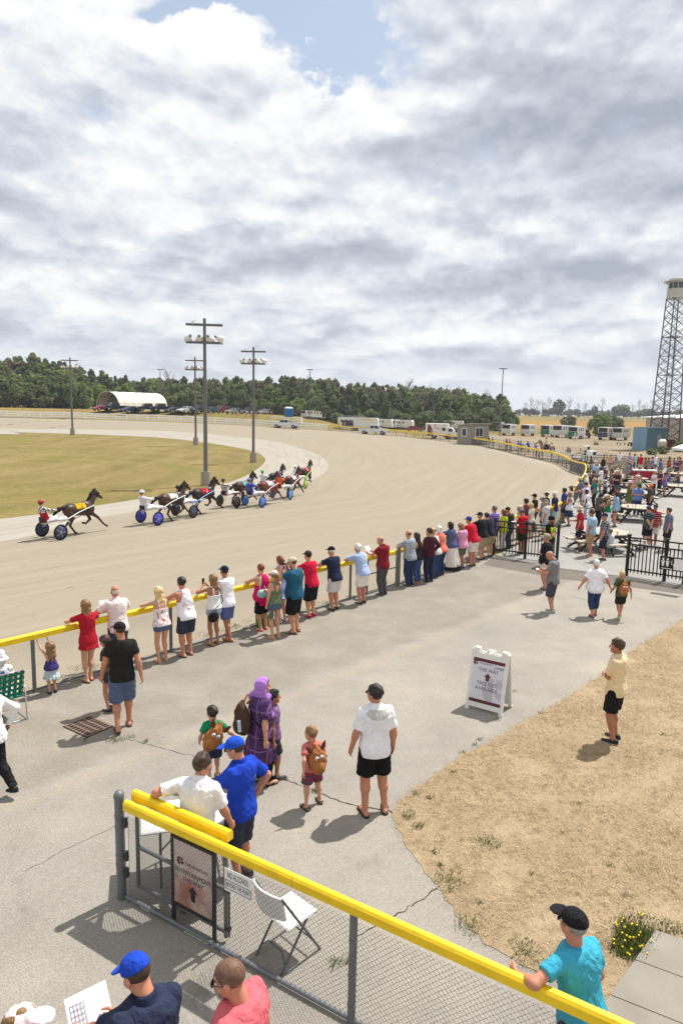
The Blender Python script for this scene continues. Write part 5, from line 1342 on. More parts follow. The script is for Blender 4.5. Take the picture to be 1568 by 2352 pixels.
t(1195, 1163, 1.64, 60, 'person in a pale straw fedora partly hidden by the red jersey', fem=True, shirt=(196, 170, 120), hat='straw', hatc=(216, 200, 160), hair='bob', hc='br', sk='m')
red7 = t(1203, 1170, 1.80, 34, 'person in red football jersey numbered 7 with a grey cap', shirt=(188, 22, 38), bc=(30, 29, 32), hat='cap', hatc=(112, 124, 146), hair='buzz', hc='br', pose='read', build=1.08, sk='t')
t(1209, 1147, 1.74, 50, 'dark haired person in a red and grey plaid shirt behind the jersey', sleeve='long', shirt=pattern('plaid', (142, 60, 72), (92, 70, 80)), bottom='short', bc=(70, 66, 60), hair='curly', hc='dk', build=1.08)
t(1221, 1155, 1.62, 50, 'person with blond hair tucked behind the red plaid shirt', fem=True, shirt=(216, 212, 208), bottom='short', bc=(80, 92, 120), hair='bob', hc='bl')
t(1229, 1135, 1.80, 58, 'person in black cap and black jacket looking up the track', sleeve='half', shirt=(36, 34, 36), bottom='pants', bc=(36, 34, 38), hat='cap', hatc=(26, 25, 27), hair='buzz', hc='dk')
t(1251, 1142, 1.78, 72, 'person in grey tee and grey cap reading a white programme', pose='read', shirt=(112, 116, 124), bottom='shorts', bc=(60, 64, 76), hat='cap', hatc=(136, 138, 144), hair='buzz', hc='br', build=1.3, sk='r')
t(1255, 1149, 1.78, 60, 'person in pale plaid shirt and grey cap behind the reader', shirt=pattern('window', (204, 206, 206), (90, 96, 100), .8), sleeve='half', bc=(150, 176, 190), hat='cap', hatc=(120, 124, 130), hair='buzz', hc='wh', build=1.1, sk='r')
t(1256, 1133, 1.68, 50, 'person in black top and navy cap with brown bun by the fence bend', fem=True, shirt=(34, 32, 34), bottom='short', bc=(50, 54, 70), hat='cap', hatc=(38, 40, 58), hair='bun', hc='br')
t(1275, 1130, 1.80, 56, 'person in navy polo, white cap and aqua shorts at the fence end', shirt=(40, 46, 74), sleeve='half', bc=(138, 172, 178), hat='cap', hatc=(226, 226, 228), hair='buzz', hc='wh', sk='r', build=1.08)
guard = t(1264, 1187, 1.82, -138, 'security guard in black turban and yellow hi vis vest', sleeve='half', shirt=(30, 29, 30), bottom='pants', bc=(30, 29, 32), hat='turban', hatc=(22, 20, 22), hc='bk', beard='beard', sk='m', pose='cross')
t(1258, 1227, 1.80, 56, 'person in black polo and camouflage cap standing arms folded by the gate', pose='cross', shirt=(34, 32, 34), sleeve='half', bc=(206, 190, 168), hat='cap', hatc=(168, 158, 130), hair='buzz', hc='gr', build=1.35, shc=(70, 66, 66), sk='r')
greyp = q(1264, 1406, 1.76, 62, 'bald person in grey polo and charcoal shorts reading a folded sheet', pose='read', shirt=(122, 122, 122), sleeve='half', bottom='long', bc=(70, 70, 82), hair='buzz', hc=(180, 130, 110), shc=(150, 150, 152), build=1.15, sk='r', collar=(122, 122, 122), sun=True, ov=dict(head=(0, -38)))
wwom = q(1361, 1415, 1.58, 2, 'white haired person in a loose white top and rolled jeans walking away', pose='stroll', fem=True, shirt=(236, 234, 240), sleeve='half', bottom='capri', bc=(48, 64, 98), hair='cropped', hc='wh', build=1.5, shoes='sandal', shc=(150, 90, 80), hem=.43, sk='r', ov=dict(wr=(.27, -.03, .50), wl=(-.28, .02, .50)))
kboy = q(1421, 1420, 1.32, -4, 'child in olive tee and black shorts walking to the gates, horse bag on back', pose='walk', kid=True, shirt=(76, 88, 58), bc=(38, 38, 34), hair='cropped', hc='bl', shc=(150, 190, 130), sk='r')
redt = t(1334, 1164, 1.80, 62, 'person in red tee and khaki sun cap holding a cup', pose='cup', shirt=(176, 28, 44), bc=(44, 46, 62), hat='bucket', hatc=(202, 190, 160), hc='br', beard='beard', sk='t', shc=(26, 26, 28))
t(1361, 1171, 1.86, 56, 'tall person in light blue shirt and khaki shorts, hand in pocket', pose='pocket', shirt=(168, 196, 216), sleeve='half', bc=(186, 152, 110), hc='br', build=1.25, sk='r', sun=True, shoes='flip', shc=(120, 84, 56))
t(1391, 1180, 1.82, 62, 'person in black and white plaid shirt and navy cap, navy shorts', pose='pocket', shirt=pattern('plaid', (40, 42, 48), (150, 152, 156), 1.1), sleeve='half', bottom='long', bc=(40, 46, 66), hat='cap', hatc=(36, 40, 62), hair='buzz', hc='gr', build=1.2, sk='r', shc=(70, 60, 52))
t(1404, 1196, 1.40, 30, 'person in pale grey tee seated at the front picnic table', pose='sit', shirt=(186, 192, 198), bottom='pants', bc=(40, 42, 50), hc='gy', build=1.15)
can_man = t(1491, 1162, 1.82, 12, 'person in dark teal tee and purple cap, hands clasped behind the back', pose='back', shirt=(62, 78, 80), bc=(36, 34, 38), hat='cap', hatc=(62, 58, 124), hair='buzz', hc='dk', build=1.1)
t(1505, 1160, 1.80, 158, 'person in red striped tee, mirrored sunglasses and black cap facing us', shirt=pattern('thin', (150, 30, 46), (214, 190, 192), .9), bc=(220, 214, 206), hat='cap', hatc=(46, 44, 46), hair='buzz', hc='dk', sun=True, sk='t')
t(1538, 1166, 1.82, 78, 'person in slate polo and black shorts beside the far right table', pose='pocket', shirt=(104, 108, 136), sleeve='half', bc=(38, 36, 40), hc='br', sk='r', build=1.15, collar=(96, 100, 128), shoes='flip', shc=(70, 50, 46))
t(1297, 1121, 1.82, 74, 'person in royal blue tee with dark curls at the fence post', shirt=(40, 66, 130), bottom='shorts', bc=(40, 42, 56), hair='curly', hc='dk', sk='m', build=1.15)
t(1309, 1131, 1.70, 72, 'person in white tank and navy skirt standing arms folded', pose='cross', fem=True, sleeve='tank', shirt=(226, 222, 222), bottom='skirt', bc=(44, 54, 92), hair='bob', hc='lb', sk='t', build=1.15)
t(1312, 1117, 1.70, 60, 'person with black hair under a grey cap behind the white tank', fem=True, shirt=(206, 208, 214), bottom='short', bc=(70, 80, 110), hat='cap', hatc=(92, 98, 108), hair='long', hc='bk')
t(1347, 1109, 1.84, 64, 'big person in lilac tee and black visor reaching an arm to the left', shirt=(206, 194, 222), bc=(60, 70, 96), hat='cap', hatc=(44, 40, 44), hair='buzz', hc='gy', build=1.3, sk='r', ov=dict(wl=(-.12, .34, .70)))
t(1348, 1126, 1.58, 60, 'dark skinned person in white tee and pale jeans', fem=True, shirt=(228, 226, 230), bottom='pants', bc=(150, 166, 190), hair='cropped', hc='bk', sk='d')
t(1367, 1099, 1.80, 58, 'person in teal shirt and straw hat with black trousers', shirt=(24, 118, 118), sleeve='half', bottom='pants', bc=(32, 30, 34), hat='straw', hatc=(214, 182, 124), hc='dk', sk='t')
t(1337, 1097, 1.80, 62, 'person in slate shirt and pale straw hat leaning to the fence', shirt=(108, 112, 138), sleeve='half', bc=(90, 88, 80), hat='straw', hatc=(216, 198, 142), hc='dk', sk='t', ov=dict(lean=14, wl=(-.1, .3, .68), wr=(.05, .3, .68)))
t(1349, 1087, 1.82, 64, 'person in cream shirt and white cap behind the straw hats', shirt=(222, 216, 196), sleeve='half', bc=(120, 108, 90), hat='cap', hatc=(230, 228, 228), hair='buzz', hc='wh', sk='r', ov=dict(lean=10))
t(1364, 1082, 1.84, 56, 'person in dark grey tee with jet black hair seen from behind', shirt=(58, 58, 64), bc=(50, 50, 58), hc='bk', sk='t', build=1.1)
t(1380, 1073, 1.84, 72, 'person in bright white tee and tan shorts with folded arms', pose='cross', shirt=(232, 231, 234), bc=(180, 166, 140), hc='bk', sk='m', build=1.1)
t(1391, 1072, 1.78, 60, 'person in maroon tee and lilac cap behind the white tee', shirt=(92, 48, 66), bc=(90, 80, 80), hat='cap', hatc=(190, 180, 206), hair='buzz', hc='gy')
t(1404, 1078, 1.68, 66, 'person in indigo tank top with dark ponytail', fem=True, sleeve='tank', shirt=(74, 72, 112), bottom='short', bc=(60, 60, 76), hair='pony', hc='dk', sk='t')
t(1408, 1103, 1.36, 50, 'large person in black sitting at a picnic bench', pose='sit', fem=True, sleeve='long', shirt=(28, 26, 28), bottom='pants', bc=(28, 26, 30), hair='long', hc='bk', build=1.45, sk='t')
t(1391, 1102, 1.62, 60, 'youngster in blue patterned tee and white cap', shirt=pattern('floral', (90, 140, 186), (190, 206, 220)), bc=(70, 70, 80), hat='cap', hatc=(214, 214, 220), hair='buzz', hc='br', sk='t')
t(1389, 1115, 1.70, 60, 'person in a black top with shoulder length brown hair', fem=True, shirt=(36, 34, 36), bottom='pants', bc=(44, 42, 48), hair='bob', hc='br')
t(1376, 1132, 1.68, -70, 'person in dark olive tee and black trousers sharing a sheet', pose='read', fem=True, shirt=(88, 86, 78), bottom='pants', bc=(34, 32, 34), hair='bob', hc='dk', build=1.15)
t(1397, 1136, 1.68, 80, 'blond person in white visor and green halter with a white wrap', pose='read', fem=True, sleeve='tank', shirt=(30, 112, 76), bottom='longskirt', bc=(228, 226, 232), hat='cap', hatc=(232, 230, 232), hair='pony', hc='bl', sk='t')
t(1415, 1130, 1.78, 78, 'person in pale blue jacket, maroon cap and grey shorts', pose='back', fem=True, sleeve='long', shirt=(150, 178, 206), bottom='short', bc=(120, 112, 112), hat='cap', hatc=(104, 34, 52), hair='bob', hc='dk', sk='r')
t(1422, 1120, 1.76, 70, 'person in navy tee and dark camouflage cap by the tables', shirt=(44, 56, 84), bc=(70, 66, 66), hat='cap', hatc=(70, 76, 72), hair='buzz', hc='br', sk='t')
t(1466, 1110, 1.82, 175, 'person in cornflower shirt looking down at a phone between tables', pose='read', shirt=(104, 134, 194), sleeve='half', bottom='pants', bc=(44, 58, 96), hat='cap', hatc=(38, 40, 38), hair='buzz', hc='br', build=1.25, sk='r')
t(1495, 1113, 1.80, 76, 'person in charcoal polo and orange cap drinking from a can', pose='drink', shirt=(72, 70, 72), sleeve='half', bottom='pants', bc=(38, 38, 48), hat='cap', hatc=(236, 104, 34), hair='buzz', hc='br', build=1.2, sk='r')
t(1466, 1082, 1.80, 150, 'person in white sleeveless undershirt, one hand on hip', pose='hip1', sleeve='tank', shirt=(232, 230, 234), bottom='pants', bc=(40, 40, 50), hc='dk', hair='short', sk='t')
t(1447, 1104, 1.66, 110, 'person under a floppy white hat in an olive dress', fem=True, sleeve='tank', dress=.25, shirt=(86, 100, 66), bottom='dress', hat='straw', hatc=(236, 234, 230), hair='bob', hc='lb', sk='r')
t(1503, 1082, 1.72, 110, 'person in white blouse and black trousers with a lanyard, facing left', pose='cross', fem=True, shirt=(224, 220, 220), bottom='pants', bc=(30, 28, 32), hair='bob', hc='lb')
t(1517, 1081, 1.74, 100, 'person in maroon top and black capris between two others', fem=True, shirt=(92, 26, 54), bottom='capri', bc=(34, 30, 34), hair='bob', hc='lb', pose='cross')
t(1528, 1085, 1.72, 76, 'person in cobalt tank and navy shorts with dark ponytail', fem=True, sleeve='tank', shirt=(64, 92, 176), bottom='short', bc=(42, 46, 92), hair='pony', hc='dk', pose='hip1', sk='t')
t(1442, 1061, 1.80, 72, 'person in grey shirt and grey trousers by the red coolers', shirt=(112, 116, 124), bottom='pants', bc=(108, 108, 110), hat='cap', hatc=(126, 124, 122), hair='buzz', hc='gy', sk='r', pose='hip1')
t(1449, 1058, 1.80, 74, 'bald person in slate tee beside the grey shirt', shirt=(92, 98, 110), bc=(70, 70, 76), hair='fringe', hc='br', sk='r', pose='hip1')
t(1472, 1044, 1.84, 108, 'person in red tee, green cap and tan shorts at the black fence', shirt=(188, 28, 48), bc=(196, 182, 156), hat='cap', hatc=(52, 78, 58), hair='buzz', hc='br', build=1.3, sk='r')
t(1483, 1051, 1.80, 60, 'person in brown tee and black shorts by the black fence', shirt=(112, 92, 74), bc=(34, 32, 34), hc='dk', sk='t')
t(1489, 1050, 1.70, 50, 'person with long brown hair behind the brown tee', fem=True, shirt=(120, 108, 104), bottom='pants', bc=(60, 60, 70), hair='long', hc='lb')
t(1499, 1050, 1.80, 60, 'person in a blue grey leaf print shirt', shirt=pattern('floral', (98, 114, 144), (150, 164, 184)), sleeve='half', bc=(60, 62, 74), hat='cap', hatc=(50, 50, 58), hair='buzz', hc='dk')
t(1504, 1044, 1.84, 190, 'grey haired person in white short sleeved shirt facing the crowd', shirt=(228, 226, 228), sleeve='half', bc=(90, 90, 100), hc='gr', sk='r', build=1.1)
t(1517, 1054, 1.80, 62, 'person in medium blue shirt and dark glasses by the canopy', shirt=(66, 98, 152), sleeve='half', bottom='pants', bc=(50, 50, 60), hc='dk', sk='t', build=1.1)
t(1537, 1049, 1.74, 100, 'person in a red sleeveless top with folded arms beside the canopy leg', pose='cross', fem=True, sleeve='tank', shirt=(180, 62, 66), bottom='pants', bc=(110, 40, 46), hair='bob', hc='dk', sk='m')
t(1423, 1037, 1.82, 172, 'person in white shirt and dark tie, hands on hips behind the fence', pose='hips', shirt=(222, 226, 232), sleeve='half', bottom='pants', bc=(150, 148, 150), hair='fringe', hc='br', sk='r')
t(1446, 1041, 1.78, 120, 'person in lilac shirt and dark cap beyond the black fence', shirt=(158, 148, 186), bc=(60, 60, 90), hat='cap', hatc=(56, 48, 60), hair='buzz', hc='dk', bottom='pants')
t(1458, 1043, 1.70, 60, 'person in pale blue top with a dark curly bob beyond the fence', fem=True, shirt=(170, 186, 214), bottom='pants', bc=(44, 46, 60), hair='curly', hc='bk')
t(1386, 1047, 1.72, 160, 'person in black tank top standing against the black fence', sleeve='tank', shirt=(34, 30, 32), bottom='pants', bc=(50, 48, 52), hat='cap', hatc=(120, 96, 76), hair='buzz', hc='br', sk='t')
t(1402, 1044, 1.68, 140, 'person with very long brown hair in a pink camisole', fem=True, sleeve='strap', shirt=(206, 150, 146), bottom='short', bc=(90, 90, 88), hair='longloose', hc='br')
S2 = 'seated spectators in the bleachers at the bend'
for (x, y, c, hkw, lab) in [(1315, 1039, (150, 138, 186), dict(hc='br'), 'seated person in lilac shirt at the left end of the bend bleacher'), (1319, 1046, (52, 50, 56), dict(hc='dk'), 'seated person in charcoal near the yellow rail end'), (1325, 1045, (120, 40, 50), dict(hc='dk'), 'seated person in dark red among the bleacher crowd'),
  (1336, 1038, (112, 156, 212), dict(hc='gy'), 'seated person in sky blue tee, highest in the bleacher'), (1327, 1051, (190, 130, 110), dict(hc='lb', fem=True, sleeve='tank'), 'seated person in a peach tank by the rail'), (1335, 1052, (44, 44, 62), dict(hc='lb', fem=True, sleeve='tank'), 'seated person in a dark navy tank by the rail'),
  (1342, 1052, (206, 170, 130), dict(hat='cap', hatc=(30, 29, 32)), 'seated person in tan top and black cap'), (1350, 1059, (92, 96, 104), dict(hat='cap', hatc=(200, 204, 208)), 'seated person in grey top and white cap near the monitor post'), (1362, 1053, (116, 170, 206), dict(hc='dk', fem=True), 'seated person in aqua top left of the black fence'),
  (1369, 1052, (226, 226, 230), dict(hc='dk', sk='t'), 'seated person in white tee left of the black fence'), (1358, 1043, (92, 84, 66), dict(hat='cap', hatc=(66, 62, 50)), 'seated person in olive shirt and olive cap'), (1375, 1061, (204, 214, 60), dict(hc='dk'), 'seated person in a neon yellow vest'),
  (1355, 1079, (40, 44, 74), dict(hc='lb', hair='curly'), 'seated person in navy with sandy hair at the bend'), (1362, 1072, (180, 92, 80), dict(hc='gr', hair='fringe'), 'seated balding person in brick red at the bend')]:
 k = dict(pose='sit', bottom='shorts', bc=(70, 74, 90), build=1.05, group=S2); k.update(hkw)
 t(x, y, 1.38, 60, lab, shirt=c, **k)
for (x, y, c, k, lab) in [(1304, 1022, (48, 48, 62), dict(hc='dk'), 'person in dark navy sitting on the small bench, left of the pair'), (1309, 1024, (62, 68, 82), dict(hc='br', build=1.2), 'person in slate sitting on the small bench, right of the pair'), (1333, 1025, (196, 140, 110), dict(fem=True, sleeve='tank', hc='dk', hair='bun'), 'person in tan tank sitting on the lot bench with hair up'), (1343, 1027, (44, 42, 44), dict(fem=True, hat='straw', hatc=(196, 150, 96), hc='br'), 'person in black top and straw hat sitting on the lot bench')]:
 kk = dict(pose='sit', bottom='shorts', bc=(90, 78, 70)); kk.update(k); t(x, y, 1.36, 70, lab, shirt=c, **kk)
for (x, y, c, k, lab) in [(1507, 1072, (64, 70, 96), dict(hat='straw', hatc=(228, 226, 226)), 'seated person in navy and a white brimmed hat at the far tables'), (1517, 1071, (150, 156, 176), dict(hair='bob', hc='bl', fem=True), 'seated person with blond bob in grey blue at the far tables'), (1538, 1075, (88, 104, 150), dict(hair='fringe', hc='gy'), 'seated balding person in denim blue beside the canopy leg'), (1557, 1078, (60, 60, 66), dict(hat='cap', hatc=(150, 120, 80)), 'seated person in dark top and tan cap under the canopy')]:
 kk = dict(pose='sit', bottom='pants', bc=(80, 84, 100), build=1.1); kk.update(k); t(x, y, 1.36, 70, lab, shirt=c, **kk)
G2 = 'people at the far yellow fence'
for (x, y, h, yaw, c, k, lab) in [(1090, 1022.5, 1.7, 70, (120, 104, 160), dict(bottom='pants', bc=(60, 66, 90)), 'person in mauve top in front of the grey booth window'), (1122, 1028, 1.8, 70, (38, 36, 40), dict(bottom='pants', bc=(56, 64, 96)), 'person in black tee right of the grey booth'), (1131, 1029.5, 1.72, 70, (110, 100, 96), dict(bottom='pants', bc=(84, 90, 110)), 'person in taupe top beside the black tee'),
  (1163, 1035.5, 1.78, 70, (72, 64, 66), dict(bottom='pants', bc=(60, 60, 66)), 'person in dark brown top beside the orange red shirt'), (1170, 1037, 1.76, 70, (196, 70, 54), dict(bottom='pants', bc=(104, 118, 150)), 'person in orange red shirt and jeans at the far fence'), (1190, 1042.5, 1.80, 66, (84, 76, 150), dict(bc=(196, 186, 172)), 'person in violet tee and white shorts at the far fence'),
  (1196, 1043.5, 1.76, 66, (80, 86, 150), dict(bc=(90, 90, 96), hat='cap', hatc=(70, 64, 120)), 'person in indigo shirt and cap at the far fence'), (1212, 1043.5, 1.86, 60, (30, 70, 170), dict(bottom='long', bc=(130, 134, 150), build=1.2, hat='cap', hatc=(190, 176, 150)), 'person in cobalt blue shirt near the roan horse'), (1230, 1051, 1.78, 64, (74, 80, 160), dict(bottom='pants', bc=(76, 74, 84)), 'person in periwinkle tee just left of the horse'),
  (1236, 1053.5, 1.68, 64, (222, 220, 224), dict(bottom='pants', bc=(56, 68, 100), fem=True, hair='bob', hc='bl'), 'person in white tee and jeans left of the horse legs'), (1265, 1047, 1.76, 64, (44, 42, 46), dict(bottom='pants', bc=(60, 60, 66)), 'person in black tee below the mounted horse'), (863, 998.2, 1.8, 70, (206, 170, 60), dict(bottom='pants', bc=(44, 46, 60)), 'person in amber vest at the fence by the white pickup')]:
 kk = dict(group=G2); kk.update(k); q(x, y, h, yaw, lab, shirt=c, pose='stand' if x in (1265,) else 'rail', rdist=.35, **kk)
t(1202, 1018, 1.42, 60, 'person in turquoise tee sitting on the far bleacher', pose='sit', shirt=(34, 150, 170), bc=(190, 180, 160), hc='br')
q(1319, 1011.5, 1.75, -85, 'person in white driving suit striding past the horse trailers', pose='walk', sleeve='long', shirt=(226, 222, 226), bottom='pants', bc=(224, 220, 222), hc='br')
for (x, y, ps, c, lab) in [(550, 953.5, 'stand', (44, 44, 50), 'person in black standing by parked cars on the bank'), (567, 955, 'sit', (206, 190, 190), 'person in pale top sitting on the grassy bank'), (578, 955, 'sit', (220, 218, 216), 'person in white sitting on the grassy bank'), (591, 955.5, 'sit', (110, 70, 76), 'person in dusky red sitting on the grassy bank'), (620, 957, 'stand', (60, 44, 60), 'person in plum standing on the bank beside the blue toilet'), (610, 952, 'stand', (204, 200, 204), 'person in white standing among the parked cars')]:
 q(x, y, 1.72, 150, lab, pose=ps, shirt=c, bc=(70, 70, 84), hc='dk')
cn_ = {'slate': (96, 104, 120), 'white': (226, 224, 224), 'rust': (150, 70, 50), 'sage': (130, 146, 120), 'mustard': (196, 160, 66), 'plum': (96, 60, 92), 'sky': (140, 176, 210), 'ink': (40, 42, 56), 'rose': (206, 130, 140), 'stone': (170, 162, 150)}
hn_ = [('a dark cap', dict(hat='cap', hatc=(36, 36, 42))), ('brown hair', dict(hc='br')), ('blond hair', dict(hc='bl', hair='bob', fem=True)), ('grey hair', dict(hc='gr')), ('a white cap', dict(hat='cap', hatc=(224, 222, 222)))]
for i in range(40):
 row = i % 5; x = 1326 + (i * 47) % 236; y = [1052, 1062, 1078, 1092, 1106][row] + rnd.uniform(-4, 4)
 if y > 1085 and x > 1505 or x < 1345 and y < 1062: continue
 if any(abs(r_['root'].location.x - top(x, y, 1.75)[0]) < .42 and abs(r_['root'].location.y - top(x, y, 1.75)[1]) < .5 for r_ in PEOPLE): continue
 nm = list(cn_)[i % 10]; hw = hn_[(i // 10 + i) % 5]; bw = ('shorts', (90, 88, 90)) if i % 2 else ('pants', (58, 64, 86))
 st = i % 4 == 0
 t(x, y + (20 if st else 0), 1.38 if st else 1.66 + .03 * (i % 6), rnd.choice([50, 60, 72, 110, 160]), '%s person, %s top, %s, in the %s of the terrace crowd' % ('seated' if st else 'standing', nm, hw[0], ['back row', 'second row', 'middle', 'front half', 'front row'][row]), pose='sit' if st else ('stand', 'hip1', 'cup')[i % 3], shirt=cn_[nm], bottom=bw[0], bc=bw[1], build=1 + .06 * (i % 4), **hw[1])
print('people', len(PEOPLE))
# ------------------------------------------------------------------ foreground fence, gate, signs, furniture
def frame_at(name, A, B, label, cat, group=None, z=0.0):
 d = (B - A); o = empty(name, (A.x, A.y, z), math.atan2(d.y, d.x), label, cat, group); return o, d.length
FA, FB = W(291, 2068), W(806, 2352)
fg, FLn = frame_at('chain_link_fence', FA, FB, 'yellow railed chain link fence crossing the bottom of the picture', 'fence')
fM = Matrix.Translation((FA.x, FA.y, 0)) @ Matrix.Rotation(fg.rotation_euler.z, 4, 'Z')
def plane_hit(px, py):
 r = fM.inverted().to_3x3() @ ray(px, py); o = fM.inverted() @ CAMP
 t = -o.y / r.y; h = o + r * t; return h.x, h.z
LX = Vector((1, 0))
def V2(x, y=0.0): return Vector((x, y))
def local_chain(mb, x0, x1, z0, z1, y=0.0, pitch=.055, r=.0014):
 m2 = MB(); _h = globals()['hz']; globals()['hz'] = lambda a, b: 0.0
 chainlink(m2, V2(x0, y), V2(x1, y), z0, z1, pitch, r, 0, 4); globals()['hz'] = _h
 b = len(mb.v); mb.v += m2.v; mb.f += [[b + i for i in f] for f in m2.f]; mb.mi += m2.mi; mb.smooth += m2.smooth
def local_cap(mb, x0, x1, y, zc, w=.085, h=.10):
 s_ = [(-w / 2, -h / 2), (-w / 2, h * .26), (-w * .27, h / 2), (w * .27, h / 2), (w / 2, h * .26), (w / 2, -h / 2)]
 mb.prism([(y + u, zc + v) for u, v in s_], x0, x1, 'X')
END = 9.0
M_wire2 = mat((118, 118, 118), .5, .05, 9, .4)
mb = MB(); local_chain(mb, .06, END, .06, 1.10); mb.build('wire_mesh', M_wire2, fg, fix=False)
for x0, x1 in ((.03, 2.28), (2.285, 5.34), (5.345, END)):
 mb = MB(); local_cap(mb, x0, x1, 0, 1.175); mb.build('top_rail', M_yellow, fg)
mb = MB(); mb.tube((0, 0, .05), (END, 0, .05), .024, n=10); mb.build('bottom_pipe', M_pipe, fg)
mb = MB(); mb.tube((-.075, 0, 0), (-.075, 0, 1.26), .052, n=16); mb.lathe([(.058, 1.22), (.058, 1.26), (.04, 1.295), (.001, 1.305)], 16, 0, Matrix.Translation((-.075, 0, 0)))
for z in (.42, .52, 1.0, .86): mb.tube((-.075, 0, z), (-.075, 0, z + .03), .056, n=16)
p_ = mb.build('gate_post', M_pipe, fg)
mb = MB()
for z in (.35, .55, .95): mb.box((.0, .0, z), (.10, .02, .03)); mb.tube((.02, 0, z - .05), (.02, 0, z + .06), .022, n=8)
mb.build('hinge', metal((70, 72, 74)), p_)
for x in (FLn, FLn + 2.95, FLn + 5.9):
 mb = MB(); mb.tube((x, .0, 0), (x, .0, 1.115), .037, n=14)
 for z in (.2, .5, .85): mb.tube((x, 0, z), (x, 0, z + .006), .042, n=14)
 mb.build('post', M_pipe, fg)
gl = empty('gate', fM @ Vector((0, .135, 0)), fg.rotation_euler.z, 'open chain link gate with its own yellow cap, folded behind the near fence', 'gate')
gw = 1.34
mb = MB(); local_chain(mb, .08, gw - .02, .12, 1.12); mb.build('wire_mesh', M_wire2, gl, fix=False)
mb = MB()
for z in (.12, .60, 1.10): mb.tube((.05, 0, z), (gw, 0, z), .022, n=10)
mb.tube((.05, 0, .1), (.05, 0, 1.18), .022, n=10); mb.tube((gw, 0, .06), (gw, 0, 1.24), .024, n=10); mb.build('gate_frame', M_pipe, gl)
mb = MB(); local_cap(mb, .02, gw + .06, 0, 1.225, .09, .105); mb.build('top_rail', M_yellow, gl)
mb = MB(); mb.tube((gw + .06, -.02, .10), (gw + .06, -.02, .72), .009, n=6); mb.tube((gw + .06, -.02, .72), (gw + .06, -.08, .72), .009, n=6)
for z in (.18, .62): mb.box((gw + .03, -.01, z), (.07, .04, .04))
mb.build('latch', metal((58, 58, 60)), gl)
cs = [plane_hit(*c) for c in [(521, 1991), (584, 2018), (580, 2071), (517, 2038)]]
sx = sum(c[0] for c in cs) / 4; sz = sum(c[1] for c in cs) / 4; sw_ = ((cs[1][0] - cs[0][0]) + (cs[2][0] - cs[3][0])) / 2; sh_ = ((cs[0][1] - cs[3][1]) + (cs[1][1] - cs[2][1])) / 2
tilt = math.atan2((cs[1][1] - cs[0][1]) + (cs[2][1] - cs[3][1]), 2 * sw_)
print('sign', sx, sz, sw_, sh_)
sg = empty('warning_sign', fM @ Vector((sx, -.02, sz)), fg.rotation_euler.z, 'white sign reading NO ALCOHOL BEYOND THIS POINT wired to the mesh', 'sign')
sg.rotation_euler = (0, -tilt, fg.rotation_euler.z)
M_ink = mat((26, 25, 26), .6, .05); M_white = paint((224, 224, 222), .45)
mb = MB(); mb.box((0, 0, 0), (sw_, .006, sh_)); mb.build('panel', M_white, sg)
TX = Matrix.Rotation(R_(90), 4, 'X')
mb = MB(); text_into(mb, 'NO ALCOHOL', sh_ * .38, Matrix.Translation((0, -.005, sh_ * .23)) @ TX, fit=sw_ * .76)
text_into(mb, 'BEYOND THIS POINT', sh_ * .29, Matrix.Translation((0, -.005, -sh_ * .2)) @ TX, fit=sw_ * .84)
a, b = sw_ * .46, sh_ * .2
for (x0, z0, x1, z1) in ((-a, -sh_ * .38, a, -sh_ * .38), (-a, -.01 * sh_, a, -.01 * sh_), (-a, -sh_ * .38, -a, -.01 * sh_), (a, -sh_ * .38, a, -.01 * sh_)):
 mb.box(((x0 + x1) / 2, -.0045, (z0 + z1) / 2), (abs(x1 - x0) + .005, .002, abs(z1 - z0) + .005))
mb.build('lettering', M_ink, sg, fix=False)
PA, PB = W(400, 2112), W(493, 2164)
ps, pw = frame_at('poster_stand', PA, PB, 'black framed poster stand reading ENTERTAINMENT THIS WAY behind the mesh', 'poster stand')
ph = 1.02
mb = MB()
for x in (0, pw): mb.box((x, 0, ph / 2), (.035, .03, ph))
for z in (.22, ph - .02): mb.box((pw / 2, 0, z), (pw - .03, .028, .035))
mb.build('stand_frame', paint((24, 23, 24)), ps)
m, t_, b_ = new_mat('printed_poster'); P_ = t_.n('ShaderNodeTexCoord').outputs['Object']; vr = t_.n('ShaderNodeTexVoronoi', ins={'Vector': P_, 'Scale': 5.5}); nz_ = t_.noise(P_, 2.6, 3)
cc = t_.ramp(vr.outputs['Distance'], [(.1, lin((204, 178, 158))), (.5, lin((196, 176, 164))), (.8, lin((150, 128, 118)))])
cc = t_.mix(t_.mapr(nz_.outputs['Fac'], .45, .62), cc, C(176, 96, 82)); zz_ = t_.n('ShaderNodeSeparateXYZ', ins={0: P_}).outputs[2]
cc = t_.mix(t_.mapr(zz_, .5, .85, 0, .75), cc, C(214, 208, 202)); t_.t.links.new(cc, b_.inputs['Base Color']); b_.inputs['Roughness'].default_value = .4
mb = MB(); mb.box((pw / 2, 0, .22 + (ph - .24) / 2 + .0), (pw - .035, .012, ph - .28)); mb.build('poster', m, ps)
K_ = ph / 1.28; PT = lambda x, z: Matrix.Translation((pw * x, -.009, z * K_)) @ TX
mb = MB(); text_into(mb, 'ENTERTAINMENT', .075, PT(.5, .80), fit=pw * .86); text_into(mb, 'THIS WAY', .075, PT(.5, .70), fit=pw * .5); text_into(mb, 'THE GRANDWAY', .05, PT(.60, .93), fit=pw * .56)
mb.prism([(pw / 2 - .03, .34), (pw / 2 + .03, .34), (pw / 2 + .03, .44), (pw / 2 + .068, .44), (pw / 2, .51), (pw / 2 - .068, .44), (pw / 2 - .03, .44)], -.009, -.0065, 'Y'); mb.build('lettering', M_ink, ps, fix=False)
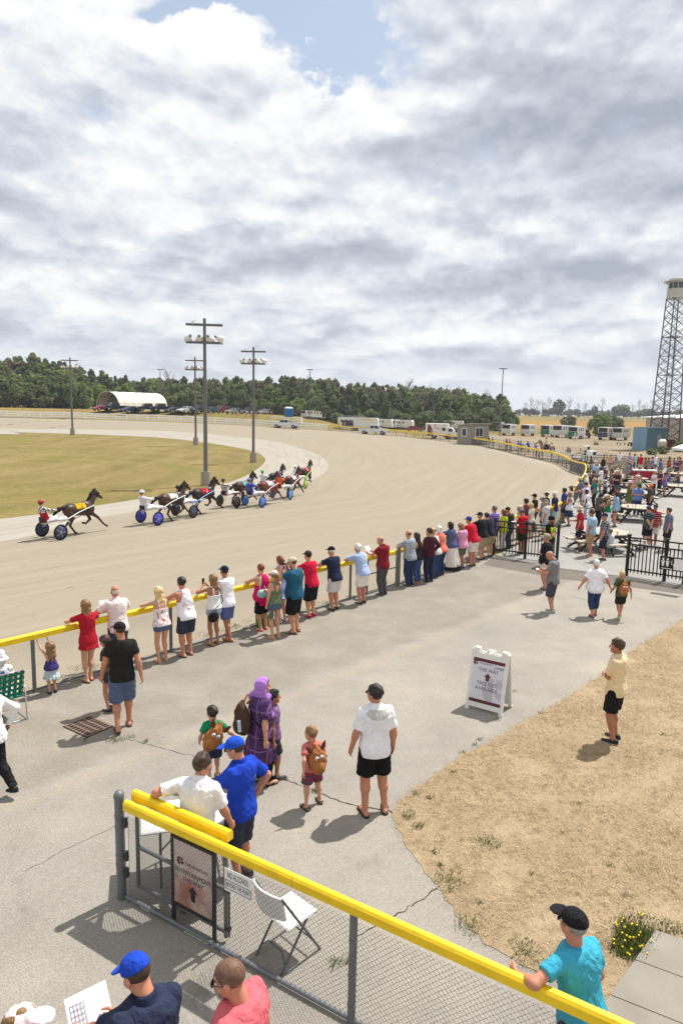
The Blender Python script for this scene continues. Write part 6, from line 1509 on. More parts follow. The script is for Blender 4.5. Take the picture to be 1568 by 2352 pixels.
def g_logo(mb, M, r, mi=0):
 """round two-part letter emblem"""
 L_ = [(-.12 * r, .0)] + []
 vs = []; n = 20
 arc = [(math.cos(R_(a_)) * r, math.sin(R_(a_)) * r) for a_ in np.linspace(100, 260, n)]
 mb.prism(arc + [(-.12 * r, -r * .95), (-.12 * r, r * .95)], -.001, .001, 'Z', mi, M)
 mb.prism([(.08 * r, r * .95)] + [(math.cos(R_(a_)) * r, math.sin(R_(a_)) * r) for a_ in np.linspace(80, 25, 8)] + [(.4 * r, .25 * r), (.08 * r, .35 * r)], -.001, .001, 'Z', mi, M)
 mb.prism([(.08 * r, 0), (.95 * r, 0)] + [(math.cos(R_(a_)) * r * .95, math.sin(R_(a_)) * r * .95) for a_ in np.linspace(-8, -50, 7)] + [(.08 * r, -.35 * r)], -.001, .001, 'Z', mi, M)
M_maroon = paint((92, 34, 46), .5)
mb = MB(); g_logo(mb, Matrix.Translation((pw * .2, -.008, .75)) @ TX, .05); mb.build('emblem', M_maroon, ps)
M_plas = paint((216, 216, 214), .5); M_leg = metal((92, 94, 98), .5)
ta = at(322, 1918, .74); tb = at(560, 1884, .74)
tbl, tl = frame_at('folding_table', Vector((ta.x, ta.y)), Vector((tb.x, tb.y)), 'white plastic folding table behind the gate', 'table')
mb = MB(); mb.box((tl / 2, .30, .735), (tl, .62, .035), bev=.012); mb.build('tabletop', M_plas, tbl)
for x in (.22, tl - .22):
 mb = MB()
 for y in (.06, .54): mb.tube((x, y, 0), (x, y, .715), .014, n=8)
 mb.tube((x, .06, .12), (x, .54, .12), .012, n=8); mb.path([(x + (.35 if x < .5 else -.35), .30, .70), (x + (.2 if x < .5 else -.2), .30, .5), (x, .30, .30)], .010); mb.build('leg_frame', M_leg, tbl)
ca, cb, cc_, cd = W(580, 2195), W(661, 2237), W(738, 2176), W(660, 2138)
rear = (ca + cb) / 2; frnt = (cc_ + cd) / 2; fd = (frnt - rear).normalized(); cen = (rear + frnt) / 2
def folding_chair(loc, rz, label):
 o = empty('folding_chair', loc, rz, label, 'chair'); w2 = .215
 mb = MB(); mb.box((0, .02, .45), (.40, .40, .03), bev=.012); mb.box((0, .215, .438), (.40, .03, .045), bev=.01); mb.build('seat', M_plas, o)
 mb = MB(); n = 9
 for i in range(n):
  x0 = -w2 + .43 * i / n; x1 = -w2 + .43 * (i + 1) / n; f = lambda x: -.235 - .07 * (1 - (x / w2) ** 2)
  vs = []
  for x in (x0, x1):
   for yy, z in ((0, .60), (.022, .60), (-.05 + .022, .86), (-.05, .86)): vs.append((x, f(x) + yy, z + (.02 * (1 - (x / w2) ** 2) if z > .7 else 0)))
  mb.add(vs, [(0, 1, 5, 4), (1, 2, 6, 5), (2, 3, 7, 6), (3, 0, 4, 7), (0, 3, 2, 1), (4, 5, 6, 7)])
 mb.build('backrest', M_plas, o)
 for s_ in (-1, 1):
  mb = MB(); mb.tube((s_ * w2, -.28, .86), (s_ * w2, .26, 0), .013, n=8); mb.build('front_leg', M_leg, o)
  mb = MB(); mb.tube((s_ * (w2 - .028), .10, .45), (s_ * (w2 - .028), -.26, 0), .013, n=8); mb.build('rear_leg', M_leg, o)
 mb = MB(); mb.tube((-w2, .17, .15), (w2, .17, .15), .009); mb.path([(-w2 + .03, -.20, .08), (-.1, -.17, .17), (.1, -.17, .17), (w2 - .03, -.20, .08)], .009); mb.build('brace', M_leg, o)
 return o
folding_chair((cen.x, cen.y, 0), math.atan2(fd.y, fd.x) - math.pi / 2, 'empty white folding chair with grey legs behind the near fence')
SA, SB = W(1068, 1625), W(1152, 1648)
sb, sbw = frame_at('sandwich_board', SA, SB, 'white A frame sign with maroon arrow reading THIS WAY, TAKE OUT AVAILABLE', 'sign')
Hs = 1.16; lean_ = R_(11.5)
M_sb = paint((222, 220, 212), .5)
def leaf(fr):
 T_ = Matrix.Translation((0, 0 if fr else .52, 0)) @ Matrix.Rotation(-lean_ if fr else lean_, 4, 'X')
 mb = MB()
 for x in (.03, sbw - .03): mb.box((x, 0, Hs / 2 - .02), (.06, .04, Hs - .02), 0, 0, T_); mb.box((x, 0, .03), (.075, .05, .06), 0, 0, T_)
 mb.box((sbw / 2, 0, .11), (sbw - .12, .035, .09), 0, 0, T_); mb.box((sbw / 2, 0, Hs - .13), (sbw - .12, .035, .10), 0, 0, T_); mb.box((sbw / 2, 0, Hs * .5), (sbw - .118, .016, Hs - .30), 0, 0, T_)
 for x in (.09, sbw - .09): mb.box((x, 0, Hs - .045), (.13, .05, .10), 0, 0, T_, 0.8)
 mb.path([T_ @ Vector((sbw * .38, 0, Hs - .09)), T_ @ Vector((sbw * .42, 0, Hs - .02)), T_ @ Vector((sbw * .58, 0, Hs - .02)), T_ @ Vector((sbw * .62, 0, Hs - .09))], .016)
 if not fr:
  for k in range(3): mb.box((sbw / 2, -.012, .30 + .25 * k), (sbw * .62, .012, .17), 0, 0, T_)
 return mb.build('front_leaf' if fr else 'rear_leaf', M_sb, sb), T_
_, T1 = leaf(True); leaf(False)
mb = MB(); mb.box((sbw / 2, -.012, Hs * .5), (sbw - .10, .008, Hs - .28), 0, 0, T1); pn = mb.build('sign_panel', paint((206, 206, 214), .4), sb)
mb = MB()
for z in (.19, Hs - .21): mb.box((sbw / 2, -.018, z), (sbw - .10, .004, .06), 0, 0, T1)
u = sbw / .64
mb.prism([(sbw / 2 - .03 * u, .585), (sbw / 2 + .03 * u, .585), (sbw / 2 + .03 * u, .655), (sbw / 2 + .062 * u, .655), (sbw / 2, .725), (sbw / 2 - .062 * u, .655), (sbw / 2 - .03 * u, .655)], -.021, -.017, 'Y', 0, T1)
g_logo(mb, T1 @ Matrix.Translation((sbw * .14, -.019, .885)) @ TX, .040 * u); mb.build('maroon_print', M_maroon, sb)
mb = MB(); F = lambda z, x=.5: T1 @ Matrix.Translation((sbw * x, -.018, z)) @ TX
text_into(mb, 'THIS WAY', .098, F(.775), fit=sbw * .54); text_into(mb, 'TAKE OUT', .098, F(.525), fit=sbw * .54); text_into(mb, 'AVAILABLE', .098, F(.43), fit=sbw * .60)
text_into(mb, 'THE GRANDWAY', .044, F(.89, .42), fit=sbw * .36); text_into(mb, 'Lounge', .085, F(.862, .77), fit=sbw * .26, shear=.35); mb.build('lettering', paint((52, 46, 52), .6), sb, fix=False)
mb = MB(); g_logo(mb, T1 @ Matrix.Translation((sbw * .72, -.0165, .42)) @ TX, .21 * u); mb.build('pale_emblem', paint((186, 178, 186), .5), sb)
gp = [W(*c) for c in [(149, 1670), (212, 1648), (256, 1669), (201, 1693)]]
dg, gwid = frame_at('drain_grate', gp[3], gp[2], 'rusty iron drain grate set in the asphalt', 'drain grate', None, .004)
gdep = (gp[0] - gp[3]).length
mb = MB(); mb.box((gwid / 2, gdep / 2, .003), (gwid + .06, gdep + .06, .006)); mb.build('pit_shade_plate', mat((20, 17, 16), .9), dg)  # thin near-black plate, painted as the shade below the bars
mb = MB()
for x in np.linspace(0, gwid, 5): mb.box((x, gdep / 2, .010), (.032, gdep, .010))
for y in np.linspace(0, gdep, 9): mb.box((gwid / 2, y, .0112), (gwid, .022 if 0 < y < gdep - .01 else .04, .010))
mb.build('grating', mat((120, 98, 88), .75, .2, 20, .2), dg)
lc = empty('lawn_chair', seat_p['root'].location, R_(47), 'aluminium lawn chair with green plaid webbing at the left edge', 'chair')
alu = metal((176, 176, 176), .35); w2 = .28
for s_ in (-1, 1):
 mb = MB(); mb.path([(s_ * w2, -.34, .0), (s_ * w2, -.30, .60), (s_ * w2, -.22, .60), (s_ * w2, .24, .60)], .012); mb.path([(s_ * w2, .30, .0), (s_ * w2, .24, .60)], .012); mb.tube((s_ * w2, -.34, .012), (s_ * w2, .30, .012), .012); mb.build('side_frame', alu, lc)
 mb = MB(); mb.box((s_ * w2, -.0, .615), (.05, .42, .022)); mb.build('armrest', mat((200, 176, 130), .5), lc)
mb = MB(); mb.tube((-w2, -.32, .015), (w2, -.32, .015), .012); mb.path([(-w2, -.18, .40), (-w2 + .01, -.32, .92), (w2 - .01, -.32, .92), (w2, -.18, .40)], .012); mb.build('back_frame', alu, lc)
gweb = pattern('plaid', (22, 116, 96), (150, 120, 104), .75)
mb = MB()
for i in range(6):
 x = -w2 + .05 + i * .092; mb.add([(x - .028, -.185, .42), (x + .028, -.185, .42), (x + .028, -.325, .91), (x - .028, -.325, .91)], [(0, 1, 2, 3)])
for i in range(5):
 z = .47 + i * .10; y = -.18 - (z - .40) * .275 - .008; mb.add([(-w2, y, z - .026), (w2, y, z - .026), (w2, y - .014, z + .026), (-w2, y - .014, z + .026)], [(0, 1, 2, 3)])
o = mb.build('webbing', mat((24, 112, 92), .7), lc, fix=False); mo = o.modifiers.new('thickness', 'SOLIDIFY'); mo.thickness = .004
mb = MB(); mb.box((0, .02, .40), (.54, .44, .012)); mb.build('seat', mat((24, 112, 92), .7), lc)
# ------------------------------------------------------------------ things people carry
def sheet(rec, label, size=(.22, .28), col=(226, 226, 230), tilt=-50, fold=True, hand=None, cat='paper', rz=0, off=(0, 0, 0)):
 hs_ = rec['I']['hands']; c = (hs_[0] + hs_[1]) / 2 if hand is None else hs_[hand]
 M_ = rec['M'] @ Matrix.Translation(c + Vector(off)) @ Matrix.Rotation(R_(rz), 4, 'Z') @ Matrix.Rotation(R_(tilt + 90), 4, 'X'); a, b = size
 mb = MB()
 for s_ in ((-1, 1) if fold else (0,)):
  x0, x1 = (-a / 2, 0) if s_ < 0 else (0, a / 2) if s_ > 0 else (-a / 2, a / 2); k = .05 if fold else 0
  vs = [(x0, -b / 2, k * abs(x0)), (x1, -b / 2, k * abs(x1)), (x1, b / 2, k * abs(x1)), (x0, b / 2, k * abs(x0))]; vs = vs + [(x, y, z + .003) for x, y, z in vs]
  mb.add(vs, [(0, 3, 2, 1), (4, 5, 6, 7), (0, 1, 5, 4), (1, 2, 6, 5), (2, 3, 7, 6), (3, 0, 4, 7)])
 o = mb.build('paper_sheet', paint(col, .7)); o.matrix_world = M_; tag(o, label, cat); return o
s1 = sheet(navy, 'large white race sheet with ruled boxes held by the person in navy', (.30, .44), tilt=-42)
mb = MB()
for i in range(5): mb.box((-.075, .16 - i * .035, .013), (.10, .003, .002)); mb.box((-.125 + i * .025, .09, .0125), (.003, .14, .002))
mb.build('print', mat((120, 124, 140), .7), s1)
sheet(bald, 'white race sheet held over the rail by the bald person', (.2, .26), tilt=-20, off=(-.1, .05, .12)); sheet(dred, 'white race sheet held by the person in dark red polo', (.2, .28), tilt=-35, off=(0, .02, .06))
sheet(greyp, 'small folded white sheet held by the bald person in grey polo', (.16, .2), tilt=-60); sheet(red7, 'white programme in front of the red jersey', tilt=-60)
mb = MB(); mb.box((0, 0, 0), (.075, .010, .15), bev=.004); hw = (phone_w['I']['hands'][0] + phone_w['I']['hands'][1]) / 2
o = mb.build('phone', paint((24, 24, 28), .25)); o.matrix_world = phone_w['M'] @ Matrix.Translation(hw + Vector((0, .03, .06))); tag(o, 'black phone held up to film the race', 'phone')
hw = (teal['I']['hands'][0] + teal['I']['hands'][1]) / 2
ce = empty('camera_body', wpt(teal, hw + Vector((0, .02, .03))), R_(62), 'black camera raised by the person in teal tee', 'camera')
mb = MB(); mb.box((0, 0, 0), (.14, .06, .09), bev=.012); mb.box((0, .0, .055), (.05, .05, .03)); mb.build('housing', paint((24, 24, 26)), ce); mb = MB(); mb.tube((0, .02, 0), (0, .11, 0), .034, n=12); mb.build('lens', paint((18, 18, 20), .2), ce)
mb = MB(); mb.lathe([(.028, 0), (.036, .10), (.037, .105)], 12); mb.lathe([(.001, .105), (.038, .105)], 12); o = mb.build('cup', paint((196, 198, 200))); o.location = wpt(redt, redt['I']['hands'][0]) - Vector((0, 0, .03)); tag(o, 'clear drink cup in the hand of the person in red tee', 'cup')
mb = MB(); mb.tube((0, 0, -.06), (0, 0, .06), .032, n=12); o = mb.build('drink_can', metal((70, 90, 170))); o.location = wpt(can_man, can_man['I']['hands'][1]) - Vector((0, 0, .05)); tag(o, 'blue can held behind the back of the person in dark teal', 'can')
def bag_tpl(key, fn, lo, hi, res=.011): return grid_tpl((key, 0), lo, hi, res, fn)
def horse_bag(rec, label, sc=1.0, rot=0, off=(0, 0, 0), loc=None):
 def fn(f):
  f.ell((0, 0, -.02), (.125, .075, .16), 0, wr=.006); f.cone((0, 0, .10), (0, .02, .19), .075, .035, .04, wr=.006); f.ell((-.02, -.06, -.10), (.085, .05, .075), .04)
 h_ = rec['I']['h'] if rec else 1
 o = empty('drawstring_bag', (0, 0, 0), 0, label, 'bag')
 if loc is not None: o.matrix_world = Matrix.Translation(loc) @ Matrix.Rotation(R_(rot), 4, 'Z') @ Matrix.Scale(sc, 4)
 else:
  b_, R3 = rec['I']['T']; c = b_ + R3 @ Vector((off[0], -.075 * h_ - .085 * sc + off[1], .66 * h_ + off[2])); o.matrix_world = rec['M'] @ Matrix.Translation(c) @ R3.to_4x4() @ Matrix.Rotation(R_(rot), 4, 'Y') @ Matrix.Scale(sc, 4)
 link('pouch', bag_tpl('horse_bag', fn, (-.2, -.16, -.25), (.2, .14, .26)), cloth((162, 104, 60)), o)
 for s_ in (-1, 1):
  mb = MB(); mb.lathe([(.030, 0), (.034, .05), (.018, .10), (.001, .125)], 8, 0, Matrix.Translation((s_ * .075, -.02, .13)) @ Matrix.Rotation(s_ * .5, 4, 'Y') @ Matrix.Diagonal((1, .4, 1, 1))); mb.build('ear', cloth((92, 60, 40)), o)
  mb = MB(); mb.lathe([(.001, .012), (.022, .008), (.027, 0)], 12, 0, Matrix.Translation((s_ * .032, -.073, .06)) @ Matrix.Rotation(R_(90), 4, 'X')); mb.lathe([(.001, .016), (.010, .014), (.012, .008)], 10, 1, Matrix.Translation((s_ * .030, -.074, .055)) @ Matrix.Rotation(R_(90), 4, 'X')); mb.build('eye', [paint((230, 230, 226)), paint((30, 28, 30))], o)
 mb = MB(); mb.path([(-.05, -.118, -.10), (-.02, -.125, -.125), (.03, -.122, -.115)], .004, 4)
 for s_ in (-1, 1): mb.path([(s_ * .06, .05, .17), (s_ * .11, .10, .08), (s_ * .10, .06, -.12)], .006, 5)
 mb.build('cord', cloth((34, 28, 26)), o); return o
horse_bag(gboy, 'brown horse faced drawstring bag hanging askew on the child in green', 1.1, 28); horse_bag(pboy, 'brown horse faced drawstring bag on the child in coral polo', 1.05, -8)
horse_bag(kboy, 'brown horse faced drawstring bag on the child in olive walking away', 1.05, 4); horse_bag(None, 'brown horse faced drawstring bag near the feet of the person in black', .8, 60, loc=wpt(girl, (.16, -.14, .42)))
def fn(f):
 f.ell((0, 0, 0), (.165, .10, .24), 0, wr=.006); f.ell((0, -.08, -.09), (.125, .055, .11), .02); f.cone((0, 0, .2), (0, .02, .25), .06, .03, .03)
b_, R3 = hij['I']['T']; c = b_ + R3 @ Vector((-.10, -.245, 1.05))
bp_ = empty('backpack', (0, 0, 0), 0, 'dark brown backpack slung on the person in the purple tunic', 'backpack'); bp_.matrix_world = hij['M'] @ Matrix.Translation(c) @ Matrix.Rotation(R_(-8), 4, 'Y')
link('pack', bag_tpl('backpack', fn, (-.22, -.2, -.3), (.22, .16, .33)), cloth((74, 54, 42)), bp_)
mb = MB()
for s_ in (-1, 1): mb.path([(s_ * .05, .06, .22), (s_ * .09, .16, .30), (s_ * .12, .22, .25)], .018, 6)
mb.build('strap', cloth((128, 76, 46)), bp_); mb = MB(); mb.tube((.10, -.11, -.13), (.10, -.11, .03), .028, n=10); mb.build('bottle', paint((170, 190, 204), .2), bp_)
def shoulder_bag(rec, label, col, size, pos, strap=True, sc=None):
 o = empty('handbag', wpt(rec, pos), rec['root'].rotation_euler.z, label, 'handbag'); a, b, c = size
 def fn(f): f.ell((0, 0, 0), (a, b, c), 0, wr=.004); f.F = np.maximum(f.F, (f.ax[2] - c * .7)[None, None, :])
 link('pouch', bag_tpl('bag%s' % label, fn, (-a - .03, -b - .03, -c - .03), (a + .03, b + .03, c + .03)), cloth(col), o)
 mb = MB(); I_ = rec['I']; sh = Vector((I_['sw'] * .6 * (1 if pos[0] < 0 else -1) * (1 if sc else -1), -.02, I_['zk'](.835) * I_['h'])) - Vector(pos)
 mb.path([(-a * .6, -.01, c * .65), Vector((sh.x - .01, -.10, sh.z * .55)) if sc else Vector((-a * .5, 0, sh.z * .7)), sh + Vector((-.02, -.05, .01)), sh + Vector((.02, .05, .015)), (a * .6, .01, c * .65)], .009, 6); mb.build('strap', cloth(sc or col), o)
shoulder_bag(phone_w, 'black cross body handbag of the person filming', (28, 27, 29), (.14, .05, .13), (-.13, -.16, .74), sc=(30, 28, 30))
shoulder_bag(mag, 'mint green handbag on the shoulder of the person in magenta', (164, 206, 204), (.17, .07, .12), (-.16, -.20, 1.02))
ol = [r for r in PEOPLE if 'olive camisole' in r['root']['label']][0]; shoulder_bag(ol, 'small grey green bag on a long strap beside denim shorts', (84, 98, 96), (.07, .04, .10), (-.17, -.10, .62), sc=(96, 108, 104))
g_ = at(612, 1450); mb = MB(); mb.box((0, 0, .17), (.30, .14, .34), taper=1.05); o = mb.build('shopping_bag', pattern('floral', (70, 130, 50), (150, 180, 50), 3), None, wpt(mag, (.12, .16, 0))); o.rotation_euler.z = .5; tag(o, 'green shopping bag on the ground at the fence foot', 'shopping bag')
mb = MB()
for k in range(5): mb.lathe([(.30, .04 * k), (.33, .04 * k + .012), (.33, .04 * k + .028), (.30, .04 * k + .04)], 24)
mb.lathe([(.26, .20), (.30, .20)], 24); mb.lathe([(.26, 0), (.26, .2)], 24); p_ = at(1038, 1308); o = mb.build('rubber_ring', mat((40, 40, 42), .7), None, p_); o.location = (p_.x, p_.y, .005); tag(o, 'black corrugated ring on the ground below the white skirt', 'plastic ring')
def back_print(rec, parts, z, name='print', y=None, colour=None):
 I_ = rec['I']; b_, R3 = I_['T']; h_ = I_['h']; zz = z * h_
 from mathutils.bvhtree import BVHTree
 me = rec['G']['shirt']; bv = BVHTree.FromPolygons([v.co for v in me.vertices], [p.vertices for p in me.polygons])
 for txt, size, dz, sx_, sh_, col in parts:
  tm = text_mesh(txt, size, sx_, 0, 'CENTER', sh_); bm = bmesh.new(); bm.from_mesh(tm); bmesh.ops.triangulate(bm, faces=bm.faces)
  bmesh.ops.subdivide_edges(bm, edges=bm.edges, cuts=1)
  for v in bm.verts:
   o_ = b_ + R3 @ Vector((v.co.x, -.5, zz + dz + v.co.y)); hit = bv.ray_cast(o_, R3 @ Vector((0, 1, 0)), 1.0)[0]
   v.co = (hit if hit is not None else o_ + R3 @ Vector((0, .4, 0))) - R3 @ Vector((0, .007, 0))
  bm.to_mesh(tm); bm.free(); o = link(name, tm, paint(col, .7), rec['root'])
back_print(tank, [('Coca-Cola', .105, .0, .62, .35, (176, 40, 52)), ('light', .07, -.09, 1, .0, (170, 90, 96))], .66)
back_print(red7, [('7', .30, -.04, 1, 0, (228, 224, 222))], .66)
I_ = wman['I']
def fn(f):
 M_ = np.concatenate([np.eye(3), np.zeros((3, 1))], 1); h_ = I_['h']
 f.prof(M_, I_['zs'], I_['ws'], I_['ds'], I_['ys'], .755 * h_, I_['zk'](.838) * h_ - .004, 0, off=.038, mask=lambda x, y, z: np.maximum(y - .05, (.775 * h_ - z) - 0 * x + .05 * (np.abs(x) / .15) ** 2))
wman['child']('yoke', grid_tpl(('yoke', 0), (-.3, -.2, 1.25), (.3, .2, 1.65), .011, fn), cloth((186, 184, 178)))
I_ = guard['I']
def fn(f):
 M_ = np.concatenate([np.eye(3), np.zeros((3, 1))], 1); h_ = I_['h']
 f.prof(M_, I_['zs'], I_['ws'], I_['ds'], I_['ys'], .52 * h_, .80 * h_, 0, off=.034, mask=lambda x, y, z: np.maximum(.035 - np.abs(x), np.abs(x) - .15) + 0 * y)
guard['child']('safety_vest', grid_tpl(('vest', 0), (-.3, -.25, .9), (.3, .3, 1.6), .016, fn, lambda c: (np.abs(c[:, 2] - 1.2) < .06)), [mat((196, 226, 20), .7), mat((226, 110, 40), .7)])
# ------------------------------------------------------------------ light poles
M_pole = mat((108, 106, 108), .55, .08, 3, .3); M_lampw = paint((222, 222, 218), .35)
def light_pole(px, py, h, label, rz=0.0, n=4):
 p = at(px, py); o = empty('light_pole', p, rz, label, 'light pole', 'infield light poles with floodlights')
 mb = MB(); mb.tube((0, 0, 0), (0, 0, 1.0), .36, .34, 12); mb.build('concrete_base', mat((150, 142, 130), .9), o)
 mb = MB(); mb.tube((0, 0, 1.0), (0, 0, h), .15, .10, 10); mb.build('pole', M_pole, o)
 for z in (h - .45, h - 1.65):
  mb = MB(); mb.box((0, -.14, z), (2.5, .13, .16)); mb.build('crossarm', M_pole, o)
 for i in range(n):
  x = -1.05 + 2.1 * i / (n - 1); a = [.5, .15, -.25, -1.1][i]
  T_ = Matrix.Translation((x, -.14, h - 1.36)) @ Matrix.Rotation(a - rz, 4, 'Z') @ Matrix.Rotation(R_(-112), 4, 'X')
  mb = MB(); mb.lathe([(.001, -.30), (.12, -.28), (.17, -.10), (.30, .16), (.31, .20)], 12, 0, T_); mb.tube((0, 0, -.3), (0, .0, -.42), .09, .06, 8, 1, True, T_); lp = mb.build('floodlight', [M_lampw, M_pole], o)
  mb = MB(); mb.lathe([(.001, .17), (.30, .19)], 12, 0, T_); mb.build('lens', paint((186, 180, 166), .15), lp)
 return p
light_pole(167.5, 999, 11.6, 'leftmost infield light pole, in front of the wood left of the tent', .05)
light_pole(450, 1022, 11.5, 'infield light pole just left of the tallest one, a gull on top', .02)
pp = light_pole(473, 1115, 11.6, 'tallest and nearest infield light pole behind the second and third horses', .10)
light_pole(582, 1062, 11.6, 'infield light pole right of the tallest one, in the bend', -.03)
def gull(p, label):
 mb = MB(); mb.lathe([(.001, -.17), (.05, -.09), (.065, 0), (.04, .10), (.001, .15)], 8, 0, Matrix.Translation(p + Vector((0, 0, .13))) @ Matrix.Rotation(R_(75), 4, 'Y')); mb.lathe([(.001, -.05), (.04, 0), (.001, .05)], 8, 0, Matrix.Translation(p + Vector((.16, 0, .22)))); mb.tube(p, p + Vector((0, 0, .12)), .01, n=4)
 tag(mb.build('gull', paint((228, 228, 226)), None), label, 'bird')
gull(pp + Vector((-.75, -.2, 11.24)), 'white gull perched on the crossarm of the tallest light pole')
gull(at(582, 1062) + Vector((-.85, -.15, 11.24)), 'white gull perched on the light pole in the bend')
for (px, yt, yb, d, label) in [(368, 849, 935, 190, 'slim lamp mast behind the white arched tent'), (712, 849, 955, 170, 'slim lamp mast right of the blue portable toilet'), (1155, 847, 985, 150, 'slim lamp mast behind the horse trailers')]:
 r = ray(px, yt); r = r / r.y; p = CAMP + r * d; zb = hz(p.x, p.y); o = empty('lamp_mast', (p.x, p.y, zb), 0, label, 'lamp mast', 'slim lamp masts beyond the track'); h = p.z - zb
 mb = MB(); mb.tube((0, 0, 0), (0, 0, h), .14, .09, 8); mb.build('pole', M_pole, o); mb = MB(); mb.box((0, 0, h), (1.6, .5, .16)); mb.build('lamp_head', mat((54, 54, 56), .6), o)
# ------------------------------------------------------------------ trees
def f_leaf(dark, mid, light):
 m, t, b = new_mat('foliage'); oi = t.n('ShaderNodeObjectInfo').outputs['Random']; P = t.n('ShaderNodeNewGeometry').outputs['Position']
 n = t.noise(P, .45, 4, .7); n2 = t.noise(P, 3.0, 2, .7)
 f = t.m('ADD', t.m('MULTIPLY', n.outputs['Fac'], .6), t.m('MULTIPLY', n2.outputs['Fac'], .4))
 c = t.ramp(f, [(.34, lin(dark)), (.5, lin(mid)), (.66, lin(light))])
 c = t.n('ShaderNodeHueSaturation', ins={'Hue': t.mapr(oi, 0, 1, .485, .515), 'Saturation': t.mapr(oi, 0, 1, .75, 1.1), 'Value': t.mapr(oi, 0, 1, .75, 1.3), 'Color': c}).outputs[0]
 t.t.links.new(c, b.inputs['Base Color']); b.inputs['Roughness'].default_value = .75; b.inputs['Specular IOR Level'].default_value = .1
 tl = t.n('ShaderNodeBsdfTranslucent', ins={'Color': c}); mx = t.n('ShaderNodeMixShader', ins={0: .48, 1: b.outputs[0], 2: tl.outputs[0]}); t.t.links.new(mx.outputs[0], m.node_tree.nodes['Material Output'].inputs[0])
 return m
M_leafA = f_leaf((88, 100, 56), (124, 134, 82), (160, 166, 112)); M_leafB = f_leaf((78, 90, 60), (108, 120, 80), (140, 148, 104)); M_leafC = f_leaf((92, 86, 66), (122, 114, 88), (150, 142, 110)); M_bark = mat((58, 50, 42), .95, .2, 6, 0, .4)
def crown_mesh(kind, seed, n):
 rg = np.random.default_rng(seed); C_ = []
 if kind == 'conifer':
  for k in range(110):
   z = rg.uniform(.06, 1.0); r = .22 * (1.04 - z) * rg.uniform(.5, 1.1); a = rg.uniform(0, 6.28); C_.append((r * math.cos(a), r * math.sin(a), z, .022 + .04 * (1 - z)))
 elif kind == 'poplar':
  for k in range(120):
   z = rg.uniform(.10, 1.0); r = .20 * math.sin(math.pi * min(1, .15 + z * .85)) ** .6 * rg.uniform(.2, 1); a = rg.uniform(0, 6.28); C_.append((r * math.cos(a), r * math.sin(a), z, rg.uniform(.022, .055)))
 elif kind == 'bush':
  for k in range(50):
   u = rg.normal(size=3); u /= np.linalg.norm(u); r = rg.uniform(.5, 1) ** .5; C_.append((u[0] * .55 * r, u[1] * .55 * r, max(.08, .48 + u[2] * .46 * r), rg.uniform(.09, .17)))
 else:
  for k in range(130):
   u = rg.normal(size=3); u /= np.linalg.norm(u); r = rg.uniform(.35, 1) ** .5; C_.append((u[0] * .33 * r, u[1] * .33 * r, .60 + u[2] * .37 * r, rg.uniform(.03, .075)))
 C_ = np.array(C_); idx = rg.integers(0, len(C_), n); c = C_[idx]
 u = rg.normal(size=(n, 3)); u /= np.linalg.norm(u, axis=1)[:, None]
 P = c[:, :3] + u * (c[:, 3:4] * rg.uniform(.55, 1.05, (n, 1))); P[:, 2] = np.maximum(P[:, 2], .01)
 s = {'bush': .036, 'conifer': .018, 'poplar': .020, 'round': .022}[kind] * rg.uniform(.6, 1.4, (n, 1))
 nrm = u + rg.normal(size=(n, 3)) * .5; a = np.cross(nrm, rg.normal(size=(n, 3))); a /= np.linalg.norm(a, axis=1)[:, None]; b = np.cross(nrm, a); b /= np.linalg.norm(b, axis=1)[:, None]
 V = np.stack([P - a * s - b * s * .5, P + a * s * .6 - b * s * .7, P + a * s + b * s * .6, P - a * s * .5 + b * s * .8], 1).reshape(-1, 3)
 return np_mesh('crown', V, np.arange(4 * n).reshape(-1, 4), smooth=False)
def trunk_mesh(kind, seed, bare=False):
 rg = random.Random(seed); mb = MB(); r = .016
 mb.tube((0, 0, -.02), (0, 0, .45), r, r * .75, 7); mb.tube((0, 0, .45), (rg.uniform(-.02, .02), 0, .93 if kind != 'bush' else .6), r * .75, .003, 6)
 for k in range(16 if bare else 7):
  z = rg.uniform(.25 if not bare else .3, .9); a = rg.uniform(0, 6.28); L = (1 - z) * .38 + .05; e = Vector((math.cos(a) * L, math.sin(a) * L, z + L * rg.uniform(.7, 1.5)))
  mb.tube((0, 0, z), e, r * .38, .002, 5)
  if bare:
   for q in range(4):
    t_ = rg.uniform(.3, .9); s_ = Vector((0, 0, z)).lerp(e, t_); mb.tube(s_, s_ + Vector((rg.uniform(-.1, .1), rg.uniform(-.1, .1), rg.uniform(.04, .14))), .003, .001, 4)
 return mb.mesh('trunk')
CR = {k: [crown_mesh(k, 10 + i, n) for i in range(3)] for k, n in (('round', 5200), ('poplar', 4200), ('conifer', 3600), ('bush', 3600))}
TR = {k: trunk_mesh(k, 5) for k in CR}; TR['dead'] = trunk_mesh('dead', 9, True); TR['dead2'] = trunk_mesh('dead', 21, True)
def tree(kind, x, y, h, label, group, m, wid=1.0, z=None):
 o = empty('bush' if kind == 'bush' else 'tree', (x, y, (hz(x, y) if z is None else z) - .05), rnd.uniform(0, 6.28), label, 'bush' if kind == 'bush' else 'tree', group)
 o.scale = (h * wid, h * wid, h)
 if kind.startswith('dead'): link('trunk', TR[kind], mat((112, 104, 96), .95), o); return o
 link('crown', rnd.choice(CR[kind]), m, o); link('trunk', TR[kind], M_bark, o); return o
def col(px, d):
 r = ray(px, 900); return (CAMP + r * (d / r.y))
def hfor(px, yt, d):
 r = ray(px, yt); p = CAMP + r * (d / r.y); return p.z
WG = 'trees of the wood beyond the track'
